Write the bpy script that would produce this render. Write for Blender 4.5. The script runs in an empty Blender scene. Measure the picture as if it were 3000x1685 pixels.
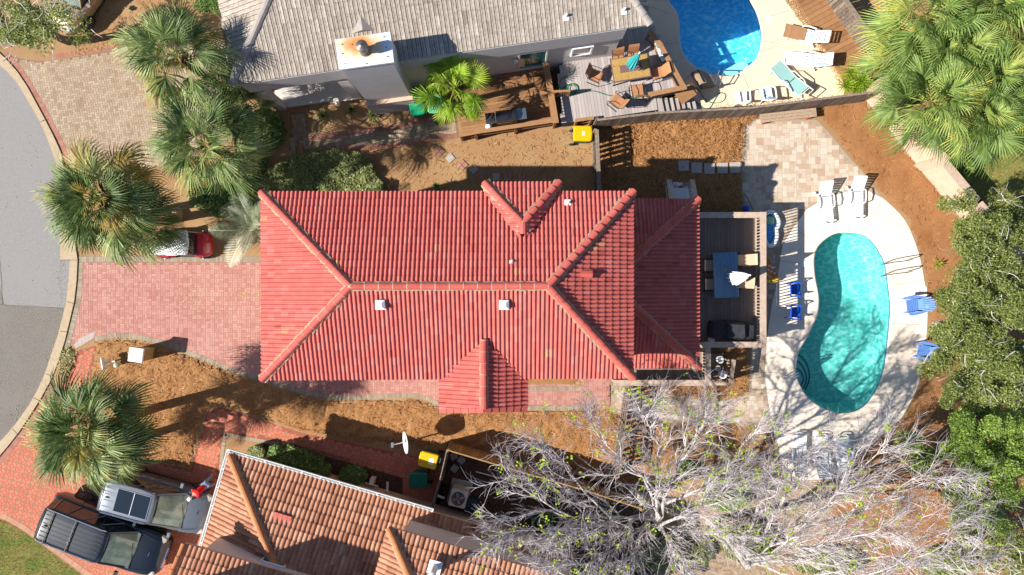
import bpy, math, random
from math import sin, cos, pi, radians, sqrt, atan2
from mathutils import Vector, Matrix, noise
from mathutils.geometry import tessellate_polygon

# ------------------------------------------------------------------ camera, world, sun, exposure
S = bpy.context.scene
H = 32.0            # camera height (m)
F = 2112.0          # focal length in pixels of the 3000 px wide photograph
C = bpy.data.collections.new("scene"); S.collection.children.link(C)
cam = bpy.data.cameras.new("camera"); camo = bpy.data.objects.new("camera", cam); C.objects.link(camo)
camo.location = (0, 0, H); camo.rotation_euler = (0, 0, 0)
cam.sensor_fit = 'HORIZONTAL'; cam.sensor_width = 36.0; cam.lens = 36.0 * F / 3000.0
cam.clip_start = 0.1; cam.clip_end = 500
S.camera = camo
SUN_EL, SUN_AZ = radians(39.0), radians(195.0)       # direction TO the sun, math angle in the xy plane
to_sun = Vector((cos(SUN_AZ) * cos(SUN_EL), sin(SUN_AZ) * cos(SUN_EL), sin(SUN_EL)))
w = bpy.data.worlds.new("World"); S.world = w; w.use_nodes = True
nt = w.node_tree
sky = nt.nodes.new('ShaderNodeTexSky'); sky.sky_type = 'NISHITA'; sky.sun_disc = False
sky.sun_elevation = SUN_EL; sky.sun_rotation = (pi / 2 - SUN_AZ) % (2 * pi)
sky.ozone_density = 4.0; sky.dust_density = 0.2
bg = nt.nodes['Background']; bg.inputs['Strength'].default_value = 0.078
nt.links.new(sky.outputs['Color'], bg.inputs['Color'])
sl = bpy.data.lights.new("sun", 'SUN'); sl.energy = 5.0; sl.angle = radians(0.53); sl.color = (1.0, 0.95, 0.88)
so = bpy.data.objects.new("sun", sl); C.objects.link(so)
so.rotation_euler = (-to_sun).to_track_quat('-Z', 'Y').to_euler(); so.location = (-20, -10, 25)
S.view_settings.view_transform = 'Standard'; S.view_settings.look = 'None'
S.view_settings.exposure = 0.85; S.view_settings.gamma = 1.0
try:
    S.cycles.max_bounces = 6; S.cycles.diffuse_bounces = 3; S.cycles.transparent_max_bounces = 16
except Exception: pass

R = random.Random(7)
def P(px, py, z=0.0):
    """a pixel of the photograph, on the level z, as a point of the place"""
    return Vector(((px - 1500.0) * (H - z) / F, (842.5 - py) * (H - z) / F, z))
def PP(pts, z=0.0): return [P(x, y, z) for x, y in pts]
def lin(c):
    c /= 255.0
    return c / 12.92 if c <= 0.04045 else ((c + 0.055) / 1.055) ** 2.4
def L(r, g, b, k=1.62): return (lin(r) / k, lin(g) / k, lin(b) / k)
def U(a, b): return R.uniform(a, b)

# ------------------------------------------------------------------ mesh builder
class MB:
    def __init__(s): s.v = []; s.f = []; s.t = []
    def add(s, vs, fs, t=0.5):
        o = len(s.v); s.v.extend([tuple(p) for p in vs])
        for q in fs: s.f.append(tuple(i + o for i in q)); s.t.append(t)
        return s
    def poly(s, pts, t=0.5): return s.add(pts, [tuple(range(len(pts)))], t)
    def box(s, c, size, rz=0.0, t=0.5, M=None):
        x, y, z = size[0] / 2, size[1] / 2, size[2] / 2
        vs = [Vector((a * x, b * y, d * z)) for d in (-1, 1) for a, b in ((-1, -1), (1, -1), (1, 1), (-1, 1))]
        m = M if M is not None else Matrix.Rotation(rz, 3, 'Z')
        vs = [m @ p + Vector(c) for p in vs]
        return s.add(vs, [(3, 2, 1, 0), (4, 5, 6, 7), (0, 1, 5, 4), (1, 2, 6, 5), (2, 3, 7, 6), (3, 0, 4, 7)], t)
    def bar(s, a, b, w, h, t=0.5, up=Vector((0, 0, 1))):
        a = Vector(a); b = Vector(b); d = (b - a)
        if d.length < 1e-6: return s
        x = d.normalized(); y = up.cross(x)
        if y.length < 1e-4: y = Vector((0, 1, 0)).cross(x)
        y.normalize(); z = x.cross(y)
        M = Matrix((x, y, z)).transposed()
        return s.box((a + b) / 2, (d.length, w, h), 0, t, M)
    def tube(s, pts, r, n=6, t=0.5, cap=True):
        pts = [Vector(p) for p in pts]; k = len(pts)
        if not isinstance(r, (list, tuple)): r = [r] * k
        vs = []; prev = None
        for i, p in enumerate(pts):
            d = (pts[min(i + 1, k - 1)] - pts[max(i - 1, 0)])
            if d.length < 1e-7: d = Vector((0, 0, 1))
            d.normalize()
            if prev is None:
                a = Vector((0, 0, 1)) if abs(d.z) < 0.9 else Vector((1, 0, 0))
                x = d.cross(a).normalized()
            else:
                x = (prev - d * prev.dot(d))
                x = x.normalized() if x.length > 1e-5 else d.orthogonal().normalized()
            prev = x; y = d.cross(x)
            for j in range(n):
                a = 2 * pi * j / n
                vs.append(p + (x * cos(a) + y * sin(a)) * r[i])
        fs = []
        for i in range(k - 1):
            for j in range(n):
                j2 = (j + 1) % n
                fs.append((i * n + j, i * n + j2, (i + 1) * n + j2, (i + 1) * n + j))
        if cap:
            fs.append(tuple(range(n - 1, -1, -1))); fs.append(tuple((k - 1) * n + j for j in range(n)))
        return s.add(vs, fs, t)
    def lathe(s, c, prof, n=20, t=0.5, M=None):
        """prof: (radius, z) from bottom to top"""
        vs = []; c = Vector(c)
        for r_, z in prof:
            for j in range(n):
                p = Vector((r_ * cos(2 * pi * j / n), r_ * sin(2 * pi * j / n), z))
                if M is not None: p = M @ p
                vs.append(p + c)
        fs = []
        for i in range(len(prof) - 1):
            for j in range(n):
                j2 = (j + 1) % n
                fs.append((i * n + j, i * n + j2, (i + 1) * n + j2, (i + 1) * n + j))
        fs.append(tuple(range(n - 1, -1, -1))); fs.append(tuple((len(prof) - 1) * n + j for j in range(n)))
        return s.add(vs, fs, t)
    def ball(s, c, r, n=10, t=0.5):
        if not isinstance(r, (tuple, list)): r = (r, r, r)
        prof = [(sin(pi * i / n), -cos(pi * i / n)) for i in range(n + 1)]
        prof[0] = (0.02, -1); prof[-1] = (0.02, 1)
        M = Matrix.Diagonal(r)
        return s.lathe(c, prof, max(8, n), t, M)
    def prism(s, pts, z0, z1, t=0.5):
        """pts: xy outline (any winding); closed slab between z0 and z1"""
        n = len(pts)
        a = sum(pts[i][0] * pts[(i + 1) % n][1] - pts[(i + 1) % n][0] * pts[i][1] for i in range(n))
        if a < 0: pts = pts[::-1]
        vs = [(p[0], p[1], z0) for p in pts] + [(p[0], p[1], z1) for p in pts]
        fs = [(i, (i + 1) % n, n + (i + 1) % n, n + i) for i in range(n)]
        tr = tessellate_polygon([[Vector((p[0], p[1], 0)) for p in pts]])
        for q in tr:
            q = ccw(q, pts)
            fs.append(tuple(i + n for i in q)); fs.append(tuple(q[::-1]))
        return s.add(vs, fs, t)
    def sheet(s, pts, z, holes=(), t=0.5):
        loops = [pts] + list(holes)
        flat = [Vector((p[0], p[1], 0)) for lp in loops for p in lp]
        tr = tessellate_polygon([[Vector((p[0], p[1], 0)) for p in lp] for lp in loops])
        fs = [tuple(ccw(q, flat)) for q in tr]
        return s.add([(p.x, p.y, z) for p in flat], fs, t)
    def loft(s, rings, t=0.5, caps=True, close=True):
        n = len(rings[0]); vs = [p for r_ in rings for p in r_]; fs = []
        for i in range(len(rings) - 1):
            for j in range(n if close else n - 1):
                j2 = (j + 1) % n
                fs.append((i * n + j, i * n + j2, (i + 1) * n + j2, (i + 1) * n + j))
        if caps: fs.append(tuple(range(n - 1, -1, -1))); fs.append(tuple((len(rings) - 1) * n + j for j in range(n)))
        return s.add(vs, fs, t)

def ccw(q, pts):
    a, b, c = (pts[i] for i in q[:3])
    ar = (b[0] - a[0]) * (c[1] - a[1]) - (c[0] - a[0]) * (b[1] - a[1])
    return list(q) if ar > 0 else list(q)[::-1]
def inside(p, poly):
    x, y = p[0], p[1]; r_ = False; n = len(poly); j = n - 1
    for i in range(n):
        xi, yi, xj, yj = poly[i][0], poly[i][1], poly[j][0], poly[j][1]
        if (yi > y) != (yj > y) and x < (xj - xi) * (y - yi) / (yj - yi) + xi: r_ = not r_
        j = i
    return r_
def smooth_loop(pts, n=6, closed=True):
    pts = [Vector((p[0], p[1], p[2] if len(p) > 2 else 0)) for p in pts]; out = []; k = len(pts)
    for i in range(k if closed else k - 1):
        p0, p1, p2, p3 = (pts[(i - 1) % k] if closed or i > 0 else pts[0]), pts[i], pts[(i + 1) % k], (pts[(i + 2) % k] if closed or i + 2 < k else pts[-1])
        for j in range(n):
            t = j / n
            out.append(0.5 * ((2 * p1) + (-p0 + p2) * t + (2 * p0 - 5 * p1 + 4 * p2 - p3) * t * t + (-p0 + 3 * p1 - 3 * p2 + p3) * t ** 3))
    if not closed: out.append(pts[-1])
    return out

def obj(name, mb, mat, parent=None, world=False, smooth=False, label=None):
    me = bpy.data.meshes.new(name)
    vs = mb.v
    if parent is not None and world:
        l = parent.location; vs = [(a - l.x, b - l.y, c - l.z) for a, b, c in vs]
    me.from_pydata(vs, [], mb.f)
    at = me.attributes.new("tint", 'FLOAT', 'FACE'); at.data.foreach_set("value", mb.t)
    me.materials.append(mat)
    if smooth: me.polygons.foreach_set("use_smooth", [True] * len(me.polygons))
    me.update()
    o = bpy.data.objects.new(name, me); C.objects.link(o)
    if parent is not None: o.parent = parent
    if label: o['label'] = label
    return o
def tag(o, label, cat, group=None):
    o['label'] = label; o['category'] = cat
    if group: o['group'] = group
    return o
def thing(name, label, cat, loc=(0, 0, 0), rz=0.0, group=None):
    o = bpy.data.objects.new(name, None); o.empty_display_size = 0.2; C.objects.link(o)
    o.location = loc; o.rotation_euler = (0, 0, rz)
    return tag(o, label, cat, group)
def struct(name, mb, mat, kind='structure', smooth=False):
    o = obj(name, mb, mat, smooth=smooth); o['kind'] = kind; return o
KIDS = {}
def copy_thing(src, label, loc, rz=0.0, group=None, scale=None, cat=None):
    def cp(o, par):
        c = o.copy(); C.objects.link(c)
        if par is not None: c.parent = par
        for ch in list(o.children): cp(ch, c)
        return c
    r_ = cp(src, None); r_.location = loc; r_.rotation_euler = (0, 0, rz)
    if scale: r_.scale = (scale, scale, scale)
    r_['label'] = label
    if group: r_['group'] = group
    return r_

# ------------------------------------------------------------------ materials
def M_(name, c1, c2=None, scale=6.0, detail=4.0, rough=0.8, bump=0.0, bscale=None, metal=0.0, spec=0.35, coat=0.0,
       tint=None, ramp=(0.35, 0.65), world=False, stretch=None, transl=0.0, emis=None, tintmode='mix', c3=None, s3=0.6, alpha=None, blotch=None):
    m = bpy.data.materials.new(name); m.use_nodes = True; n = m.node_tree.nodes; l = m.node_tree.links
    b = n['Principled BSDF']; b.inputs['Roughness'].default_value = rough; b.inputs['Metallic'].default_value = metal
    b.inputs['Specular IOR Level'].default_value = spec; b.inputs['Coat Weight'].default_value = coat
    b.inputs['Coat Roughness'].default_value = 0.05
    def rgb(c): return (c[0], c[1], c[2], 1)
    if world:
        tc = n.new('ShaderNodeNewGeometry').outputs['Position']
    else:
        tc = n.new('ShaderNodeTexCoord').outputs['Object']
    if stretch:
        mp = n.new('ShaderNodeMapping'); mp.inputs['Scale'].default_value = stretch; l.new(tc, mp.inputs['Vector']); tcs = mp.outputs['Vector']
    else: tcs = tc
    out = None
    if c2 is not None:
        nz = n.new('ShaderNodeTexNoise'); nz.inputs['Scale'].default_value = scale; nz.inputs['Detail'].default_value = detail
        nz.inputs['Roughness'].default_value = 0.65; l.new(tcs, nz.inputs['Vector'])
        rp = n.new('ShaderNodeMapRange'); rp.inputs['From Min'].default_value = ramp[0]; rp.inputs['From Max'].default_value = ramp[1]
        l.new(nz.outputs['Fac'], rp.inputs['Value'])
        mx = n.new('ShaderNodeMix'); mx.data_type = 'RGBA'; l.new(rp.outputs['Result'], mx.inputs['Factor'])
        mx.inputs['A'].default_value = rgb(c1); mx.inputs['B'].default_value = rgb(c2); out = mx.outputs['Result']
    if c3 is not None:     # large soft patches of a third colour (wear, stains)
        nz3 = n.new('ShaderNodeTexNoise'); nz3.inputs['Scale'].default_value = s3; nz3.inputs['Detail'].default_value = 5; l.new(tc, nz3.inputs['Vector'])
        rp3 = n.new('ShaderNodeMapRange'); rp3.inputs['From Min'].default_value = 0.48; rp3.inputs['From Max'].default_value = 0.72; l.new(nz3.outputs['Fac'], rp3.inputs['Value'])
        mx3 = n.new('ShaderNodeMix'); mx3.data_type = 'RGBA'; l.new(rp3.outputs['Result'], mx3.inputs['Factor'])
        if out: l.new(out, mx3.inputs['A'])
        else: mx3.inputs['A'].default_value = rgb(c1)
        mx3.inputs['B'].default_value = rgb(c3); out = mx3.outputs['Result']
    if tint is not None:   # tint: list of (position, colour); per face variation, on some roofs also shifted by sun side
        a = n.new('ShaderNodeAttribute'); a.attribute_name = 'tint'
        cr = n.new('ShaderNodeValToRGB'); e = cr.color_ramp.elements
        e[0].position = tint[0][0]; e[0].color = rgb(tint[0][1]); e[1].position = tint[-1][0]; e[1].color = rgb(tint[-1][1])
        for pp, cc in tint[1:-1]:
            x = e.new(pp); x.color = rgb(cc)
        l.new(a.outputs['Fac'], cr.inputs['Fac'])
        if out:
            mm = n.new('ShaderNodeMix'); mm.data_type = 'RGBA'; mm.blend_type = 'MULTIPLY'; mm.inputs['Factor'].default_value = 1.0
            l.new(out, mm.inputs['A']); l.new(cr.outputs['Color'], mm.inputs['B']); out = mm.outputs['Result']
        else: out = cr.outputs['Color']
    if out: l.new(out, b.inputs['Base Color'])
    else: b.inputs['Base Color'].default_value = rgb(c1)
    if bump:
        nb = n.new('ShaderNodeTexNoise'); nb.inputs['Scale'].default_value = bscale or scale * 2; nb.inputs['Detail'].default_value = 5
        l.new(tcs, nb.inputs['Vector'])
        bp = n.new('ShaderNodeBump'); bp.inputs['Strength'].default_value = 1.0; bp.inputs['Distance'].default_value = bump
        l.new(nb.outputs['Fac'], bp.inputs['Height']); l.new(bp.outputs['Normal'], b.inputs['Normal'])
    if transl:
        tr = n.new('ShaderNodeBsdfTranslucent'); ms = n.new('ShaderNodeMixShader'); ms.inputs['Fac'].default_value = transl
        if out: l.new(out, tr.inputs['Color'])
        else: tr.inputs['Color'].default_value = rgb(c1)
        l.new(b.outputs['BSDF'], ms.inputs[1]); l.new(tr.outputs['BSDF'], ms.inputs[2])
        l.new(ms.outputs['Shader'], n['Material Output'].inputs['Surface'])
    return m
def sc(c, k): return tuple(x * k for x in c)
W1 = (1, 1, 1)
asph = M_('asphalt_light', L(198, 193, 188, 1.9), L(160, 156, 152, 1.9), 30, 9, 0.9, 0.005, 90, world=True, c3=L(184, 178, 172, 1.9), s3=0.35)
asph2 = M_('asphalt_old', L(186, 176, 162, 1.8), L(108, 102, 96, 1.8), 28, 9, 0.95, 0.008, 90, world=True, c3=L(160, 151, 140, 1.8), s3=0.9)
curb_m = M_('curb_concrete', L(240, 216, 180, 1.9), L(222, 194, 156, 1.9), 9, 6, 0.9, 0.003, 60, world=True)
straw_g = M_('dry_lawn', L(220, 176, 128, 1.6), L(168, 122, 80), 26, 8, 0.95, 0.03, 40, world=True, c3=L(206, 170, 122), s3=0.5, ramp=(0.3, 0.7))
straw_m = M_('pine_straw', L(226, 170, 112, 1.5), L(150, 98, 54), 30, 9, 0.95, 0.03, 60, world=True, c3=L(186, 130, 78), s3=0.9, ramp=(0.34, 0.66))
straw_e = M_('pine_straw_east', L(214, 156, 102, 1.5), L(150, 98, 58), 30, 9, 0.95, 0.03, 60, world=True, c3=L(178, 120, 72), s3=0.7, ramp=(0.34, 0.66))
needle_m = M_('needle', W1, tint=[(0, L(130, 78, 36)), (0.5, L(206, 142, 80)), (1, L(238, 186, 124))], rough=0.8)
grass_m = M_('grass', L(150, 158, 68), L(172, 140, 84), 3.5, 8, 0.95, 0.04, 30, world=True, c3=L(120, 140, 50), s3=1.2)
red_pav = M_('red_paver', (1.02, 1, 1), (0.9, 0.86, 0.86), 1.2, 5, 0.85, 0.002, 80, world=True, c3=(1.05, 1.14, 1.14), s3=0.35, tint=[(0, L(206, 142, 126)), (0.5, L(220, 160, 144)), (1, L(228, 172, 156))])
red_joint = M_('red_joint', L(176, 116, 104), L(196, 150, 136), 5, 5, 0.9, world=True)
tan_pav = M_('tan_paver', (1, 1, 1), (0.86, 0.85, 0.84), 0.9, 5, 0.85, 0.002, 80, world=True, tint=[(0, L(188, 160, 128)), (0.5, L(206, 180, 150)), (1, L(216, 196, 168))])
tan_joint = M_('tan_joint', L(150, 118, 92), L(170, 140, 110), 5, 5, 0.9, world=True)
oct_pav = M_('salmon_paver', (1, 1, 1), (0.9, 0.88, 0.86), 1.6, 5, 0.85, world=True, tint=[(0, L(176, 148, 116)), (0.25, L(180, 152, 120)), (0.3, L(224, 132, 100)), (1, L(238, 150, 118))])
oct_joint = M_('salmon_joint', L(176, 96, 72), L(190, 110, 84), 5, 5, 0.9, world=True)
bord_pav = M_('border_paver', (1, 1, 1), (0.85, 0.85, 0.85), 2.5, 5, 0.85, world=True, tint=[(0, L(176, 158, 134)), (1, L(204, 188, 162))])
bord_red = M_('border_red_paver', (1, 1, 1), (0.85, 0.85, 0.85), 2.5, 5, 0.85, world=True, tint=[(0, L(196, 128, 108)), (1, L(214, 152, 130))])
tumb = M_('tumbled_paver', (1, 1, 1), (0.93, 0.92, 0.9), 6, 5, 0.85, 0.003, 40, world=True, tint=[(0, L(212, 178, 150)), (0.3, L(228, 202, 176)), (0.7, L(236, 218, 196)), (1, L(240, 228, 208))])
tumb_j = M_('tumbled_joint', L(200, 180, 156), L(188, 164, 140), 5, 5, 0.9, world=True)
conc = M_('pool_deck_concrete', L(252, 238, 220, 1.22), L(246, 228, 208, 1.22), 3, 6, 0.85, 0.001, 80, world=True, c3=L(240, 220, 198, 1.25), s3=0.5)
conc2 = M_('peach_concrete', L(250, 224, 194, 1.3), L(246, 216, 184, 1.3), 3, 6, 0.85, 0.001, 80, world=True)
sand_m = M_('bare_sand', L(214, 188, 158), L(160, 128, 98), 5, 8, 0.95, 0.02, 30, world=True)
soil_m = M_('dark_mulch', L(120, 92, 74), L(70, 50, 38), 8, 8, 0.95, 0.03, 30, world=True)
joint_m = M_('saw_joint', L(196, 172, 146))
stone_m = M_('stepping_stone', L(214, 206, 196), L(190, 180, 170), 8, 5, 0.9, 0.003)
redt = dict(scale=3.0, detail=6, rough=0.75, spec=0.3, world=True)
red_roof = M_('red_tile', (1, 1, 1), (0.9, 0.84, 0.84), tint=[(0, (0.38, 0.080, 0.062)), (0.12, (0.46, 0.104, 0.082)), (0.8, (0.52, 0.132, 0.106)), (0.95, (0.53, 0.175, 0.145)), (1, (0.52, 0.25, 0.12))], **redt)
red_cap = M_('red_cap', (1, 1, 1), (0.86, 0.8, 0.8), tint=[(0, (0.44, 0.090, 0.068)), (0.93, (0.51, 0.115, 0.088)), (0.97, (0.55, 0.38, 0.27)), (1, (0.55, 0.38, 0.27))], **redt)
terra = M_('terracotta_tile', (1, 1, 1), (0.78, 0.72, 0.7), tint=[(0, (0.29, 0.13, 0.075)), (0.3, (0.42, 0.195, 0.115)), (0.7, (0.51, 0.26, 0.155)), (1, (0.58, 0.34, 0.22))], scale=7, detail=7, rough=0.85, spec=0.2, world=True)
terra_cap = M_('terracotta_cap', (1, 1, 1), (0.82, 0.78, 0.74), tint=[(0, (0.46, 0.18, 0.075)), (1, (0.52, 0.23, 0.10))], scale=5, detail=7, rough=0.85, spec=0.2, world=True)
gtile = M_('greige_tile', (1, 1, 1), (0.62, 0.6, 0.6), tint=[(0, (0.26, 0.22, 0.18)), (0.3, (0.36, 0.305, 0.25)), (0.8, (0.43, 0.37, 0.305)), (0.97, (0.50, 0.44, 0.37)), (1, (0.5, 0.36, 0.2))], scale=9, detail=6, rough=0.9, spec=0.2, world=True, ramp=(0.45, 0.7))
gcap = M_('greige_cap', (0.27, 0.235, 0.21), (0.36, 0.32, 0.28), 5, 6, 0.9, world=True)
mortar = M_('mortar', L(214, 186, 150), L(160, 140, 116), 14, 5, 0.95, 0.01, 30, world=True)
stucco = M_('stucco', (0.62, 0.57, 0.52), (0.56, 0.52, 0.48), 3, 6, 0.95, 0.004, 60, world=True)
stucco2 = M_('stucco_grey', (0.5, 0.47, 0.46), (0.45, 0.42, 0.42), 3, 6, 0.95, 0.004, 60, world=True)
peach_w = M_('stucco_peach', (0.60, 0.43, 0.31), (0.52, 0.37, 0.27), 3, 6, 0.95, 0.004, 60, world=True)
white_m = M_('white_paint', (0.78, 0.78, 0.78), (0.7, 0.7, 0.69), 8, 4, 0.6)
dark_m = M_('dark_void', (0.03, 0.03, 0.035), rough=0.9)
wood_br = M_('brown_deck', (1, 1, 1), (0.85, 0.82, 0.8), 5, 5, 0.75, world=True, tint=[(0, L(168, 120, 78)), (1, L(196, 146, 100))], stretch=(1, 1, 1))
wood_gr = M_('grey_deck', (1, 1, 1), (0.92, 0.92, 0.93), 5, 5, 0.75, world=True, tint=[(0, L(196, 184, 178)), (1, L(220, 208, 202))])
wood_tp = M_('taupe_deck', (1, 1, 1), (0.9, 0.9, 0.9), 5, 5, 0.75, world=True, tint=[(0, L(150, 134, 122)), (1, L(172, 154, 140))])
rail_m = M_('rail_beige', L(232, 206, 184), L(214, 184, 160), 6, 5, 0.8, world=True)
weath = M_('weathered_wood', (1, 1, 1), (0.6, 0.58, 0.56), 9, 7, 0.9, 0.004, 30, world=True, tint=[(0, L(128, 112, 100)), (1, L(184, 164, 146))], ramp=(0.4, 0.6))
weath2 = M_('tan_fence_wood', (1, 1, 1), (0.7, 0.66, 0.6), 9, 7, 0.9, 0.004, 30, world=True, tint=[(0, L(168, 134, 84)), (1, L(204, 166, 108))], ramp=(0.4, 0.6))
benchw = M_('bench_wood', L(226, 200, 170), L(168, 138, 110), 9, 7, 0.85, 0.003, 30, stretch=(1, 8, 8))
plas_w = M_('white_plastic', (0.8, 0.8, 0.8), rough=0.4)
plas_b = M_('blue_plastic', (0.01, 0.09, 0.50), rough=0.35)
plas_lb = M_('light_blue_plastic', L(126, 172, 244), L(110, 156, 236), 5, 4, 0.5)
sling_tan = M_('tan_sling', L(214, 154, 108), L(196, 136, 94), 40, 3, 0.8)
sling_be = M_('beige_sling', L(236, 208, 176), L(222, 190, 156), 40, 3, 0.8)
sling_teal = M_('teal_sling', L(176, 222, 214), L(160, 210, 204), 20, 3, 0.7)
metal_dk = M_('dark_metal', (0.05, 0.045, 0.04), rough=0.4, metal=0.6)
metal_w = M_('cream_metal', (0.7, 0.66, 0.58), rough=0.4)
steel = M_('stainless', (0.6, 0.6, 0.6), rough=0.18, metal=1.0)
cloth_blk = M_('black_cover', (0.022, 0.022, 0.026), (0.035, 0.035, 0.04), 5, 4, 0.75, 0.02, 8)
cloth_w = M_('white_canvas', (0.8, 0.8, 0.8), (0.72, 0.72, 0.74), 5, 4, 0.9)
cloth_teal = M_('teal_canvas', L(70, 196, 198), L(50, 170, 176), 6, 4, 0.9)
floral = M_('floral_cloth', (0.8, 0.8, 0.78), L(60, 150, 205), 9, 3, 0.9, ramp=(0.52, 0.6), c3=L(130, 190, 200), s3=6)
towel = M_('brown_towel', L(206, 156, 112), L(190, 138, 96), 30, 4, 1.0, 0.01, 60)
bluet = M_('blue_table', L(138, 172, 200, 1.5), L(96, 138, 172, 1.5), 12, 6, 0.7, 0.003, 30, stretch=(6, 1, 1))
tabtile = M_('tile_table', L(222, 182, 108), L(196, 152, 84), 18, 5, 0.5)
tabdark = M_('table_edge', L(140, 112, 108), rough=0.5)
bin_y = M_('yellow_lid', L(255, 202, 10, 1.5), rough=0.4)
bin_g = M_('green_bin', (0.0, 0.10, 0.065), rough=0.45)
bin_g2 = M_('bright_green_bin', (0.0, 0.26, 0.13), rough=0.45)
tyre = M_('tyre_rubber', (0.015, 0.015, 0.015), rough=0.8)
rim_m = M_('rim_metal', (0.5, 0.5, 0.5), rough=0.3, metal=0.9)
glass_dk = M_('tinted_glass', (0.012, 0.018, 0.024), rough=0.04, spec=0.6, coat=0.6)
glass_gr = M_('windshield', (0.10, 0.15, 0.115), (0.22, 0.24, 0.18), 2.2, 3, 0.05, spec=0.6, coat=0.6)
glass_teal = M_('teal_glass', (0.01, 0.13, 0.13), rough=0.05, coat=0.5)
paint_gy = M_('grey_paint', (0.115, 0.13, 0.155), rough=0.35, metal=0.35, coat=.8)
paint_bk = M_('black_paint', (0.006, 0.009, 0.016), rough=0.3, metal=0.0, coat=.8)
paint_rd = M_('red_paint', (0.40, 0.008, 0.012), rough=0.25, coat=1.0)
paint_tn = M_('tan_paint', (0.34, 0.24, 0.15), rough=0.3, metal=0.3, coat=0.8)
chrome = M_('chrome', (0.75, 0.75, 0.78), rough=0.12, metal=1.0)
lamp_r = M_('tail_lamp', (0.5, 0.01, 0.01), rough=0.15, coat=0.8)
lamp_w = M_('head_lamp', (0.55, 0.55, 0.52), rough=0.1, coat=0.8)
amber = M_('amber_lamp', (0.7, 0.22, 0.02), rough=0.15, coat=0.8)
bark = M_('palm_bark', L(170, 130, 92), L(104, 76, 54), 14, 6, 0.95, 0.03, 20)
bark_o = M_('oak_bark', (0.16, 0.13, 0.10), (0.09, 0.07, 0.055), 10, 6, 0.95, 0.02, 20)
bark_s = M_('pale_bark', (0.54, 0.50, 0.45), (0.22, 0.19, 0.165), 6, 6, 0.85, 0.006, 20, ramp=(0.42, 0.7))
twig_m = M_('pale_twig', (0.68, 0.62, 0.60), (0.34, 0.29, 0.28), 3, 4, 0.85)
def leafm(name, cols, tr=0.25, rough=0.5): return M_(name, W1, tint=cols, rough=rough, spec=0.4, transl=tr)
palm_l = leafm('palm_leaf', [(0, (0.03, 0.062, 0.012)), (0.35, (0.085, 0.14, 0.03)), (0.62, (0.18, 0.25, 0.07)), (0.8, (0.38, 0.43, 0.17)), (0.9, (0.36, 0.34, 0.06)), (1, (0.34, 0.20, 0.05))], .25, .55)
palm_l2 = leafm('palm_leaf_light', [(0, (0.05, 0.09, 0.015)), (0.4, (0.14, 0.225, 0.045)), (0.75, (0.29, 0.39, 0.10)), (0.92, (0.48, 0.46, 0.09)), (1, (0.42, 0.28, 0.08))], .3, .55)
palm_l3 = leafm('palm_leaf_lime', [(0, (0.10, 0.20, 0.012)), (0.5, (0.22, 0.38, 0.02)), (0.85, (0.40, 0.50, 0.05)), (1, (0.45, 0.38, 0.08))], 0.35)
silver_l = leafm('silver_leaf', [(0, (0.08, 0.11, 0.05)), (0.5, (0.26, 0.31, 0.18)), (1, (0.56, 0.54, 0.38))])
oak_l = leafm('oak_leaf', [(0, (0.08, 0.11, 0.026)), (0.5, (0.22, 0.265, 0.06)), (0.9, (0.40, 0.43, 0.14)), (1, (0.5, 0.46, 0.28))], .35, .45)
oak_l2 = leafm('bright_leaf', [(0, (0.08, 0.14, 0.02)), (0.5, (0.22, 0.33, 0.05)), (1, (0.42, 0.52, 0.12))], .35, .45)
bush_l = leafm('bush_leaf', [(0, (0.045, 0.09, 0.018)), (0.5, (0.12, 0.21, 0.04)), (0.9, (0.26, 0.38, 0.09)), (1, (0.45, 0.5, 0.2))])
ivy_l = leafm('groundcover_leaf', [(0, (0.08, 0.10, 0.025)), (0.5, (0.21, 0.25, 0.07)), (0.9, (0.40, 0.42, 0.15)), (1, (0.55, 0.5, 0.28))])
bud_l = leafm('spring_leaf', [(0, (0.22, 0.38, 0.01)), (1, (0.45, 0.55, 0.03))], 0.35)
bit_m = M_('seed_ball', (0.08, 0.045, 0.025), rough=0.9)
skin_m = M_('skin', (0.5, 0.28, 0.19), rough=0.6)
shirt_m = M_('red_shirt', (0.60, 0.008, 0.012), (0.48, 0.006, 0.01), 8, 3, 0.9)
jean_m = M_('blue_jeans', (0.12, 0.19, 0.32), (0.2, 0.28, 0.42), 8, 4, 0.9)
gutter_m = M_('white_gutter', (0.78, 0.78, 0.76), rough=0.5)
pebble = M_('pebbles', W1, tint=[(0, L(200, 140, 80)), (0.5, L(236, 200, 140)), (1, L(250, 230, 190))], rough=0.8)
rustcap = M_('chimney_cap_metal', (0.66, 0.69, 0.74), (0.60, 0.64, 0.70), 3, 4, 0.5)

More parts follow.
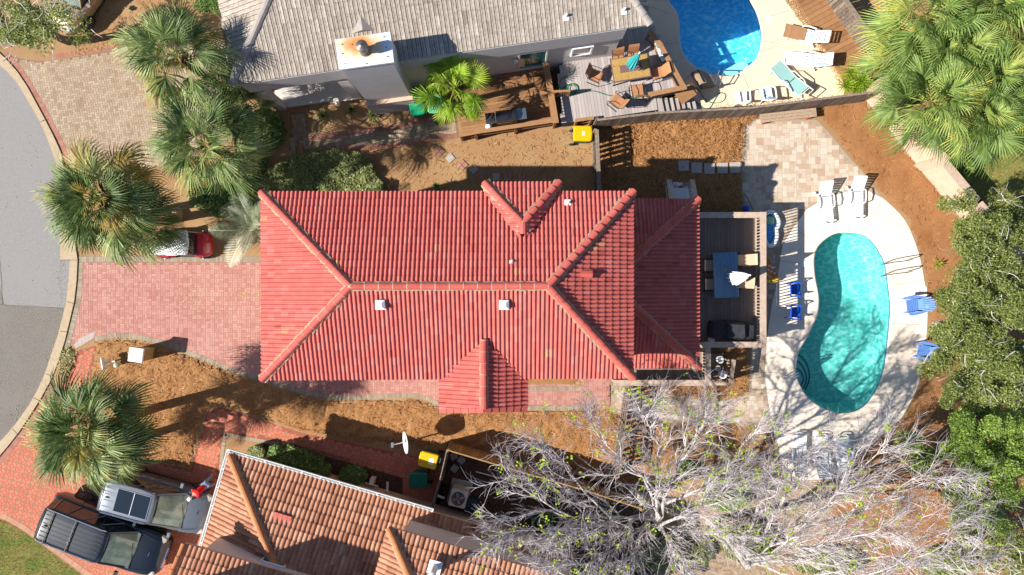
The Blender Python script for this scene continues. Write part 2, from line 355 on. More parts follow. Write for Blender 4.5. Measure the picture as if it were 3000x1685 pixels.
# ------------------------------------------------------------------ outlines on the ground (photo pixels)
curb_L = [(-60, 150), (0, 187), (47, 233), (93, 311), (124, 364), (156, 445), (173, 500), (181, 560), (183, 640), (180, 700), (179, 729), (179, 762), (207, 763), (202, 850), (196, 884), (176, 970), (155, 1030), (134, 1095), (103, 1164), (44, 1248), (0, 1297), (-60, 1350)]
curb_R = [(-60, 100), (5, 162), (37, 187), (84, 258), (134, 351), (177, 435), (198, 520), (210, 600), (220, 700), (229, 762), (225, 850), (218, 890), (198, 973), (187, 1018), (159, 1099), (117, 1175), (75, 1240), (53, 1272), (0, 1338), (-60, 1400)]
pool_px = [(2480, 680), (2527, 686), (2558, 708), (2579, 739), (2595, 773), (2604, 831), (2611, 893), (2609, 940), (2601, 1018), (2592, 1080), (2573, 1136), (2542, 1183), (2511, 1204), (2480, 1211), (2443, 1209), (2402, 1192), (2368, 1167), (2346, 1136), (2332, 1099), (2332, 1064), (2340, 1027), (2356, 999), (2377, 962), (2393, 924), (2398, 887), (2396, 856), (2388, 816), (2384, 773), (2387, 742), (2399, 717), (2424, 695), (2449, 683)]
npool_px = [(1950, -60), (1957, 0), (1982, 37), (1989, 75), (1991, 124), (2007, 168), (2044, 202), (2084, 219), (2131, 224), (2162, 218), (2200, 189), (2219, 168), (2231, 124), (2231, 87), (2219, 40), (2200, 5), (2170, -40), (2120, -75), (2020, -90)]
POOL = smooth_loop(PP(pool_px), 4); NPOOL = smooth_loop(PP(npool_px), 4)
big = [(-120, -120), (120, -120), (120, 120), (-120, 120)]
struct('ground', MB().sheet(big, 0.0, [POOL, NPOOL]), straw_g)

# road, kerb
rl = PP(curb_L)
struct('road', MB().sheet([(-40, rl[0].y)] + [(p.x, p.y) for p in rl] + [(-40, rl[-1].y)], 0.004), asph2)
patch = PP([(-60, 150), (0, 187), (47, 233), (93, 311), (124, 364), (156, 445), (173, 500), (181, 560), (183, 640), (180, 700), (179, 762), (206, 763), (202, 850), (196, 884), (188, 902), (110, 899), (14, 893), (4, 850), (-20, 800), (-60, 790)])
struct('road_patch', MB().sheet(patch, 0.008), asph)
mb = MB()
cl = smooth_loop([P(x, y) for x, y in curb_L[:11]], 4, False) + [P(179, 745)]
def band(mb, Lp, Rp, z0, z1, n=80, t=0.5):
    def res(pts, n):
        d = [0]
        for i in range(1, len(pts)): d.append(d[-1] + (pts[i] - pts[i - 1]).length)
        out = []
        for k in range(n + 1):
            s_ = d[-1] * k / n; i = 0
            while i < len(d) - 2 and d[i + 1] < s_: i += 1
            f = (s_ - d[i]) / max(1e-6, d[i + 1] - d[i]); out.append(pts[i].lerp(pts[i + 1], min(1, max(0, f))))
        return out
    a = res(Lp, n); b = res(Rp, n)
    for k in range(n):
        q = [a[k], b[k], b[k + 1], a[k + 1]]
        mb.prism([(p.x, p.y) for p in q], z0, z1, t)
cR = [P(x, y) for x, y in curb_R]; cL = [P(x, y) for x, y in curb_L]
band(mb, cL[:12], cR[:10], -0.05, 0.06, 14); band(mb, cL[12:], cR[9:], -0.05, 0.06, 12)
kerb = struct('kerb', mb, curb_m)
mb = MB()
for k in range(26):      # joints in the kerb
    i = 1 + k * (len(curb_R) - 3) / 26; a = int(i); f = i - a
    p = cR[a].lerp(cR[a + 1], f); q = min(cL, key=lambda c: (c - p).length)
    d = (p - Vector((0, 0, 0)))
for (a, b) in (((8, 180), (28, 165)), ((119, 357), (137, 350)), ((121, 356), (135, 350)), ((196, 884), (218, 890)), ((176, 970), (198, 973)), ((134, 1095), (156, 1104)), ((99, 1166), (117, 1175)), ((36, 1256), (52, 1273)), ((179, 762), (229, 762))):
    A = P(*a, 0.062); B = P(*b, 0.062); mb.bar(A, B, 0.02, 0.006)
struct('kerb_joint', mb, M_('dark_joint', (0.06, 0.045, 0.035)))

# ---- paver fields: every paver a face of its own, over a joint-coloured sheet
def field(name, poly_px, pat, z, mat, jmat, ang=0.0, holes=()):
    pw = PP(poly_px); struct(name + '_bed', MB().sheet(pw, z, [PP(h) for h in holes] if holes else ()), jmat)
    mb = MB(); ca, sa = cos(ang), sin(ang)
    xs = [p.x * ca + p.y * sa for p in pw]; ys = [-p.x * sa + p.y * ca for p in pw]
    for q, t in pat(min(xs), max(xs), min(ys), max(ys)):
        qq = [(x * ca - y * sa, x * sa + y * ca) for x, y in q]
        if all(inside(p, pw) for p in qq) and not any(inside(p, PP(h)) for h in holes for p in qq[:1]):
            mb.poly([(p[0], p[1], z + 0.004) for p in qq], t)
    return struct(name, mb, mat)
def rect(x, y, w, h, g=0.006): return [(x + g, y + g), (x + w - g, y + g), (x + w - g, y + h - g), (x + g, y + h - g)]
def basket(x0, x1, y0, y1):
    a = 0.2; i = int(x0 / a) - 1
    while i * a < x1:
        j = int(y0 / a) - 1
        while j * a < y1:
            for k in (0, 1):
                if (i + j) % 2: yield rect(i * a + k * a / 2, j * a, a / 2, a), R.random()
                else: yield rect(i * a, j * a + k * a / 2, a, a / 2), R.random()
            j += 1
        i += 1
def herring(x0, x1, y0, y1):
    a = 0.105
    i0, i1, j0, j1 = int(x0 / a) - 2, int(x1 / a) + 2, int(y0 / a) - 2, int(y1 / a) + 2
    for j in range(j0, j1):
        for i in range(i0, i1):
            k = (i - j) % 4
            if k == 0: yield rect(i * a, j * a, 2 * a, a), R.random()
            elif k == 3: yield rect(i * a, j * a, a, 2 * a), R.random()
def octs(x0, x1, y0, y1):
    a = 0.40; s_ = 0.085; i = int(x0 / a) - 1; g = 0.007
    while i * a < x1:
        j = int(y0 / a) - 1
        while j * a < y1:
            X, Y = i * a, j * a
            yield [(X - s_ + g, Y), (X, Y - s_ + g), (X + s_ - g, Y), (X, Y + s_ - g)], U(0, 0.2)
            cx, cy = X + a / 2, Y + a / 2; r_ = a / 2; q = 0.11
            yield [(cx - q + g, cy), (cx, cy - q + g), (cx + q - g, cy), (cx, cy + q - g)], U(0.4, 1)
            for (dx, dy) in ((1, 1), (-1, 1), (-1, -1), (1, -1)):
                pts = [(cx + dx * g, cy + dy * (q + g)), (cx + dx * (q + g), cy + dy * g), (cx + dx * (r_ - g), cy + dy * g), (cx + dx * (r_ - g), cy + dy * (r_ - s_)), (cx + dx * (r_ - s_), cy + dy * (r_ - g)), (cx + dx * g, cy + dy * (r_ - g))]
                if dx * dy < 0: pts = pts[::-1]
                yield pts, U(0.35, 1)
            j += 1
        i += 1
def ashlar(x0, x1, y0, y1):
    a = 0.105; nx, ny = int((x1 - x0) / a) + 2, int((y1 - y0) / a) + 2
    used = set(); rr = random.Random(3)
    for j in range(ny):
        for i in range(nx):
            if (i, j) in used: continue
            for (w_, h_) in rr.sample([(2, 2), (3, 2), (2, 2), (2, 1), (2, 3), (1, 2), (3, 2), (3, 3)], 6) + [(2, 1), (1, 1)]:
                c_ = [(i + p, j + q) for p in range(w_) for q in range(h_)]
                if all(c not in used for c in c_): break
            used.update(c_)
            yield rect(x0 + i * a, y0 + j * a, w_ * a, h_ * a, 0.005), rr.random()
def soldier(name, pts_px, w, mat, z, side=1, tile=0.1):
    pts = [P(x, y) for x, y in pts_px]; pts = smooth_loop(pts, 5, False); mb = MB()
    # walk along
    acc = []; 
    for i in range(len(pts) - 1):
        a, b = pts[i], pts[i + 1]; L_ = (b - a).length
        if L_ < 1e-5: continue
        n = max(1, round(L_ / tile)); d = (b - a) / n; nn = Vector((-d.y, d.x, 0)).normalized() * w * side
        for k in range(n):
            p = a + d * k; q = p + d * 0.93
            quad = [p, q, q + nn, p + nn]
            if side < 0: quad = quad[::-1]
            mb.poly([(c.x, c.y, z) for c in quad], R.random())
    return struct(name, mb, mat)
drive = [(229, 768), (770, 768), (1790, 1100), (1790, 1190), (1600, 1196), (1546, 1187), (1291, 1180), (1229, 1163), (999, 1166), (902, 1154), (831, 1136), (746, 1107), (684, 1088), (622, 1063), (560, 1040), (498, 1015), (445, 999), (398, 989), (342, 984), (280, 995), (215, 1012), (200, 985), (219, 905), (227, 850)]
field('red_paver_driveway', drive, basket, 0.004, red_pav, red_joint)
tan_drive = [(8, 160), (60, 172), (135, 180), (215, 166), (300, 152), (380, 130), (560, 90), (690, 60), (760, 240), (720, 300), (560, 470), (420, 500), (205, 520), (177, 435), (134, 351), (84, 258), (37, 187)]
field('tan_paver_driveway', tan_drive, herring, 0.004, tan_pav, tan_joint, radians(8.3))
octp = [(75, 1240), (117, 1175), (159, 1099), (205, 1100), (256, 1140), (360, 1330), (430, 1350), (560, 1376), (572, 1330), (585, 1297), (598, 1245), (606, 1210), (647, 1193), (800, 1242), (887, 1269), (1026, 1297), (1250, 1345), (1310, 1360), (1300, 1480), (1250, 1500), (1160, 1460), (1145, 1392), (1073, 1375), (960, 1335), (818, 1296), (700, 1275), (668, 1268), (653, 1280), (640, 1384), (640, 1700), (270, 1700), (105, 1582), (50, 1545), (0, 1520), (-80, 1490), (-80, 1400), (0, 1338), (53, 1272)]
field('salmon_paver_drive', octp, octs, 0.004, oct_pav, oct_joint, radians(-15))
field('salmon_paver_strip', [(256, 1020), (232, 1025), (205, 1098), (200, 1110), (240, 1150), (262, 1140), (275, 1060), (283, 1012)], octs, 0.003, oct_pav, oct_joint, radians(-15))
patio = [(2208, 346), (2393, 352), (2430, 390), (2480, 452), (2530, 506), (2551, 537), (2589, 583), (2542, 559), (2480, 562), (2418, 580), (2362, 615), (2324, 667), (2293, 717), (2271, 850), (2262, 887), (2247, 987), (2240, 1095), (2250, 1173), (2262, 1250), (2200, 1245), (2100, 1235), (1900, 1232), (1790, 1205), (1786, 1128), (1860, 1132), (1900, 1165), (2150, 1172), (2195, 1150), (2200, 1010), (2176, 620), (2171, 481), (2175, 450), (2178, 373)]
field('tumbled_paver_patio', patio, ashlar, 0.004, tumb, tumb_j)
field('walk_north', [(880, 395), (700 + 610 / 3.215, 400 + 160 / 3.215), (1000, 438), (1345, 405), (1340, 352), (1250, 350), (1150, 370), (900, 395), (895, 330), (850, 330), (845, 480), (870, 470)], basket, 0.004, tan_pav, tan_joint, radians(7))
struct('concrete_apron', MB().sheet(PP([(215, 1012), (235, 990), (280, 970), (275, 990), (240, 1012), (222, 1020)]), 0.012), M_('cement_patch', L(220, 204, 192), L(196, 176, 164), 8, 5))
soldier('tan_border_south', [(280, 999), (342, 988), (398, 993), (445, 1002), (498, 1018), (560, 1043), (622, 1067), (684, 1092), (746, 1111), (831, 1139), (902, 1158), (999, 1170), (1135, 1167), (1229, 1167), (1291, 1195)], 0.19, bord_pav, 0.014, 1)
soldier('tan_border_walk', [(1546, 1189), (1640, 1190), (1742, 1186)], 0.19, bord_pav, 0.014, -1)
soldier('tan_border_bed', [(1548, 1133), (1700, 1133)], 0.17, bord_pav, 0.014, -1)
soldier('tan_border_kerb', [(229, 770), (226, 850), (219, 895), (200, 973), (189, 1018)], 0.22, bord_pav, 0.014, 1)
soldier('tan_border_drive', [(232, 768), (400, 767), (600, 767), (765, 768)], 0.24, bord_pav, 0.014, 1)
soldier('red_border_kerb', [(12, 164), (40, 190), (88, 260), (138, 352), (180, 436), (199, 515)], 0.2, bord_red, 0.014, 1)
soldier('red_border_oct', [(157, 1105), (118, 1180), (76, 1244), (54, 1276), (0, 1343), (-40, 1385)], 0.2, bord_red, 0.014, 1)
soldier('red_border_tan', [(165, 172), (215, 162), (300, 150), (380, 128)], 0.2, bord_red, 0.014, 1)
soldier('red_border_walk', [(905, 400), (1000, 385), (1150, 366), (1250, 348), (1335, 345)], 0.2, bord_red, 0.014, -1)
soldier('red_border_walk', [(1000, 440), (1150, 432), (1340, 402)], 0.2, bord_red, 0.014, 1)
soldier('salmon_border', [(0, 1516), (47, 1541), (105, 1580), (270, 1700)], 0.22, M_('salmon_border', W1, tint=[(0, L(206, 150, 116)), (1, L(222, 172, 138))]), 0.014, 1)
soldier('salmon_border', [(640, 1384), (653, 1280), (668, 1268), (700, 1275), (818, 1296)], 0.16, bord_pav, 0.014, -1)

# concrete decks with the pools cut out
deckp = [(2589, 583), (2651, 646), (2691, 742), (2710, 835), (2715, 847), (2716, 955), (2704, 1064), (2682, 1148), (2645, 1217), (2629, 1235), (2567, 1288), (2511, 1330), (2470, 1400), (2300, 1410), (2262, 1250), (2250, 1173), (2240, 1095), (2247, 987), (2262, 887), (2271, 850), (2293, 717), (2324, 667), (2362, 615), (2418, 580), (2480, 562), (2542, 559)]
dk = smooth_loop(PP(deckp[:12]), 4, False) + PP(deckp[12:])
struct('pool_deck', MB().sheet(dk, 0.012, [POOL]), conc)
struct('north_pool_deck', MB().sheet(PP([(1850, -120), (1880, 60), (1890, 345), (2200, 318), (2470, 285), (2480, 250), (2440, 190), (2300, 0), (2250, -120)]), 0.012, [NPOOL]), conc2)
mb = MB()
for a, b in (((2418, 578), (2455, 678)), ((2589, 583), (2525, 682)), ((2668, 695), (2582, 735)), ((2708, 821), (2608, 837)), ((2714, 952), (2611, 948)), ((2702, 1080), (2599, 1063)), ((2645, 1217), (2568, 1155)), ((2525, 1310), (2511, 1212)), ((2340, 677), (2398, 720)), ((2280, 765), (2384, 775)), ((2266, 872), (2396, 878)), ((2250, 978), (2352, 998)), ((2242, 1092), (2332, 1094)),
             ((1960, 40), (1880, 10)), ((1992, 124), (1900, 135)), ((2005, 165), (1925, 205)), ((2044, 202), (1975, 260)), ((2119, 226), (2110, 330)), ((2175, 215), (2215, 310)), ((2225, 150), (2300, 130)), ((2231, 120), (2285, 128)), ((2222, 60), (2310, 30))):
    mb.bar(P(*a, 0.016), P(*b, 0.016), 0.015, 0.004)
struct('deck_joint', mb, joint_m)
struct('sand_patch', MB().sheet(PP([(2100, 1400), (2300, 1405), (2470, 1395), (2400, 1560), (2200, 1720), (1900, 1700), (1980, 1500)]), 0.006), sand_m)
struct('dark_mulch_yard', MB().sheet(PP([(1310, 1300), (1800, 1420), (1950, 1560), (1900, 1750), (1500, 1700), (1270, 1500)]), 0.008), soil_m)
struct('mulch_bed', MB().sheet(PP([(790, 1290), (1180, 1400), (1180, 1480), (700, 1340)]), 0.009), soil_m)
struct('grass_verge', MB().sheet(PP([(-80, 1500), (0, 1522), (47, 1545), (105, 1584), (270, 1710), (-80, 1760)]), 0.006), grass_m)
struct('grass_east', MB().sheet(PP([(2640, 300), (3100, 200), (3100, 620), (2850, 640), (2700, 450)]), 0.006), grass_m)
# weedy verge and pebbles
# ---- pine straw laid in soft mounds
def mounds(name, poly_px, mat, amp=0.12, g=0.13, seed=0.0, fs=1.6):
    pw = PP(poly_px); xs = [p.x for p in pw]; ys = [p.y for p in pw]
    nx = int((max(xs) - min(xs)) / g) + 2; ny = int((max(ys) - min(ys)) / g) + 2
    idx = {}; vs = []; fs_ = []
    for j in range(ny):
        for i in range(nx):
            x = min(xs) + i * g; y = min(ys) + j * g
            if not inside((x, y), pw): continue
            h = noise.fractal(Vector((x * fs, y * fs, seed)), 0.7, 2.1, 5)
            h2 = noise.noise(Vector((x * 5.2, y * 5.2, seed + 3)))
            e = min(1.0, 0.35 + 0.65 * all(inside((x + dx, y + dy), pw) for dx, dy in ((.25, 0), (-.25, 0), (0, .25), (0, -.25))))
            z = 0.016 + amp * e * max(0, 0.45 + 0.5 * h + 0.16 * h2)
            idx[(i, j)] = len(vs); vs.append((x + U(-.03, .03), y + U(-.03, .03), z))
    for (i, j), a in idx.items():
        b, c, d = idx.get((i + 1, j)), idx.get((i + 1, j + 1)), idx.get((i, j + 1))
        if b is not None and c is not None and d is not None: fs_.append((a, b, c, d))
    m = MB(); m.add(vs, fs_); o = struct(name, m, mat, smooth=True); return pw
bed_e = [(2393, 345), (2400, 300), (2527, 280), (2660, 450), (2785, 600), (2870, 700), (2960, 900), (3060, 1100), (3060, 1720), (2350, 1720), (2400, 1560), (2480, 1400), (2511, 1334), (2567, 1292), (2629, 1240), (2647, 1220), (2684, 1152), (2707, 1066), (2719, 955), (2714, 835), (2695, 742), (2655, 646), (2593, 583), (2555, 537), (2499, 475), (2447, 400)]
bed_n = [(1757, 368), (1925, 352), (2210, 330), (2208, 350), (2178, 373), (2168, 481), (2172, 640), (1760, 640)]
bed_s = [(270, 1005), (342, 992), (445, 1006), (498, 1023), (622, 1072), (746, 1116), (831, 1144), (902, 1163), (999, 1175), (1229, 1172), (1291, 1200), (1546, 1206), (1742, 1198), (1790, 1204), (1850, 1240), (1850, 1420), (1500, 1345), (1310, 1294), (1250, 1312), (1026, 1292), (887, 1264), (800, 1237), (647, 1188), (600, 1205), (585, 1240), (572, 1300), (556, 1370), (430, 1345), (350, 1325), (262, 1140), (285, 1010)]
bed_s2 = [(1850, 1240), (2100, 1240), (2260, 1254), (2290, 1405), (2100, 1400), (1850, 1420)]
bed_s3 = [(1860, 1100), (2190, 1010), (2190, 1148), (2150, 1168), (1905, 1160), (1860, 1130)]
bed_p = [(1546, 1100), (1700, 1100), (1690, 1125), (1640, 1132), (1546, 1130)]
bed_t = [(222, 162), (205, 140), (270, 60), (330, 0), (560, -40), (660, -40), (670, 40), (560, 85), (380, 125), (300, 147)]
bed_c = [(895, 330), (900, 392), (1100, 365), (1240, 345), (1330, 340), (1300, 270), (900, 270)]
mounds('pine_straw_east', bed_e, straw_e, 0.10, 0.15, 1.0)
mounds('pine_straw_north', bed_n, straw_m, 0.22, 0.10, 2.0, 2.4)
mounds('pine_straw_south', bed_s, straw_m, 0.20, 0.12, 3.0, 2.2)
mounds('pine_straw_yard', bed_s2, straw_m, 0.12, 0.15, 4.0)
mounds('pine_straw_steps', bed_s3, straw_m, 0.13, 0.12, 5.0)
mounds('pine_straw_porch', bed_p, straw_m, 0.12, 0.1, 6.0)
mounds('pine_straw_corner', bed_t, straw_g, 0.06, 0.13, 7.0)
mounds('pine_straw_chimney', bed_c, straw_g, 0.06, 0.13, 8.0)
weeds = [(165, 1040), (205, 1012), (232, 1030), (225, 1060), (205, 1100), (175, 1160), (142, 1180), (150, 1110)]
mounds('weedy_verge', weeds, straw_g, 0.08, 0.1, 9.0)
# loose needles and bits lying on the straw
mb = MB()
for poly, n, zz in ((bed_e, 5000, 0.12), (bed_n, 11000, 0.22), (bed_s, 17000, 0.19), (bed_s3, 1500, 0.16), (bed_s2, 1500, .14), (bed_t, 1500, .08), ([(1000, 440), (1340, 408), (1725, 372), (1735, 550), (1140, 556)], 1300, 0.03), ([(380, 1180), (600, 1200), (560, 1370), (440, 1345)], 900, 0.14)):
    pw = PP(poly); xs = [p.x for p in pw]; ys = [p.y for p in pw]; k = 0
    while k < n:
        x, y = U(min(xs), max(xs)), U(min(ys), max(ys)); k += 1
        if not inside((x, y), pw): continue
        a = U(0, 2 * pi); l_ = U(.03, .10); w_ = 0.009; z0 = zz * U(.45, 1.0)
        d = Vector((cos(a) * l_, sin(a) * l_, U(-.02, .03))); q = Vector((-sin(a), cos(a), 0)) * w_
        p = Vector((x, y, z0)); mb.poly([p - d - q, p + d - q, p + d + q, p - d + q], min(1, max(0, R.gauss(.5, .25))))
struct('loose_needles', mb, needle_m, 'stuff')
mb = MB()
for (a, b, n, sp) in (((2100, 322), (2460, 287), 500, 9), ((2300, -20), (2470, 245), 600, 8), ((2010, 335), (2200, 316), 300, 10)):
    for _ in range(n):
        t = R.random(); p = P(a[0] + (b[0] - a[0]) * t + R.gauss(0, sp * .6), a[1] + (b[1] - a[1]) * t + R.gauss(0, sp * .6), 0.02)
        s_ = U(.012, .03); mb.box((p.x, p.y, 0.022), (s_ * 2, s_ * 1.5, s_), U(0, 3), R.random())
struct('pebble_edging', mb, pebble, 'stuff')

# ------------------------------------------------------------------ swimming pools (walls, floor, steps, water)
def offset_loop(loop, d):
    n = len(loop); out = []
    for i in range(n):
        t = (loop[(i + 1) % n] - loop[(i - 1) % n]); t.z = 0; t.normalize()
        out.append(loop[i] + Vector((-t.y, t.x, 0)) * d)
    return out
def area(lp): return sum(lp[i].x * lp[(i + 1) % len(lp)].y - lp[(i + 1) % len(lp)].x * lp[i].y for i in range(len(lp)))
def pool(name, loop, depth, plaster, tilemat, lip):
    if area(loop) < 0: loop = loop[::-1]
    n = len(loop); mb = MB(); inner = offset_loop(loop, 0.25)
    rings = [[(p.x, p.y, -0.2) for p in loop], [(p.x, p.y, -depth * .8) for p in loop], [(p.x, p.y, -depth) for p in inner]]
    vs = [p for r_ in rings for p in r_]; fs = []
    for i in range(2):
        for j in range(n): fs.append((i * n + j, i * n + (j + 1) % n, (i + 1) * n + (j + 1) % n, (i + 1) * n + j))
    mb.add(vs, [f[::-1] for f in fs]); mb.sheet([(p.x, p.y) for p in inner], -depth)
    struct(name + '_shell', mb, plaster, smooth=True)
    mb = MB(); vs = [(p.x, p.y, 0.012) for p in loop] + [(p.x, p.y, -0.2) for p in loop]
    mb.add(vs, [((j + 1) % n, j, n + j, n + (j + 1) % n) for j in range(n)]); struct(name + '_tile_band', mb, tilemat)
    # bull-nosed rim of the deck
    mb = MB(); out = offset_loop(loop, -0.06); inn = offset_loop(loop, 0.02)
    for j in range(n):
        k = (j + 1) % n
        mb.add([(out[j].x, out[j].y, 0.012), (out[k].x, out[k].y, 0.012), (inn[k].x, inn[k].y, 0.02), (inn[j].x, inn[j].y, 0.02), (inn[j].x, inn[j].y, -0.03), (inn[k].x, inn[k].y, -0.03)], [(3, 2, 1, 0), (4, 5, 2, 3)])
    struct(name + '_rim', mb, lip, smooth=True)
    # rippled water
    xs = [p.x for p in loop]; ys = [p.y for p in loop]; g = 0.07; mb = MB(); idx = {}; vs = []; fs = []
    nx = int((max(xs) - min(xs)) / g) + 4; ny = int((max(ys) - min(ys)) / g) + 4
    big_ = [(p.x, p.y) for p in offset_loop(loop, -0.01)]
    for j in range(ny):
        for i in range(nx):
            x = min(xs) - g + i * g; y = min(ys) - g + j * g
            if -0.12 - y < -60: pass
            z = -0.12 + 0.012 * noise.fractal(Vector((x * 1.7, y * 2.6, 3)), 1.0, 2, 3) + 0.006 * noise.noise(Vector((x * 6, y * 9, 7)))
            idx[(i, j)] = len(vs); vs.append((x, y, z))
    for j in range(ny - 1):
        for i in range(nx - 1):
            c = (min(xs) - g + (i + .5) * g, min(ys) - g + (j + .5) * g)
            if inside(c, big_): fs.append((idx[i, j], idx[i + 1, j], idx[i + 1, j + 1], idx[i, j + 1]))
    mb.add(vs, fs)
    return mb
def water_mat(name, tintc, ripple=0.03):
    m = bpy.data.materials.new(name); m.use_nodes = True; n = m.node_tree.nodes; l = m.node_tree.links; n.remove(n['Principled BSDF'])
    tr = n.new('ShaderNodeBsdfTransparent'); tr.inputs['Color'].default_value = (*tintc, 1)
    gl = n.new('ShaderNodeBsdfGlossy'); gl.inputs['Roughness'].default_value = 0.12
    fr = n.new('ShaderNodeFresnel'); fr.inputs['IOR'].default_value = 1.33
    nb = n.new('ShaderNodeTexNoise'); nb.inputs['Scale'].default_value = 7; nb.inputs['Detail'].default_value = 4; nb.inputs['Distortion'].default_value = 1.5
    g = n.new('ShaderNodeNewGeometry'); l.new(g.outputs['Position'], nb.inputs['Vector'])
    bp = n.new('ShaderNodeBump'); bp.inputs['Distance'].default_value = ripple; l.new(nb.outputs['Fac'], bp.inputs['Height'])
    l.new(bp.outputs['Normal'], gl.inputs['Normal']); l.new(bp.outputs['Normal'], fr.inputs['Normal'])
    mx = n.new('ShaderNodeMixShader'); bf = n.new('ShaderNodeMath'); bf.operation = 'SUBTRACT'; bf.inputs[0].default_value = 1.0; l.new(g.outputs['Backfacing'], bf.inputs[1]); mu = n.new('ShaderNodeMath'); mu.operation = 'MULTIPLY'; l.new(bf.outputs[0], mu.inputs[0]); l.new(fr.outputs['Fac'], mu.inputs[1]); l.new(mu.outputs[0], mx.inputs['Fac']); l.new(tr.outputs['BSDF'], mx.inputs[1]); l.new(gl.outputs['BSDF'], mx.inputs[2])
    l.new(mx.outputs['Shader'], n['Material Output'].inputs['Surface']); return m
def plaster_mat(name, ca, cb, cc):
    """mottled pool finish; the pale veins are light ripples painted into the colour"""
    m = bpy.data.materials.new(name); m.use_nodes = True; n = m.node_tree.nodes; l = m.node_tree.links; b = n['Principled BSDF']; b.inputs['Roughness'].default_value = 0.7
    g = n.new('ShaderNodeNewGeometry'); nz = n.new('ShaderNodeTexNoise'); nz.inputs['Scale'].default_value = 2.2; nz.inputs['Detail'].default_value = 3; l.new(g.outputs['Position'], nz.inputs['Vector'])
    ad = n.new('ShaderNodeVectorMath'); ad.operation = 'MULTIPLY_ADD'; ad.inputs[1].default_value = (.5, .5, .5); l.new(nz.outputs['Color'], ad.inputs[0]); l.new(g.outputs['Position'], ad.inputs[2])
    mp = n.new('ShaderNodeMapping'); mp.inputs['Scale'].default_value = (4.6, 8.0, 4); mp.inputs['Rotation'].default_value = (0, 0, 0.5); l.new(ad.outputs['Vector'], mp.inputs['Vector'])
    vo = n.new('ShaderNodeTexVoronoi'); vo.feature = 'SMOOTH_F1'; vo.inputs['Smoothness'].default_value = 0.35; vo.inputs['Scale'].default_value = 1.0; l.new(mp.outputs['Vector'], vo.inputs['Vector'])  # stretched cells draw the water's light ripples as floor colour
    cr = n.new('ShaderNodeValToRGB'); e = cr.color_ramp.elements; e[0].position = 0.15; e[0].color = (*ca, 1); e[1].position = 0.85; e[1].color = (*cc, 1); x = e.new(0.5); x.color = (*cb, 1)
    l.new(vo.outputs['Distance'], cr.inputs['Fac']); l.new(cr.outputs['Color'], b.inputs['Base Color']); return m
blue_band = M_('blue_tile_band', L(60, 110, 160), L(150, 180, 200), 30, 3, 0.3)
pl1 = plaster_mat('turquoise_plaster', (0.10, 0.47, 0.44), (0.15, 0.54, 0.50), (0.38, 0.71, 0.66))
pl2 = plaster_mat('blue_plaster', (0.05, 0.50, 0.84), (0.13, 0.58, 0.87), (0.45, 0.78, 0.92))
wm = water_mat('pool_water', (0.80, 1.0, 0.98)); wm2 = water_mat('north_pool_water', (0.70, 0.94, 1.0))
struct('pool_water', pool('pool', POOL, 1.35, pl1, blue_band, conc), wm, smooth=True)
struct('north_pool_water', pool('north_pool', NPOOL, 1.2, pl2, blue_band, conc2), wm2, smooth=True)
# curved entry steps
mb = MB(); edg = MB()
for pts, zt_ in (([(2336, 1045), (2362, 1044), (2386, 1068), (2397, 1105), (2390, 1140), (2368, 1165), (2346, 1134), (2334, 1099)], -.95), ([(2334, 1064), (2356, 1064), (2374, 1088), (2380, 1115), (2374, 1138), (2358, 1150), (2346, 1134), (2334, 1099)], -.66), ([(2334, 1085), (2350, 1085), (2362, 1104), (2362, 1122), (2350, 1138), (2340, 1122), (2335, 1099)], -.38)):
    lp_ = smooth_loop(PP(pts), 3); mb.prism([(p.x, p.y) for p in lp_], -1.34, zt_); edg.tube([Vector((p.x, p.y, zt_ + .01)) for p in lp_[:14]], .035, 5)
struct('pool_step_edge', edg, M_('step_edge', (.02, .12, .14), rough=.5)); struct('pool_steps', mb, M_('step_plaster', (0.34, 0.66, 0.64), (0.28, 0.60, 0.59), 4, 4, 0.7))
mb = MB()      # shelf of the north pool
sh = [(2162, 216), (2131, 222), (2092, 217), (2107, 204), (2125, 200), (2145, 190), (2165, 178), (2182, 172), (2196, 178), (2201, 186)]
mb.prism([(p.x, p.y) for p in PP(sh)], -1.1, -0.35)
mb.prism([(p.x, p.y) for p in PP([(2040, 197), (2052, 190), (2070, 190), (2086, 200), (2093, 215), (2080, 216), (2050, 202)])], -1.1, -0.35)
struct('north_pool_shelf', mb, M_('shelf_plaster', (0.5, 0.74, 0.80), (0.44, 0.68, 0.76), 4, 4, 0.7))

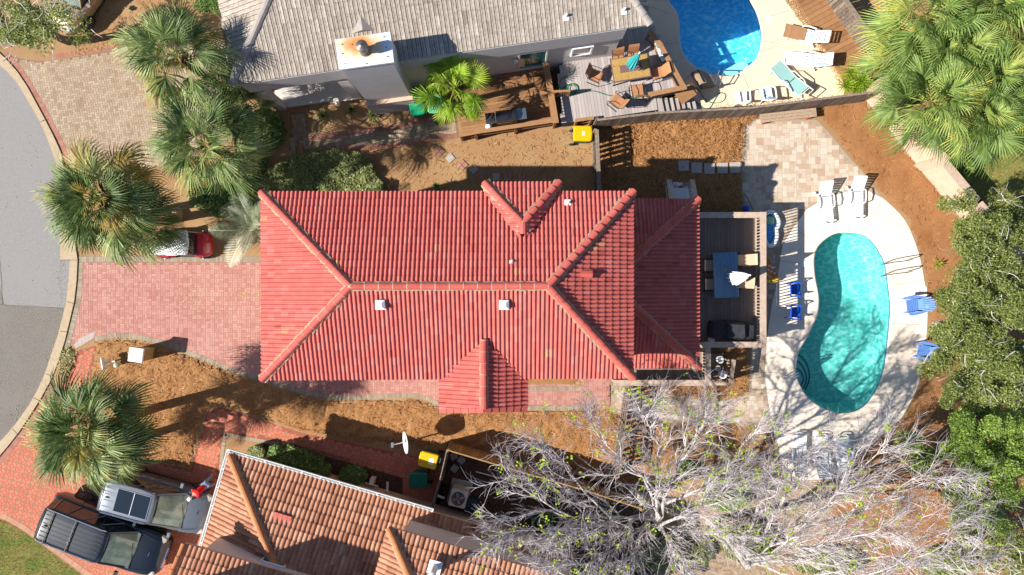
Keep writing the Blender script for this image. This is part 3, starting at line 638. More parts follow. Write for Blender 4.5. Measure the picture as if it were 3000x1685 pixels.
# ------------------------------------------------------------------ tiled roofs
BARREL = [(0, 0.0), (.05, .45), (.16, .82), (.31, 1.0), (.46, .82), (.57, .45), (.62, 0), (.72, -.3), (.90, -.3)]
SPAN = [(0, 0.0), (.06, .5), (.2, .86), (.36, 1.0), (.52, .86), (.66, .5), (.72, 0), (.8, -.2), (.93, -.2)]
SLAB = [(0, 0.0), (.04, 1.0), (.32, .92), (.36, .72), (.42, .72), (.46, .92), (.88, 1.0), (.92, 0)]
def tiles(mb, poly, e0, e1, prof=BARREL, pitch=0.155, course=0.30, amp=0.043, step=0.03, z_off=0.0, bias=0.0, rare=0.004):
    """poly: convex 3D outline on the roof plane; e0-e1: its eave"""
    e0, e1 = Vector(e0), Vector(e1); Uv = (e1 - e0).normalized()
    N = Vector((0, 0, 0)); n = len(poly); poly = [Vector(p) for p in poly]
    for i in range(n): N += poly[i].cross(poly[(i + 1) % n])
    N.normalize()
    if N.z < 0: N = -N
    V = N.cross(Uv)
    if V.z < 0: V = -V
    uv = [((p - e0).dot(Uv), (p - e0).dot(V)) for p in poly]
    umin, umax = min(u for u, v in uv), max(u for u, v in uv)
    def rng(u):
        vs = []
        for i in range(n):
            (u0, v0), (u1, v1) = uv[i], uv[(i + 1) % n]
            if (u0 - u) * (u1 - u) <= 0 and abs(u1 - u0) > 1e-9: vs.append(v0 + (v1 - v0) * (u - u0) / (u1 - u0))
        return (min(vs), max(vs)) if len(vs) >= 2 else None
    k0, k1 = int(math.floor(umin / pitch)), int(math.ceil(umax / pitch))
    flip = Uv.cross(V).dot(N) < 0
    tints = {}
    for k in range(k0, k1 + 1):
        smp = [((k + t) * pitch, h) for t, h in prof] + [((k + 1) * pitch, prof[0][1])]
        for a in range(len(smp) - 1):
            (ua, ha), (ub, hb) = smp[a], smp[a + 1]
            ua2, ub2 = max(ua, umin + 1e-5), min(ub, umax - 1e-5)
            if ub2 - ua2 < 1e-5: continue
            ra, rb = rng(ua2), rng(ub2)
            if ra is None or rb is None: continue
            r0 = int(math.floor((min(ra[0], rb[0]) + 1e-6) / course)); r1 = int(math.ceil(max(ra[1], rb[1]) / course))
            for r_ in range(r0, r1):
                va, vb = r_ * course, (r_ + 1) * course
                a0, a1 = max(va, ra[0]), min(vb, ra[1]); b0, b1 = max(va, rb[0]), min(vb, rb[1])
                if a1 <= a0 and b1 <= b0: continue
                a1 = max(a0, a1); b1 = max(b0, b1)
                key = (k, r_)
                if key not in tints:
                    t = min(.94, max(0, R.gauss(.5 + bias, .22)))
                    if R.random() < rare: t = 1.0
                    tints[key] = (t, U(-.004, .004))
                t, jj = tints[key]
                def pt(u, v, h): return e0 + Uv * u + V * v + N * (amp * h + step * (1 - (v - va) / course) + z_off + jj)
                q = [pt(ua2, a0, ha), pt(ub2, b0, hb), pt(ub2, b1, hb), pt(ua2, a1, ha)]
                bse0 = e0 + Uv * ua2 + V * a0 + N * (amp * ha + z_off - .004 - (0.05 if r_ <= 0 else 0)); bse1 = e0 + Uv * ub2 + V * b0 + N * (amp * hb + z_off - .004 - (0.05 if r_ <= 0 else 0))
                f = [(0, 1, 2, 3), (4, 5, 1, 0)]
                if flip: f = [x[::-1] for x in f]
                mb.add(q + [bse0, bse1], f, t)
def slab(mb, poly, th=0.1, drop=0.03):
    top = [Vector(p) - Vector((0, 0, drop)) for p in poly]; bot = [p - Vector((0, 0, th)) for p in top]; n = len(top)
    N = sum((top[i].cross(top[(i + 1) % n]) for i in range(n)), Vector((0, 0, 0)))
    if N.z < 0: top = top[::-1]; bot = bot[::-1]
    mb.add(top + bot, [tuple(range(n)), tuple(range(2 * n - 1, n - 1, -1))] + [(i, n + i, n + (i + 1) % n, (i + 1) % n) for i in range(n)])
def cap_runs(name, mat, loc, parent, runs):
    """runs: (A, B, w, h, seg, step, mortar width or None, joints)"""
    for A, B, w_, h_, sg, st, mw, jt in runs:
        c_, m_ = MB(), MB(); caps(c_, m_ if mw else None, A, B, w_, h_, sg, st, mw or .05, c_ if jt else None)
        sub(name, c_, mat, loc, parent)
        if mw: sub('mortar_bed', m_, mortar, loc, parent)
def caps(mb, mo, A, B, w=0.24, h=0.10, seg=0.32, step=0.03, mw=0.05, jn=None, over=0.0):
    A, B = Vector(A), Vector(B); d = B - A; Ln = d.length; x = d / Ln; y = Vector((0, 0, 1)).cross(x).normalized(); z = x.cross(y)
    n = max(1, round(Ln / seg)); sg = Ln / n
    prof = [(-1, -.35), (-.92, .28), (-.5, .86), (0, 1.0), (.5, .86), (.92, .28), (1, -.35)]
    for i in range(n):
        t = U(0, .9); p0 = A + x * (i * sg - over); p1 = A + x * ((i + 1) * sg)
        jt = U(-.008, .008); ra = [p0 + y * (a * w / 2 + jt) + z * (b * h + step) for a, b in prof]; rb = [p1 + y * (a * w / 2 * .93 + jt) + z * (b * h * .95) for a, b in prof]
        k = len(prof); vs = ra + rb
        mb.add(vs, [(j, j + 1, k + j + 1, k + j)[::-1] for j in range(k - 1)] + [tuple(range(k))], t)
        if jn is not None:
            q = p1 - x * .012; r1 = [q + y * (a * w / 2 * 1.01) + z * (b * h * .98 + .006) for a, b in prof]; r2 = [p + x * .03 for p in r1]
            jn.add(r1 + r2, [(j, j + 1, k + j + 1, k + j)[::-1] for j in range(k - 1)], 1.0)
    if mo is not None:   # ragged bedding mortar on both sides
        m = max(2, int(Ln / .09)); L_ = []; R_ = []
        for i in range(m + 1):
            p = A + d * (i / m); L_.append(p + y * (w / 2 + mw * U(.2, 1.5)) - z * .035); R_.append(p - y * (w / 2 + mw * U(.2, 1.5)) - z * .035)
        T = [A + d * (i / m) + z * .05 for i in range(m + 1)]
        vs = L_ + T + R_; k = m + 1
        mo.add(vs, [(i, i + 1, k + i + 1, k + i)[::-1] for i in range(m)] + [(k + i, k + i + 1, 2 * k + i + 1, 2 * k + i)[::-1] for i in range(m)])
def walls(mb, pts, z0, z1, th=0.0):
    n = len(pts); a = sum(pts[i][0] * pts[(i + 1) % n][1] - pts[(i + 1) % n][0] * pts[i][1] for i in range(n))
    if a < 0: pts = pts[::-1]
    for i in range(n):
        p, q = pts[i], pts[(i + 1) % n]; mb.add([(p[0], p[1], z0), (q[0], q[1], z0), (q[0], q[1], z1), (p[0], p[1], z1)], [(0, 1, 2, 3)])
def window(parent, c, d, w_, h_, mat=glass_dk, fm=white_m, name='window'):
    """c: centre on the wall, d: outward unit vector"""
    d = Vector(d).normalized(); x = Vector((-d.y, d.x, 0)); c = Vector(c); M = Matrix((x, d, Vector((0, 0, 1)))).transposed()
    mb = MB(); t = .07
    for dx, dz, sx, sz in ((0, h_ / 2, w_ + t, t), (0, -h_ / 2, w_ + .12, t)): mb.box(c + Vector((0, 0, dz)) + d * .02, (sx, .1, sz), 0, .5, M)
    for s_ in (-1, 1): mb.box(c + x * s_ * w_ / 2 + d * .02, (t, .096, h_ - t), 0, .5, M)
    f = obj(name, mb, fm, parent, True)
    g = MB().box(c + d * .005, (w_ - .03, .03, h_ - .03), 0, .5, M)
    gv = [tuple(Vector(p) - parent.location) for p in g.v]; g.v = gv
    obj('pane', g, mat, f)

# ---- the main house
ze, zr = 6.0, 7.32
NW, NE, SE, SW = P(765, 562, ze), P(1855, 561, ze), P(1855, 1108, ze), P(767, 1113, ze)
RW, RE = P(1028, 839, zr), P(1606, 838, zr)
def plane_z(a, b, c, x, y):
    n = (b - a).cross(c - a); return a.z - (n.x * (x - a.x) + n.y * (y - a.y)) / n.z
hs = thing('house', 'red tiled two-storey house with hip roof in the centre', 'house', (-2.2, 0, 0))
wl = [(NW.x + .4, NW.y - .4), (NE.x - .35, NE.y - .4), (SE.x - .35, SE.y + .4), (SW.x + .4, SW.y + .4)]
mb = MB(); walls(mb, wl, 0, 5.92)
e1 = P(1855, 583, 3.5); e2 = P(2047, 583, 3.5); e3 = P(2049, 1078, 3.5); e4 = P(1855, 1078, 3.5)
wx = NE.x - .34
bay = [P(1419, 535, 6.04), P(1638, 534, 6.04)]
walls(mb, [(bay[0].x + .3, NW.y - .5), (bay[1].x - .3, NW.y - .5), (bay[1].x - .3, bay[0].y - .28), (bay[0].x + .3, bay[0].y - .28)], 0, 5.95)
walls(mb, [(wx, e1.y - .5), (e2.x - .75, e1.y - .5), (e2.x - .75, e4.y + 1.2), (wx, e4.y + 1.2)], 0, 3.42)
wall = obj('wall', mb, peach_w, hs, True)
roof = MB()
N_ = lambda *q: list(q)
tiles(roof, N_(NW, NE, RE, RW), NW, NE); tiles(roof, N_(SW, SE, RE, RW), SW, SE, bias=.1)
tiles(roof, N_(NW, RW, SW), SW, NW, bias=.15); tiles(roof, N_(NE, RE, SE), NE, SE, step=.03, bias=-.05, rare=.012)  # bias paints sunward slopes lighter and the east slope darker
# small projecting hip on the north side
A_, B_ = bay; Cc = P(1532, 655, 6.78)
mz = lambda x, y: plane_z(NW, NE, RE, x, y)
yb = NW.y - 1.55; D_ = Vector((A_.x, yb, mz(0, yb) - .05)); E_ = Vector((B_.x, yb, mz(0, yb) - .05))
tiles(roof, [A_, B_, Cc], A_, B_, z_off=.01)
tiles(roof, [A_, Cc, Vector((Cc.x, Cc.y - .5, mz(0, Cc.y - .5) - .02)), Vector((A_.x, NW.y, 6.02))], Vector((A_.x, NW.y, 6.02)), A_, z_off=.01)
tiles(roof, [B_, Cc, Vector((Cc.x, Cc.y - .5, mz(0, Cc.y - .5) - .02)), Vector((B_.x, NW.y, 6.02))], Vector((B_.x, NW.y, 6.02)), B_, z_off=.01)
# porch gable on the south side
gz = 5.9; gr = 6.62
gR0, gR1 = P(1418, 1000, gr), P(1418, 1196, gr)
gW0, gW1 = P(1288, 1112, gz), P(1288, 1198, gz); gE0, gE1 = P(1545, 1110, gz), P(1545, 1194, gz)
wlo = plane_z(SW, SE, RE, 0, gR0.y); gR0 = Vector((gR0.x, gR0.y, gr))
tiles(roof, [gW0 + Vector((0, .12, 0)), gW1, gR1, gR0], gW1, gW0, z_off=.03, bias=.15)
tiles(roof, [gE0 + Vector((0, .12, 0)), gE1, gR1, gR0], gE0, gE1, z_off=.03, step=.03, bias=-.1)  # gable tint also painted lighter on the sun side, darker on the other
ro = obj('roof', roof, red_roof, hs, True)
mb = MB()
slab(mb, [NW, NE, RE, RW]); slab(mb, [SW, SE, RE, RW]); slab(mb, [NW, RW, SW]); slab(mb, [NE, RE, SE]); slab(mb, [A_, B_, Cc])
slab(mb, [gW0, gW1, gR1, gR0], .1, 0.0); slab(mb, [gE0, gE1, gR1, gR0], .1, 0.0)
mb.box(((NW.x + NE.x) / 2, (NW.y + SW.y) / 2, 5.93), (NE.x - NW.x - .06, NW.y - SW.y - .1, .06))
def sub(name, mb, mat, par_world_loc, parent):
    mb.v = [(a - par_world_loc[0], b - par_world_loc[1], c - par_world_loc[2]) for a, b, c in mb.v]; return obj(name, mb, mat, parent)
sub('soffit', mb, rail_m, hs.location, ro)
up = Vector((0, 0, .05)); HL = hs.location
cap_runs('ridge_cap', red_cap, HL, ro, [(RW + up, RE + up, .265, .10, .48, 0.0, .03, 1),
    (NW + up, RW + up, .265, .10, .42, .012, .05, 1), (SW + up, RW + up, .265, .10, .42, .012, .05, 1),
    (NE + up, RE + up, .27, .115, .36, .06, .05, 0), (SE + up, RE + up, .27, .115, .36, .05, .05, 0),
    (A_ + up, Cc + up, .265, .11, .40, .015, .07, 1), (B_ + up, Cc + up, .27, .115, .36, .05, .07, 0),
    (Cc + Vector((0, .02, .06)), Cc + Vector((0, -.36, .02)), .32, .13, .34, .01, .09, 0),
    (gR1 + Vector((0, -.02, .07)), gR0 + Vector((0, .05, .07)), .265, .10, .42, .01, .03, 1)])
cp = MB()
# verge tiles on the porch gable
for a, b, s_ in ((gW1, gR1, 1), (gR1, gE1, -1)):
    n = 6
    for i in range(n):
        p, q = a.lerp(b, i / n), a.lerp(b, (i + .96) / n)
        cp.bar(p + Vector((0, -.07, .03)), q + Vector((0, -.07, .05)), .16, .06, R.random())
sub('verge_tile', cp, red_cap, hs.location, ro)
# gable wall and porch posts under it
mb = MB(); yg = gR1.y + .25
mb.add([(gW1.x + .3, yg, 0), (gE1.x - .3, yg, 0), (gE1.x - .3, yg, gz), ((gW1.x + gE1.x) / 2, yg, gr - .12), (gW1.x + .3, yg, gz)], [(0, 1, 2, 3, 4)])
walls(mb, [(gW1.x + .3, SW.y + .5), (gE1.x - .3, SW.y + .5), (gE1.x - .3, yg + .01), (gW1.x + .3, yg + .01)], 0, gz)
obj('porch_wall', mb, peach_w, hs, True)
# lower rear roof
lr = MB(); ht = plane_z; zt = 4.55
h1 = Vector((wx, P(0, 800, zt).y, zt)); h2 = Vector((wx, P(0, 855, zt).y, zt))
e1 = Vector((wx, e1.y, 3.5)); e4 = Vector((wx, e4.y, 3.5))
tiles(lr, [e2, e3, h2, h1], e3, e2, bias=.0); tiles(lr, [e1, e2, h1], e1, e2); tiles(lr, [e4, e3, h2], e4, e3)
lo = obj('rear_roof', lr, red_roof, hs, True)
cap_runs('hip_cap', red_cap, HL, lo, [(e2 + up, h1 + up, .30, .12, .4, .02, .04, 0), (e3 + up, h2 + up, .30, .12, .4, .02, .05, 0)])
mb = MB(); slab(mb, [e2, e3, h2, h1]); slab(mb, [e1, e2, h1]); slab(mb, [e4, e3, h2])
mb.bar(Vector((wx, e4.y + .08, 3.36)), Vector((e3.x - .1, e3.y + .08, 3.36)), .1, .2); mb.bar(Vector((e2.x - .1, e2.y, 3.36)), Vector((e3.x - .1, e3.y, 3.36)), .1, .2)
for yy in (e2.y - .2, 0.0, e3.y + .25): mb.box((e2.x - .2, yy, 1.65), (.14, .14, 3.3))
sub('porch_beam', mb, rail_m, hs.location, lo)
# roof fittings
def vent(px, py, z, sz=.30):
    p = P(px, py, z); mb = MB(); mb.box(p + Vector((0, 0, -.02)), (sz * 1.15, sz * 1.15, .05)); mb.box(p + Vector((.01, 0, .09)), (sz * .9, sz * .9, .16))
    mb.loft([[p + Vector((a * sz * .55, b * sz * .55, .17)) for a, b in ((-1, -1), (1, -1), (1, 1), (-1, 1))], [p + Vector((a * sz * .2, b * sz * .2, .24)) for a, b in ((-1, -1), (1, -1), (1, 1), (-1, 1))]])
    obj('roof_vent', mb, white_m, hs, True)
sz_ = lambda py, z0: z0
def south_z(y): return plane_z(SW, SE, RE, 0, y)
for px in (1116, 1477):
    y = P(px, 893, 7.1).y; vent(px, 893, south_z(y) + .04)
def pipe(px, py, z, r_=.045, h_=.18, flash=.14, par=None):
    p = P(px, py, z); mb = MB(); mb.box(p, (flash * 2, flash * 2, .03)); mb.lathe(p, [(r_ * 1.5, 0), (r_, .06), (r_, h_)], 10)
    obj('vent_pipe', mb, white_m, par or hs, True)
pipe(1663, 594, mz(0, P(0, 594, 6.2).y) + .05, .05, .16, .11); pipe(1498, 767, mz(0, P(0, 767, 7).y) + .05, .03, .14, .06)
mb = MB(); p = P(1712, 804, 6.0); p.z = plane_z(NE, RE, SE, p.x, p.y) + .12
mb.loft([[p + Vector((x, a * .16, -.08 + .16 * (1 - a * a))) for a in (-1, -.6, 0, .6, 1)] for x in (-.22, .2)], .3, True, True); obj('loose_cap_tile', mb, red_cap, hs, True)
mb = MB(); p = P(1617, 822, 7.3)
for k in range(4): mb.box(p + Vector((U(-.1, .12), U(-.1, .12), .02)), (.2, .035, .05), U(.4, 1.2))
obj('broken_mortar', mb, mortar, hs, True)
for (x, zc, ww) in ((-8, 4.4, 1.2), (-5, 4.4, 1.0), (-3, 1.6, 1.2), (0.5, 4.4, 1.2), (2.5, 1.6, 1.2)): window(hs, (x, wl[0][1], zc), (0, 1, 0), ww, 1.2)
for (x, zc, ww) in ((-8, 4.4, 1.2), (-6, 4.4, 1.2), (-8, 1.6, 1.2), (2, 4.4, 1.2), (3, 1.6, 1.0)): window(hs, (x, wl[2][1], zc), (0, -1, 0), ww, 1.2)
for yy in (-1.8, 1.8): window(hs, (wl[0][0], yy, 4.4), (-1, 0, 0), 1.4, 1.3)
mb = MB().box((wl[0][0] - .03, 0, 1.1), (.08, 4.6, 2.2))
for k in range(1, 5): mb.box((wl[0][0] - .075, 0, k * .44), (.02, 4.5, .02))
obj('garage_door', mb, white_m, hs, True)
window(hs, (wx + .02, 0.3, 4.9), (1, 0, 0), 1.4, .8); window(hs, (e2.x - .74, 0.3, 2.15), (1, 0, 0), 1.8, 2.0, name='sliding_door')

# ---- the north house (grey-beige flat tiles)
z0 = 4.5
nSW, nSE = P(678, 249, z0), P(1904, 72, z0)
ud = (nSE - nSW).normalized(); vd = Vector((-ud.y, ud.x, 0))
wid = 9.6; rise = 0.36
nNW, nNE = nSW + vd * wid, nSE + vd * wid
hr = wid / 2
nRW = nSW + ud * hr * .82 + vd * hr; nRE = nSE - ud * hr * .62 + vd * hr
for q in (nRW, nRE): q.z = z0 + hr * rise
nh = thing('house', 'house with greige flat-tiled roof and white chimney beside the brown deck', 'house', nSW + ud * 8 + vd * 4 - Vector((0, 0, z0)))
mb = MB(); iw = lambda p, a, b: (p + ud * a + vd * b)
# recessed porch at the west end
c1, c2 = iw(nSW, .35, .1), iw(nSE, -.9, .1)
ww_ = [iw(nSW, 4.1, .1), c2, iw(nNE, -.9, -.4), iw(nNW, .35, -.4), iw(nSW, .35, 1.3), iw(nSW, 4.1, 1.3)]
walls(mb, [(p.x, p.y) for p in ww_], 0, z0 - .06); mb.prism([(p.x, p.y) for p in (iw(nSW, .35, .12), iw(nSW, 4.1, .12), iw(nSW, 4.1, 1.3), iw(nSW, .35, 1.3))], .05, .16)
obj('wall', mb, stucco, nh, True)
M_ud = Matrix((ud, vd, Vector((0, 0, 1)))).transposed()
mb = MB(); mb.bar(iw(nSW, .3, .06) - Vector((0, 0, .62)), iw(nSE, -.88, .06) - Vector((0, 0, .62)), .16, 1.1); obj('frieze_band', mb, stucco2, nh, True)
for a in (.5, 3.9): obj('porch_column', MB().box(iw(nSW, a, .22) - Vector((0, 0, z0 - 1.4)), (.4, .34, 2.8), 0, .5, M_ud), stucco, nh, True)
mb = MB(); tiles(mb, [nSW, nSE, nRE, nRW], nSW, nSE, SLAB, .172, .47, .05, .022); tiles(mb, [nSW, nRW, nNW], nNW, nSW, SLAB, .172, .47, .05, .022, bias=.15)  # west slope tint painted lighter, as the sunward side
tiles(mb, [nSE, nRE, nNE], nSE, nNE, SLAB, .172, .47, .05, .022); tiles(mb, [nNW, nNE, nRE, nRW], nNE, nNW, SLAB, .172, .47, .05, .022)
nro = obj('roof', mb, gtile, nh, True)
mb = MB()
u4 = Vector((0, 0, .04))
cap_runs('ridge_cap', gcap, nh.location, nro, [(a + u4, b + u4, .32, .12, .42 if a is nSE else .6, .03 if a is nSE else .004, None, 0) for a, b in ((nSW, nRW), (nSE, nRE), (nRW, nRE), (nNW, nRW), (nNE, nRE))])
for q in ([nSW, nSE, nRE, nRW], [nSW, nRW, nNW], [nSE, nRE, nNE], [nNW, nNE, nRE, nRW]): slab(mb, q, .12, .02)
sub('soffit', mb, stucco2, nh.location, nro)
# chimney
ct = [P(981, 116, 6.4), P(1143, 93, 6.4), P(1154, 182, 6.4), P(994, 204, 6.4)]; cc = sum(ct, Vector()) / 4
bd = [cc + (p - cc) * .94 for p in ct]
mb = MB(); sh_ = 1.75
mb.prism([(p.x, p.y) for p in bd], 0, 6.28)
fr_ = [bd[3], bd[2]]; lower = [(p + vd * 0) for p in fr_]
base = [bd[3] - ud * .06 - vd * .0, bd[2] + ud * .06, bd[2] + ud * .06 - vd * .14, bd[3] - ud * .06 - vd * .14]
mb.prism([(p.x, p.y) for p in base], 0, sh_)
ch = obj('chimney', mb, stucco2, nh, True)
mb = MB(); mb.prism([(p.x, p.y) for p in [bd[3] - ud * .08, bd[2] + ud * .08, bd[2] + ud * .08 - vd * .17, bd[3] - ud * .08 - vd * .17]], sh_, sh_ + .05); sub('shoulder_ledge', mb, peach_w, nh.location, ch)
mb = MB(); top = [p.copy() for p in ct]; lowr = [p - Vector((0, 0, .13)) for p in ct]; ap = [cc + (p - cc) * .02 + Vector((0, 0, .06)) for p in ct]
mb.loft([[tuple(p) for p in r_[::-1]] for r_ in (lowr, top, ap)])
cap_mat = M_('cap_sheet_metal', (0.66, 0.70, 0.76), (0.6, 0.64, 0.7), 3, 4, 0.45)
n_ = cap_mat.node_tree.nodes; l_ = cap_mat.node_tree.links        # rust bleeding from the flue
g_ = n_.new('ShaderNodeNewGeometry'); vs_ = n_.new('ShaderNodeVectorMath'); vs_.operation = 'SUBTRACT'; l_.new(g_.outputs['Position'], vs_.inputs[0])
vp = P(1066, 140, 6.4); vs_.inputs[1].default_value = (vp.x - .15, vp.y + .08, vp.z)
sc_ = n_.new('ShaderNodeVectorMath'); sc_.operation = 'MULTIPLY'; sc_.inputs[1].default_value = (.62, 1.1, 0); l_.new(vs_.outputs['Vector'], sc_.inputs[0])
ln_ = n_.new('ShaderNodeVectorMath'); ln_.operation = 'LENGTH'; l_.new(sc_.outputs['Vector'], ln_.inputs[0])
nz_ = n_.new('ShaderNodeTexNoise'); nz_.inputs['Scale'].default_value = 3; l_.new(g_.outputs['Position'], nz_.inputs['Vector'])
ma_ = n_.new('ShaderNodeMath'); ma_.operation = 'MULTIPLY_ADD'; ma_.inputs[1].default_value = .35; l_.new(nz_.outputs['Fac'], ma_.inputs[0]); l_.new(ln_.outputs['Value'], ma_.inputs[2])
rp_ = n_.new('ShaderNodeValToRGB'); e_ = rp_.color_ramp.elements; e_[0].position = .38; e_[0].color = (0.55, .22, .07, 1); e_[1].position = .86; e_[1].color = (.66, .70, .76, 1); x_ = e_.new(.62); x_.color = (.66, .48, .30, 1)
l_.new(ma_.outputs['Value'], rp_.inputs['Fac']); l_.new(rp_.outputs['Color'], n_['Principled BSDF'].inputs['Base Color'])
sub('chimney_cap', mb, cap_mat, nh.location, ch)
mb = MB(); v0 = P(1070, 150, 6.45)
mb.lathe(v0, [(.20, 0), (.19, .05), (.15, .10), (.15, .26), (.165, .27), (.15, .3), (.15, .34)], 20)
mb.lathe(v0, [(.17, .36), (.205, .40), (.20, .62), (.04, .70), (.01, .74)], 24); sub('flue', mb, M_('flue_steel', (.12, .10, .09), (.2, .17, .14), 4, 4, .45, metal=.5), nh.location, ch)
mb = MB()
for (a, b) in ((.12, .2), (.3, .25), (.12, .85), (.5, .93), (.88, .15), (.9, .5), (.9, .8), (.1, .5)):
    p = ct[0].lerp(ct[1], a).lerp(ct[3].lerp(ct[2], a), b); mb.lathe(p + Vector((0, 0, .02)), [(.02, 0), (.02, .03)], 6)
sub('cap_screw', mb, metal_dk, nh.location, ch)
mb = MB(); q = P(1066, 95, 4.9); q.z = plane_z(nSW, nSE, nRE, q.x, q.y)
mb.add([q + ud * -.5 + Vector((0, 0, .02)), q + ud * .5 + Vector((0, 0, .02)), q + Vector((0, 0, .26)), q + vd * .66 + Vector((0, 0, .26)), q + ud * .02 + vd * .6 + Vector((0, 0, .24))], [(0, 2, 3), (2, 1, 3), (0, 1, 2)]); obj('cricket', mb, gcap, nh, True)
for px, py in ((1655, 62), (1822, 44)):
    p = P(px, py, 4.3); p.z = plane_z(nSW, nSE, nRE, p.x, p.y) + .05; mb = MB(); mb.box(p - Vector((0, .03, 0)), (.22, .28, .03), radians(8)); mb.lathe(p + Vector((0, 0, 0)), [(.07, 0), (.045, .08), (.045, .2)], 10); obj('vent_pipe', mb, white_m, nh, True)
def nwall(px, py, z):        # a point of the south wall seen at this pixel at height z
    p = P(px, py, z); t = (p - c1).dot(ud); return c1 + ud * t + Vector((0, 0, z - c1.z))
wp = nwall(1562, 186, 2.1); window(nh, wp - vd * .02 , -vd, 1.15, 2.0, glass_teal, stucco, 'door')
wp = nwall(1705, 150, 2.3); window(nh, wp - vd * .02, -vd, .8, .9, glass_dk, white_m)
wp = nwall(850, 266, 2.2) + vd * 1.2; window(nh, wp - vd * .02, -vd, .9, 1.1, glass_teal, white_m)
p = nwall(1512, 183, 2.4) - vd * .1; mb = MB(); mb.lathe(p, [(.03, -.12), (.08, -.1), (.09, .08), (.03, .16)], 8); obj('wall_lamp', mb, white_m, nh, True)
p = nwall(985, 288, .55) - vd * .15; mb = MB(); mb.box(p, (.22, .2, .3), radians(8)); mb.tube([p + ud * -.3, p + ud * .9], .025); mb.tube([p, p - vd * .15 + Vector((0, 0, .2))], .05); obj('hose_bib', mb, metal_w, nh, True)

# ---- the south house (terracotta, rotated)
gz0 = 3.0
aNW, aNE, aSW = P(673, 1327, gz0), P(1267, 1500, gz0), P(585, 1608, gz0)
us = (aNE - aNW).normalized(); vs2 = Vector((-us.y, us.x, 0))     # vs2 points north-east
sh = thing('house', 'terracotta tiled house with stepped roofs beside the parked cars', 'house', aNW + us * 6 - vs2 * 4 - Vector((0, 0, gz0)))
sl_ = .38; bw = 4.6
def aw(u, v, z): q = aNW + us * u - vs2 * v; q.z = z; return q
hipE = aw(bw, bw, gz0 + bw * sl_)
mb = MB(); TP = dict(prof=SPAN, pitch=.188, course=.415, amp=.045, step=.03)
tiles(mb, [aw(0, 0, gz0), aw(14.5, 0, gz0), aw(14.5, bw, gz0 + bw * sl_), hipE], aw(0, 0, gz0), aw(14.5, 0, gz0), **TP)
tiles(mb, [aw(0, 0, gz0), hipE, aw(0, bw, gz0)], aw(0, bw, gz0), aw(0, 0, gz0), **TP)
ar = obj('roof', mb, terra, sh, True)
cap_runs('hip_cap', terra_cap, sh.location, ar, [(aw(0.05, .05, gz0 + .08), hipE + up, .26, .13, .40, .012, .06, 0)])
mb = MB(); slab(mb, [aw(0, 0, gz0), aw(14.5, 0, gz0), aw(14.5, bw, gz0 + bw * sl_), hipE], .1, .03); slab(mb, [aw(0, 0, gz0), hipE, aw(0, bw, gz0)], .1, .03); sub('soffit', mb, peach_w, sh.location, ar)
mb = MB()
gE = (P(1267, 1500, gz0) - aNW).dot(us)
def gutter(mb, a, b, side):
    n = side; mb.bar(a + n * .03, b + n * .03, .02, .10); mb.bar(a + n * .13, b + n * .13, .02, .10); mb.bar(a + n * .08 - Vector((0, 0, .05)), b + n * .08 - Vector((0, 0, .05)), .1, .015)
    k = int((b - a).length / .75)
    for i in range(k + 1): p = a.lerp(b, i / k); mb.bar(p + n * .02 + Vector((0, 0, .045)), p + n * .14 + Vector((0, 0, .045)), .03, .012)
gutter(mb, aw(-.1, 0, gz0 + .0), aw(gE, 0, gz0), vs2); gutter(mb, aw(0, -.1, gz0), aw(0, 4.55, gz0), -us); obj('gutter', mb, gutter_m, sh, True)
mb = MB(); lw = [aw(.6, .62, 0), aw(14.4, .62, 0), aw(14.4, 9, 0), aw(.6, 9, 0)]; walls(mb, [(p.x, p.y) for p in lw], 0, gz0 - .08)
obj('wall', mb, peach_w, sh, True)
# upper block west (B)
zb = 4.75
b0 = P(597, 1612, zb)      # NW corner of the upper wall
u0 = (b0 - aNW).dot(us); v0_ = -(b0 - aNW).dot(vs2)
def walls_oriented(mb, q, z0, z1): walls(mb, [(p.x, p.y) for p in q], z0, z1)
c0_ = P(1184, 1561, zb + .0); uc = (c0_ - aNW).dot(us); vc = -(c0_ - aNW).dot(vs2)
mb = MB()
walls_oriented(mb, [aw(u0, v0_, 0), aw(uc + .6, v0_, 0), aw(uc + .6, v0_ + 6, 0), aw(u0, v0_ + 6, 0)], gz0 - .3, zb - .04)
walls_oriented(mb, [aw(uc, vc, 0), aw(14.4, vc, 0), aw(14.4, vc + 6, 0), aw(uc, vc + 6, 0)], gz0 - .2, zb - .04)
obj('upper_wall', mb, stucco, sh, True)
mb = MB(); walls_oriented(mb, [aw(u0 + .5, v0_ + .75, 0), aw(uc - 2.6, v0_ + .75, 0), aw(uc - 2.6, v0_ + 5, 0), aw(u0 + .5, v0_ + 5, 0)], zb, 7.0); mb.prism([(p.x, p.y) for p in (aw(u0 + .5, v0_ + .75, 0), aw(uc - 2.6, v0_ + .75, 0), aw(uc - 2.6, v0_ + 5, 0), aw(u0 + .5, v0_ + 5, 0))], 6.95, 7.05); obj('shadow_block', mb, stucco, sh, True)  # added block, out of view, sized to cast the shadow on the lower roof
mb = MB()
tiles(mb, [aw(u0 - .75, v0_ - .05, zb), aw(uc - .2, v0_ - .05, zb), aw(uc - .2, v0_ + 3.5, zb + 3.5 * sl_), aw(u0 - .75, v0_ + 3.5, zb + 3.5 * sl_)], aw(u0 - .75, v0_ - .05, zb), aw(uc - .2, v0_ - .05, zb), **TP)
cw = uc - .62
tiles(mb, [aw(cw, vc - .05, zb), aw(14.5, vc - .05, zb), aw(14.5, vc + 3.5, zb + 3.5 * sl_), aw(cw + 3.4, vc + 3.5, zb + 3.5 * sl_)], aw(cw, vc - .05, zb), aw(14.5, vc - .05, zb), **TP)
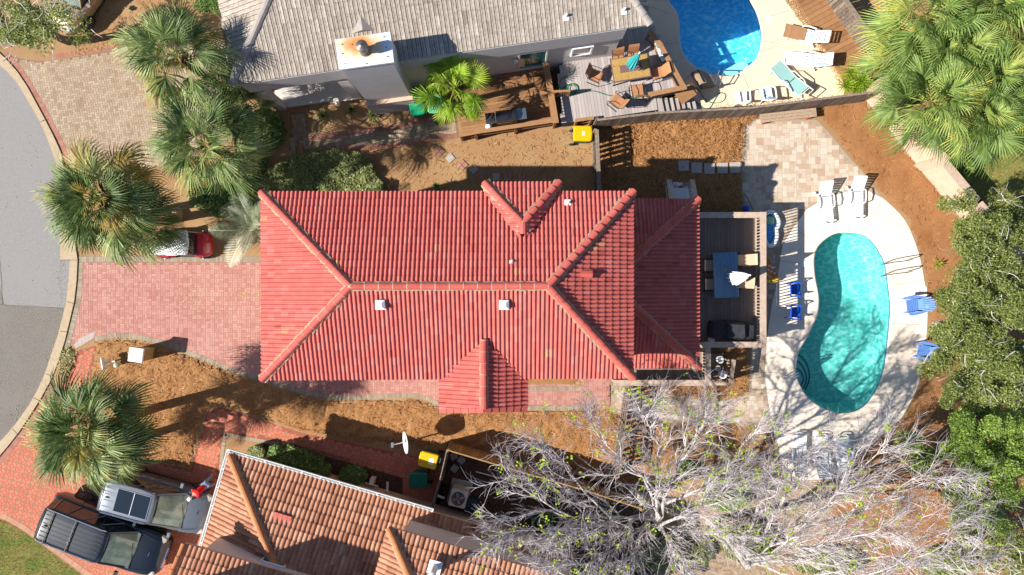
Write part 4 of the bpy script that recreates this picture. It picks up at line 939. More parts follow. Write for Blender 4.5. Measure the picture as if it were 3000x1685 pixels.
tiles(mb, [aw(cw, vc - .05, zb), aw(cw + 3.4, vc + 3.5, zb + 3.5 * sl_), aw(cw, vc + 5, zb)], aw(cw, vc + 5, zb), aw(cw, vc - .05, zb), **TP)
ur = obj('upper_roof', mb, terra, sh, True)
a_, b_ = aw(u0 - .78, v0_ - .05, zb + .08), aw(u0 - .78, v0_ + 3.5, zb + 3.5 * sl_ + .08)
cap_runs('hip_cap', terra_cap, sh.location, ur, [(aw(cw, vc - .05, zb + .08), aw(cw + 3.4, vc + 3.5, zb + 3.5 * sl_ + .05), .25, .13, .4, .012, .05, 0)])
cap_runs('verge_tile', terra_cap, sh.location, ur, [(a_, b_, .17, .05, .45, .02, None, 0)])
mb = MB()
slab(mb, [aw(u0 - .75, v0_ - .05, zb), aw(uc - .2, v0_ - .05, zb), aw(uc - .2, v0_ + 3.5, zb + 3.5 * sl_), aw(u0 - .75, v0_ + 3.5, zb + 3.5 * sl_)], .1, .03)
slab(mb, [aw(cw, vc - .05, zb), aw(14.5, vc - .05, zb), aw(14.5, vc + 3.5, zb + 3.5 * sl_), aw(cw + 3.4, vc + 3.5, zb + 3.5 * sl_)], .1, .03); sub('soffit', mb, peach_w, sh.location, ur)
p = P(1271, 1672, zb + .8); p.z = zb + .38 * 1.4; mb = MB(); mb.box(p - Vector((0, 0, .04)), (.5, .5, .04), -.27); mb.lathe(p, [(.15, 0), (.12, .1), (.12, .75), (.16, .78), (.16, .84), (.03, .95)], 14); obj('flue_vent', mb, white_m, sh, True)
mb = MB(); q = P(826, 1520, 3.9); zt_ = gz0 + sl_ * (-(q - aNW).dot(vs2)) 
for k in range(4): mb.box(P(808 + 13 * k, 1513 + 4 * k, zt_) + Vector((0, 0, .06)), (.17, .38, .06), -.27)
obj('patched_tile', mb, red_roof, sh, True)
for (pu, zc) in ((9.9, 1.7),):
    q = aw(pu, .60, zc); window(sh, q, vs2, 1.0, 1.0)
window(sh, aw(3.2, v0_ - .02, 4.1), vs2, .9, .6)

# ------------------------------------------------------------------ fences and garden walls
def fence(name, label, pts, h, mat, gap=0.012, bw_=.14, th=.022, cap=.09, rails=True, group=None, cat='fence', side=1, posts=1.9, slope=0):
    pts = [Vector((p[0], p[1], 0)) for p in pts]
    t = thing(name, label, cat, pts[0], 0, group); bd_, rl_ = MB(), MB()
    for a, b in zip(pts[:-1], pts[1:]):
        d = b - a; L_ = d.length; x = d / L_; y = Vector((-x.y, x.x, 0)); n = int(L_ / (bw_ + gap)); ang = atan2(x.y, x.x)
        for i in range(n):
            p = a + x * ((i + .5) * L_ / n); hh = h + U(-.02, .02)
            bd_.box((p.x, p.y, hh / 2), (bw_, th, hh), ang + U(-.01, .01), R.random())
        if rails:
            for zz in (.25, h * .55, h - .15): rl_.box(((a + b) / 2 + y * .05 * side + Vector((0, 0, zz))), (L_, .04, .09), ang, R.random())
        if cap: rl_.box(((a + b) / 2 + Vector((0, 0, h + .025))), (L_, cap, .035), ang, .8)
        m = max(1, int(L_ / posts))
        for i in range(m + 1):
            p = a + x * (L_ * i / m) + y * .06 * side
            pb = MB(); pb.box((p.x, p.y, (h + .03) / 2), (.09, .09, h + .03), ang, R.random()); obj('post', pb, mat, t, True)
    obj('board', bd_, mat, t, True); obj('rail', rl_, mat, t, True); return t
fence('wooden_fence', 'long weathered grey wood fence between the two back yards', [P(1750, 352, 1.75), P(1925, 331, 1.75), P(2200, 316, 1.75), P(2573, 269, 1.75)], 1.75, weath)
fence('side_fence', 'weathered wooden side fence with gaps next to the yellow lidded bin', [P(1748, 380, 1.5), P(1752, 470, 1.5), P(1756, 560, 1.5)], 1.5, weath, gap=.05, side=-1, cap=.16)
fence('yard_fence', 'tan board fence running from the yellow bin towards the bare tree', [P(1311, 1318, 1.7), P(1500, 1374, 1.7), P(1700, 1432, 1.7), P(1880, 1490, 1.7)], 1.7, weath2, gap=.004, side=-1, cap=.04)
fence('gate_fence', 'thin weathered fence beside the two bins at the terracotta house', [P(1310, 1316, 1.7), P(1290, 1400, 1.7), P(1262, 1490, 1.7)], 1.7, weath, gap=.01, cap=.04)
fence('slatted_fence', 'slatted wooden fence crossing the paver walk south of the red roofed house', [P(1848, 1130, 1.4), P(1832, 1240, 1.4), P(1812, 1400, 1.4)], 1.4, weath, gap=.09, cap=.06, side=-1)
fence('corner_fence', 'dark wooden fence above the brown boardwalk in the top corner', [P(2440, -60, 1.3), P(2476, 0, 1.3), P(2566, 128, 1.3)], 1.3, weath, gap=.01, cap=.2)
# garden wall
wb = [P(2527, 283), P(2600, 372), P(2690, 490), P(2790, 610), P(2880, 720), P(2990, 900)]
t = thing('garden_wall', 'pale stucco garden wall in front of the palm thicket', 'wall', wb[0])
mb = MB(); cp_ = MB()
for a, b in zip(wb[:-1], wb[1:]):
    d = (b - a).normalized(); y = Vector((-d.y, d.x, 0)); ang = atan2(d.y, d.x)
    mb.box((a + b) / 2 + y * .1 + Vector((0, 0, .8)), ((b - a).length + .05, .2, 1.6), ang); cp_.box((a + b) / 2 + y * .1 + Vector((0, 0, 1.64)), ((b - a).length + .1, .34, .08), ang)
obj('wall_panel', mb, peach_w, t, True); obj('coping', cp_, rail_m, t, True)
for q in (wb[0], wb[2], wb[4]): obj('pillar', MB().box(q + Vector((.08, .1, .87)), (.42, .42, 1.74), .9), peach_w, t, True)

# ------------------------------------------------------------------ decks
def planks(mb, poly, z, ang, w_=.14, g=.008, th=.03):
    """boards clipped to a polygon; each board is a long strip"""
    ca, sa = cos(ang), sin(ang); lp = [(p[0] * ca + p[1] * sa, -p[0] * sa + p[1] * ca) for p in poly]
    y0, y1 = min(p[1] for p in lp), max(p[1] for p in lp); y = y0
    while y < y1 - .02:
        xs = []
        for yy in (y + .02, y + w_ - .02):
            for i in range(len(lp)):
                (xa, ya), (xb, yb_) = lp[i], lp[(i + 1) % len(lp)]
                if (ya - yy) * (yb_ - yy) < 0: xs.append(xa + (xb - xa) * (yy - ya) / (yb_ - ya))
        if len(xs) >= 2:
            x0, x1 = min(xs), max(xs); cuts = [x0]
            while cuts[-1] < x1 - 3.2: cuts.append(cuts[-1] + U(2.4, 3.6))
            cuts.append(x1)
            for a, b in zip(cuts[:-1], cuts[1:]):
                q = [(a + .003, y), (b - .003, y), (b - .003, y + w_ - g), (a + .003, y + w_ - g)]
                q = [(u * ca - v * sa, u * sa + v * ca) for u, v in q]; mb.prism(q, z - th, z, R.random())
        y += w_
RC = [0]
def railing(parent, a, b, zf, zr_, mat, capw=.14, bal=.13, bw_=.035, name='railing', post=True):
    RC[0] = (RC[0] + 1) % 4; zr_ = zr_ + .004 * RC[0]; zf = zf + .002 * RC[0]
    a = Vector((a[0], a[1], 0)); b = Vector((b[0], b[1], 0)); d = b - a; L_ = d.length; x = d / L_; ang = atan2(x.y, x.x); mb = MB()
    m = (a + b) / 2
    mb.box((m.x, m.y, zr_ - .02), (L_ + capw * .98, capw, .04), ang, .9); mb.box((m.x, m.y, zr_ - .10), (L_, .04, .08), ang, .6); mb.box((m.x, m.y, zf + .10), (L_, .04, .08), ang, .6)
    n = int(L_ / bal)
    for i in range(1, n): p = a + x * (L_ * i / n); mb.box((p.x, p.y, (zf + zr_) / 2), (bw_, bw_, zr_ - zf - .1), ang, .5)
    if post:
        for p in (a, b) if L_ < 2.4 else (a, (a + b) / 2, b): mb.box((p.x, p.y, (zr_ - .03) / 2), (.095, .095, zr_ - .04), ang, .6)
    return obj(name, mb, mat, parent, True)
# main deck
dz = 1.05; rz_ = 2.03
Dx0, Dx1 = e2.x - .9, P(2236, 0, rz_).x; Dy1 = P(0, 630, rz_).y; Dy0 = P(0, 1010, rz_).y
mdk = thing('timber_deck', 'raised taupe deck with beige railing behind the red roofed house', 'deck', ((Dx0 + Dx1) / 2, (Dy0 + Dy1) / 2, 0))
mb = MB(); yS = P(0, 1122, rz_).y; xM = P(2074, 0, rz_).x
planks(mb, [(Dx0, Dy0 - .05), (Dx1 + .05, Dy0 - .05), (Dx1 + .05, Dy1 + .05), (Dx0, Dy1 + .05)], dz, pi / 2)
planks(mb, [(P(1800, 0, 2).x, yS), (xM, yS), (xM, Dy0 - .06), (P(1800, 0, 2).x, Dy0 - .06)], dz, pi / 2)
obj('decking', mb, wood_tp, mdk, True)
mb = MB(); mb.box(((Dx0 + Dx1) / 2, (Dy0 + Dy1) / 2, dz - .13), (Dx1 - Dx0, Dy1 - Dy0, .18)); mb.box(((P(1800, 0, 2).x + xM) / 2, (yS + Dy0) / 2, dz - .13), (xM - P(1800, 0, 2).x, Dy0 - yS, .18)); obj('joist_frame', mb, dark_m, mdk, True)
railing(mdk, (Dx1, Dy0), (Dx1, Dy1), dz, rz_, rail_m, .26); railing(mdk, (P(2048, 0, rz_).x, Dy1), (Dx1 - .14, Dy1), dz, rz_, rail_m, .24)
railing(mdk, (P(2066, 0, rz_).x, Dy0), (Dx1 - .14, Dy0), dz, rz_, rail_m, .24); railing(mdk, (P(1806, 0, rz_).x, yS), (xM + .16, yS), dz, rz_, rail_m, .24)
railing(mdk, (xM, yS + .13), (xM, Dy0 - .13), dz, rz_, rail_m, .24)
# stairs of the main deck (south-east, shaded pit with odds and ends) and the north stairs
mb = MB(); sx0, sx1 = xM + .05, P(2160, 0, 1.2).x; sy0, sy1 = P(0, 1118, 1.2).y, P(0, 1040, 1.2).y
for k in range(4): mb.box((sx0 + .15 + k * .27, (sy0 + sy1) / 2 + .05, dz - .2 * (k + 1)), (.27, 1.0, .04), 0, R.random())
obj('side_step', mb, wood_tp, mdk, True)
railing(mdk, (P(2152, 0, 1.4).x, P(0, 1060, 1.4).y), (P(2143, 0, 1.4).x, P(0, 1125, 1.4).y), .35, 1.3, rail_m, .16)
railing(mdk, (P(2090, 0, 1.3).x, P(0, 1126, 1.3).y), (P(2140, 0, 1.3).x, P(0, 1126, 1.3).y), .3, 1.25, rail_m, .1)
nst = thing('north_stairs', 'white grey stairs with two handrails in the shade north of the rear roof', 'stairs', P(1972, 545))
mb = MB(); xa, xb = P(1958, 0, .9).x, P(2013, 0, .9).x
for k in range(5): mb.box(((xa + xb) / 2 + .25, P(0, 545, 0).y - .28 * k, .17 * k + .14), (xb - xa + .25, .29, .05), 0, R.random())
mb.box(((xa + xb) / 2 + .25, P(0, 600, 1.).y - .6, 1.0), (xb - xa + .25, 1.2, .06)); obj('tread', mb, white_m, nst, True)
obj('landing', MB().box(P(1970, 528, .04) , (1.18, .62, .06)), stone_m, nst, True)
for (x0_, x1_) in ((1960, 1968), (2028, 2040)):
    a = P(x0_, 527, 1.15); b = P(x1_, 590, 1.95); mb = MB(); mb.bar(a, b, .2, .05); mb.bar(a - Vector((0, 0, .75)), b - Vector((0, 0, .75)), .04, .08)
    for k in range(7): q = a.lerp(b, (k + .3) / 7); mb.box(q - Vector((0, 0, .4)), (.035, .035, .75))
    for q in (a.lerp(b, .06), a.lerp(b, .97)): mb.box((q.x, q.y, q.z / 2), (.1, .1, q.z - .03))
    obj('handrail', mb, rail_m, nst, True)
# north brown deck
zA, zAr = .6, 1.45
nd = thing('brown_deck', 'brown timber deck with railing under the lime green palm', 'deck', P(1490, 320))
fa = [P(1356, 398, zA), P(1628, 356, zA), P(1606, 180, zA), P(1400, 215, zA), P(1340, 300, zA)]
udA = (fa[1] - fa[0]).normalized(); angA = atan2(udA.y, udA.x)
mb = MB(); planks(mb, fa, zA, angA); obj('decking', mb, wood_br, nd, True)
mb = MB(); mb.prism([(p.x, p.y) for p in fa], .08, zA - .035); obj('joist_frame', mb, dark_m, nd, True)
ra_, rb_, rc_ = P(1393, 387, zAr), P(1627, 352, zAr), P(1600, 192, zAr)
railing(nd, ra_, rb_, zA, zAr, wood_br, .17); railing(nd, rb_, rc_, zA, zAr, wood_br, .26)
railing(nd, P(1350, 396, 1.1), P(1390, 389, 1.1), .3, 1.1, wood_br, .15)
mb = MB(); q0, q1 = P(1352, 404, 0), P(1628, 366, 0); mb.bar(q0 + Vector((0, 0, .2)), q1 + Vector((0, 0, .2)), .05, .2, .4); mb.bar(q0 + Vector((0, 0, .44)), q1 + Vector((0, 0, .44)), .05, .14, .6); obj('skirt_board', mb, wood_br, nd, True)
# grey deck
zB, zBr = .9, 1.75
gd = thing('grey_deck', 'pale grey plank deck with brown railing around the tiled dining table', 'deck', P(1800, 250))
fb = [P(1638, 195, zB), P(1650, 360, zB), P(1735, 350, zB), P(1926, 322, zB), P(1920, 288, zB), P(2004, 262, zB), P(1930, 115, zB), P(1900, 60, zB), P(1760, 120, zB)]
mb = MB(); planks(mb, fb[:5] + fb[5:], zB, angA + pi / 2); obj('decking', mb, wood_gr, gd, True)
mb = MB(); mb.prism([(p.x, p.y) for p in fb], .1, zB - .035); obj('joist_frame', mb, dark_m, gd, True)
r1, r2, r3, r4 = P(1905, 95, zBr), P(1934, 130, zBr), P(2004, 256, zBr), P(1906, 276, zBr)
railing(gd, r1, r2, zB, zBr, wood_br, .2, .5); railing(gd, r2, r3, zB, zBr, wood_br, .2, 1.2); railing(gd, r3, r4, zB, zBr, wood_br, .2, 1.2)
railing(gd, P(1735, 346, 1.3), P(1690, 352, 1.3), .5, 1.3, wood_br, .14, .3); railing(gd, P(1625, 268, 1.7), P(1668, 266, 1.7), .9, 1.7, wood_br, .09, .1)
for k in range(7):
    pa = P(1930 + 16 * k, 288, zB - .1 * k - .05); pb = P(1940 + 16 * k, 336, zB - .1 * k - .05); m = (pa + pb) / 2; dd = (pb - pa).normalized()
    obj('tread', MB().box(m, (.24, (pb - pa).length, .04), atan2(dd.y, dd.x) - pi / 2, R.random()), wood_gr, gd, True)
mb = MB(); mb.bar(P(1935, 338, .25), P(2040, 326, .08), .04, .22); obj('stringer', mb, wood_br, gd, True)
bs = MB(); bs.prism([(p.x, p.y) for p in (P(1908, 105, 1.3), P(1922, 100, 1.3), P(1962, 180, 1.3), P(1942, 190, 1.3))], 1.22, 1.3); obj('bench_seat', bs, wood_br, gd, True)
cu = MB(); cu.prism([(p.x, p.y) for p in (P(1912, 108, 1.3), P(1924, 104, 1.3), P(1953, 172, 1.3), P(1940, 184, 1.3), P(1926, 150, 1.3))], 1.31, 1.4); tag(obj('bench_cushion', cu, floral), 'long blue floral cushion on the deck bench by the north pool', 'cushion')
bx = thing('wooden_planter', 'brown wooden box post beside the grey deck steps', 'planter box', P(2008, 282)); mb = MB(); mb.box(P(2008, 278, .55), (.62, .46, 1.1), .6); mb.box(P(2009, 276, 1.14), (.74, .56, .06), .6); obj('box_panel', mb, wood_br, bx, True)
# boardwalk
bwk = [P(2296, -60), P(2475, 252), P(2600, 300), P(2530, 130), P(2400, -60)]
bo = thing('boardwalk', 'brown board walkway between pool deck and corner fence', 'walkway', P(2430, 100)); mb = MB(); planks(mb, bwk, .14, radians(28), .22, .012, .1); obj('decking', mb, wood_br, bo, True)

# ------------------------------------------------------------------ small builders
def slats(mb, x0, x1, n, w_, z, gap=.3, th=.02, zf=None):
    s_ = (x1 - x0) / n
    for i in range(n):
        x = x0 + (i + .5) * s_; zz = zf(x) if zf else z; mb.box((x, 0, zz), (s_ * (1 - gap), w_, th), 0, R.random())
def chaise(label, loc, rz, group, mats=(None, None), L_=1.75, back=.55, mat=None, arms=True):
    """foot at -x, raised back at +x"""
    mat = mat or plas_w; t = thing('sun_lounger', label, 'lounger', loc, rz, group)
    mb = MB(); slats(mb, -1.02, .22, 11, .56, .36, .16, .03); mb.box((-.4, .31, .34), (1.3, .05, .07)); mb.box((-.4, -.31, .34), (1.3, .05, .07)); mb.tube([(-1.05, -.3, .35), (-1.12, -.2, .34), (-1.14, 0, .33), (-1.12, .2, .34), (-1.05, .3, .35)], .035); obj('seat', mb, mat, t)
    mb = MB(); slats(mb, .24, .86, 6, .54, 0, .16, .03, lambda x: .37 + (x - .24) * .75); mb.bar((.22, .29, .36), (.9, .29, .86), .04, .05); mb.bar((.22, -.29, .36), (.9, -.29, .86), .04, .05); mb.bar((.9, -.3, .87), (.9, .3, .87), .09, .04); obj('backrest', mb, mat, t)
    for s_ in (-1, 1):
        if arms: obj('armrest', MB().tube([(-.35, .33 * s_, .36), (-.3, .38 * s_, .52), (-.05, .39 * s_, .56), (.3, .38 * s_, .54), (.38, .33 * s_, .4)], [.03, .035, .04, .035, .03], 6), mat, t)
        obj('leg', MB().tube([(-.85, .28 * s_, .34), (-.92, .31 * s_, 0.02)], [.04, .028], 6), mat, t)
        obj('leg', MB().tube([(.25, .28 * s_, .34), (.42, .31 * s_, 0.1)], [.04, .028], 6), mat, t)
        M = Matrix.Rotation(pi / 2, 3, 'X'); obj('wheel', MB().lathe((.45, .36 * s_, .1), [(.02, -.03), (.1, -.03), (.1, .03), (.02, .03)], 12, .5, M), mat, t)
    return t
g1 = 'white plastic sun loungers around the curved pool'
ch1 = chaise('white plastic lounger left of the pair on the paver edge above the pool', P(2408, 592), radians(96), g1); ch1.scale = (.88, .88, .88)
copy_thing(ch1, 'white plastic lounger right of the pair nearest the straw bed above the pool', P(2499, 578), radians(90), g1)
copy_thing(ch1, 'white lounger under the bare tree, leftmost of three below the pool', P(2332, 1330), radians(-94), g1)
copy_thing(ch1, 'white lounger under the bare tree, middle of three below the pool', P(2396, 1334), radians(-90), g1)
copy_thing(ch1, 'white lounger under the bare tree, rightmost of three below the pool', P(2462, 1336), radians(-86), g1)
g2 = 'white loungers on the north pool deck'
lA = copy_thing(ch1, 'white lounger draped with a brown towel on the north pool deck', P(2356, 112), radians(-14), g2)
lB = copy_thing(ch1, 'white lounger with a floral cushion next to the teal lounger', P(2356, 183), radians(-7), g2)
def draped(name, mat, par_loc, rz, x0, x1, w_, zf, label, cat):
    mb = MB(); n = 8; top = []; 
    for i in range(n + 1):
        x = x0 + (x1 - x0) * i / n; z = zf(x) + .035 + U(-.006, .006); top.append([(x, -w_, z - .07), (x, -w_ + .03, z), (x, 0, z + .004), (x, w_ - .03, z), (x, w_, z - .07)])
    mb.loft(top, .5, False, False); mb2 = MB(); mb.f = [f[::-1] for f in mb.f]
    o = obj(name, mb, mat); o.location = par_loc; o.rotation_euler = (0, 0, rz); return tag(o, label, cat)
zfn = lambda x: .37 if x < .24 else .37 + (x - .24) * .75
draped('beach_towel', towel, P(2356, 112), radians(-14), -1.05, -.1, .30, zfn, 'brown towel laid over the foot of a white lounger', 'towel')
draped('lounger_cushion', floral, P(2356, 112), radians(-14), -.08, .3, .29, zfn, 'short floral cushion between brown towel and white backrest', 'cushion')
draped('lounger_cushion', floral, P(2356, 183), radians(-7), -.1, .9, .30, zfn, 'long floral cushion covering the backrest of a white lounger', 'cushion')
# teal sling lounger
t = thing('sling_lounger', 'teal sling lounger with cream frame on the north pool deck', 'lounger', P(2306, 243), radians(-49))
obj('sling', MB().loft([[(x, -.27, z), (x, .27, z), (x, .27, z - .015), (x, -.27, z - .015)] for x, z in ((-.95, .34), (-.3, .33), (.02, .36))]), sling_teal, t)
obj('back_sling', MB().loft([[(x, -.27, z), (x, .27, z), (x, .27, z - .015), (x, -.27, z - .015)] for x, z in ((.06, .38), (.4, .5), (.72, .66))]), sling_teal, t)
mb = MB()
for s_ in (-1, 1): mb.tube([(-1, .3 * s_, .34), (.05, .3 * s_, .35), (.95, .3 * s_, .75)], .022, 6); mb.tube([(-.8, .31 * s_, .34), (-.85, .36 * s_, 0)], .02, 5); mb.tube([(-.2, .31 * s_, .55), (.35, .36 * s_, .6), (.9, .36 * s_, .35), (1.0, .34 * s_, 0)], .024, 6); mb.tube([(-.2, .31 * s_, .55), (-.3, .31 * s_, .33)], .02, 5)
mb.tube([(.95, -.3, .75), (.95, .3, .75)], .022, 6); mb.tube([(-1, -.3, .34), (-1, .3, .34)], .022, 6); mb.tube([(.78, -.3, .6), (.78, .3, .6)], .022, 6); obj('frame', mb, metal_w, t)
# adirondack chairs
def adirondack(label, loc, rz, group):
    t = thing('adirondack_chair', label, 'chair', loc, rz, group)        # faces +x
    mb = MB(); slats(mb, -.2, .42, 7, .52, 0, .14, .022, lambda x: .30 + (x + .2) * .2); obj('seat', mb, plas_lb, t)
    mb = MB()
    for k in range(7):
        a = (k - 3) * .085; top = .98 - .018 * (k - 3) ** 2; s0 = Vector((-.16, (k - 3) * .062, .3)); s1 = Vector((-.16 - (top - .3) * .62, (k - 3) * .062 + a * .62 * .7, top)); mb.bar(s0, s1, .062, .018, R.random(), up=Vector((1, 0, .5)))
    mb.bar((-.3, -.28, .52), (-.3, .28, .52), .03, .08); mb.bar((-.47, -.24, .8), (-.47, .24, .8), .03, .05); obj('backrest', mb, plas_lb, t)
    for s_ in (-1, 1):
        mb = MB(); o_ = [(-.38, .27), (-.1, .30), (.25, .28), (.36, .31), (.42, .36), (.36, .43), (.2, .44), (-.1, .40), (-.38, .34)]; mb.prism([(x, y * s_) for x, y in o_], .53, .555); obj('armrest', mb, plas_lb, t)
        mb = MB(); mb.box((.34, .31 * s_, .27), (.09, .03, .54)); mb.bar((.42, .29 * s_, .30), (-.5, .29 * s_, .05), .03, .1); obj('leg', mb, plas_lb, t)
    return t
ga = 'light blue adirondack chairs facing the curved pool'
ad = adirondack('light blue adirondack chair fully in sun, the upper one right of the pool', P(2668, 893), radians(186), ga)
copy_thing(ad, 'light blue adirondack chair touching the oak foliage, the lower one right of the pool', P(2700, 1028), radians(170), ga)
def plastic_chair(label, loc, rz, group, mat, kind='plastic_chair'):
    t = thing(kind, label, 'chair', loc, rz, group)
    mb = MB(); mb.loft([[(x, -.23 * w, z), (x, -.12 * w, z - .012), (x, 0, z - .02), (x, .12 * w, z - .012), (x, .23 * w, z), (x, .23 * w, z - .03), (x, -.23 * w, z - .03)] for x, z, w in ((-.2, .42, .92), (0, .41, 1), (.2, .43, 1.05), (.25, .41, 1.05))]); obj('seat', mb, mat, t)
    mb = MB()
    for k in range(6): y = -.2 + .08 * k; mb.bar((-.2, y, .42), (-.33, y * 1.1, .8), .045, .014, .5, up=Vector((1, 0, .3)))
    mb.tube([(-.19, -.24, .4), (-.30, -.27, .72), (-.345, -.2, .84), (-.36, 0, .88), (-.345, .2, .84), (-.30, .27, .72), (-.19, .24, .4)], .026, 6); obj('backrest', mb, mat, t)
    for s_ in (-1, 1):
        mb = MB(); mb.loft([[(x, (y - .03) * s_, z), (x, (y + .03) * s_, z), (x, (y + .03) * s_, z - .025), (x, (y - .03) * s_, z - .025)] for x, y, z in ((-.29, .28, .66), (-.1, .30, .66), (.15, .30, .66), (.24, .29, .62))]); mb.tube([(.22, .29 * s_, .64), (.27, .28 * s_, .4)], .025, 6); obj('armrest', mb, mat, t)
        obj('leg', MB().tube([(.24, .24 * s_, .42), (.3, .27 * s_, 0)], [.03, .022], 6), mat, t); obj('leg', MB().tube([(-.2, .23 * s_, .42), (-.29, .27 * s_, 0)], [.03, .022], 6), mat, t)
    return t
gb = 'dark blue plastic chairs on the pool deck'
pc = plastic_chair('dark blue plastic chair nearer the pizza shaped float, in slatted shade', P(2318, 848), radians(2), gb, plas_b)
copy_thing(pc, 'dark blue plastic chair farther from the pizza shaped float, in slatted shade', P(2319, 914), radians(-3), gb)
gw = 'white plastic chairs by the long grey fence'
wc = plastic_chair('white plastic armchair by the fence, beside the garden hose loop', P(2164, 292), radians(96), gw, plas_w)
copy_thing(wc, 'white plastic armchair covered with a floral beach towel by the fence', P(2238, 284), radians(100), gw)
draped('beach_towel', floral, P(2238, 284) + Vector((0, 0, .06)), radians(100), -.34, .32, .21, lambda x: .42 if x > -.18 else .42 + (-.18 - x) * 2.6, 'blue floral beach towel over a white armchair', 'towel')
# sling dining chairs
def sling_chair(name, label, loc, rz, group, mat, high=.95, swivel=True):
    t = thing(name, label, 'chair', loc, rz, group)
    obj('seat', MB().loft([[(x, -.23, z), (x, .23, z), (x, .23, z - .012), (x, -.23, z - .012)] for x, z in ((-.2, .42), (0, .40), (.2, .43), (.27, .41))]), mat, t)
    obj('backrest', MB().loft([[(x, -.23, z), (x, .23, z), (x - .012, .23, z), (x - .012, -.23, z)] for x, z in ((-.2, .42), (-.24, .6), (-.33, high - .1), (-.4, high))]), mat, t)
    mb = MB()
    for s_ in (-1, 1): mb.tube([(.3, .25 * s_, .40), (0, .25 * s_, .40), (-.22, .25 * s_, .43), (-.42, .25 * s_, high + .02)], .014, 5)
    mb.tube([(-.42, -.25, high + .02), (-.42, .25, high + .02)], .014, 5); obj('frame', mb, metal_dk, t)
    for s_ in (-1, 1):
        obj('armrest', MB().tube([(-.3, .27 * s_, .66), (0, .29 * s_, .67), (.22, .29 * s_, .63), (.3, .28 * s_, .4), (.28, .28 * s_, .02), (-.25, .28 * s_, .02)], .015, 5), metal_dk, t)
    return t
gt = 'tan sling chairs around the tiled dining table'
ctr = P(1840, 214, zB)
sc0 = sling_chair('sling_chair', 'tan sling chair on the wall side of the tiled table, nearer the house door', P(1812, 178, zB + .4) - Vector((0, 0, .4)), radians(-82), gt, sling_tan)
for lb, px, py, a in (('tan sling chair on the wall side of the tiled table, nearer the north pool', 1856, 170, -82), ('tan sling chair angled at the short end of the tiled table by the coiled hose', 1744, 222, -22), ('tan sling chair pulled out and turned away at the fence side of the tiled table', 1808, 296, 140), ('tan sling chair tucked under the fence side of the tiled table', 1868, 266, 98), ('tan sling chair in umbrella shade at the pool end of the tiled table', 1928, 214, 195)):
    q = P(px, py, zB + .4); q.z = zB; copy_thing(sc0, lb, q, radians(a), gt)
# tiled dining table
t = thing('dining_table', 'tan tiled dining table with a dark centre panel on the grey deck', 'table', ctr, radians(9.5))
hw, hd = .80, .50
obj('table_frame', MB().box((0, 0, .70), (hw * 2, hd * 2, .05)), tabdark, t)
mb = MB()
for i in range(5):
    for j in range(3):
        if j == 1 and 1 <= i <= 3: continue
        mb.box((-.76 + .304 * (i + .5), -.46 + .307 * (j + .5), .735), (.298, .30, .02), 0, R.random())
obj('table_tile', mb, tabtile, t); obj('centre_panel', MB().box((0, 0, .733), (.9, .3, .02)), tabdark, t)
for a in (-1, 1):
    for b in (-1, 1): obj('leg', MB().tube([(a * .68, b * .4, .69), (a * .74, b * .44, 0)], .03, 6), tabdark, t)
def closed_umbrella(name, label, loc, z_b, z_t, rad, mat, pole=metal_w, lean=(0, 0)):
    t = thing(name, label, 'umbrella', loc); n = 30; prof = []
    for k in range(7):
        f = k / 6; ring = []
        for j in range(n):
            a = 2 * pi * j / n; r_ = rad * (1 - f) ** .7 * (.72 + .32 * (j % 3 == 0) + .12 * sin(3 * a)) + .03; zz = z_b + (z_t - z_b) * f - (.09 * (j % 3 == 0) if k == 0 else 0)
            ring.append((r_ * cos(a) + lean[0] * f, r_ * sin(a) + lean[1] * f, zz))
        prof.append(ring)
    obj('canopy', MB().loft(prof), mat, t)
    obj('pole', MB().tube([(0, 0, 0), (lean[0], lean[1], z_t + .1)], .024, 8), pole, t); obj('finial', MB().ball((lean[0], lean[1], z_t + .13), .045, 8), pole, t)
    obj('strap', MB().lathe((lean[0] * .3, lean[1] * .3, z_b + (z_t - z_b) * .3), [(rad * .66, -.03), (rad * .66, .03)], 14), mat, t)
    return t
closed_umbrella('patio_umbrella', 'closed teal umbrella standing in the tiled dining table', ctr + Vector((-.05, -.02, 0)), 1.2, 2.1, .2, cloth_teal, lean=(.16, .18))
# main deck furniture
tb = P(2126, 806, dz + .72); tb.z = dz
t = thing('patio_table', 'weathered blue table on the taupe deck', 'table', tb, radians(92)); mb = MB()
for k in range(7): mb.box((0, -.51 + .146 * (k + .5), .72), (1.9, .14, .035), 0, R.random())
obj('tabletop', mb, bluet, t); obj('apron', MB().box((0, 0, .67), (1.75, .85, .07)), bluet, t)
for a in (-1, 1):
    for b in (-1, 1): obj('leg', MB().box((a * .85, b * .42, .34), (.08, .08, .67)), bluet, t)
q = P(2124, 790, 1.8); q.z = dz + .74; tag(obj('drink_coaster', MB().box((0, 0, .012), (.13, .13, .024), .1), benchw), 'small square coaster on the weathered blue table', 'coaster'); C.objects['drink_coaster'].location = q
closed_umbrella('patio_umbrella', 'closed white umbrella standing behind the weathered blue table', Vector((P(2150, 815, dz + 1).x, P(0, 815, dz + 1).y, dz)), 1.05, 2.25, .27, cloth_w, metal_w, lean=(.22, .10))
gc = 'beige sling chairs around the blue table'
bc = sling_chair('deck_chair', 'beige high-back chair on the railing side of the blue table, far from the grill', Vector((P(2176, 762, dz + .4).x, P(0, 762, dz + .4).y, dz)), radians(181), gc, sling_be, 1.05)
for lb, px, py, a in (('beige high-back chair on the railing side of the blue table, nearer the grill', 2168, 828, 176), ('shaded beige chair on the house side of the blue table, far from the grill', 2080, 778, 0), ('shaded beige chair on the house side of the blue table, nearer the grill', 2082, 833, 0)):
    q = P(px, py, dz + .4); q.z = dz; copy_thing(bc, lb, q, radians(a), gc)
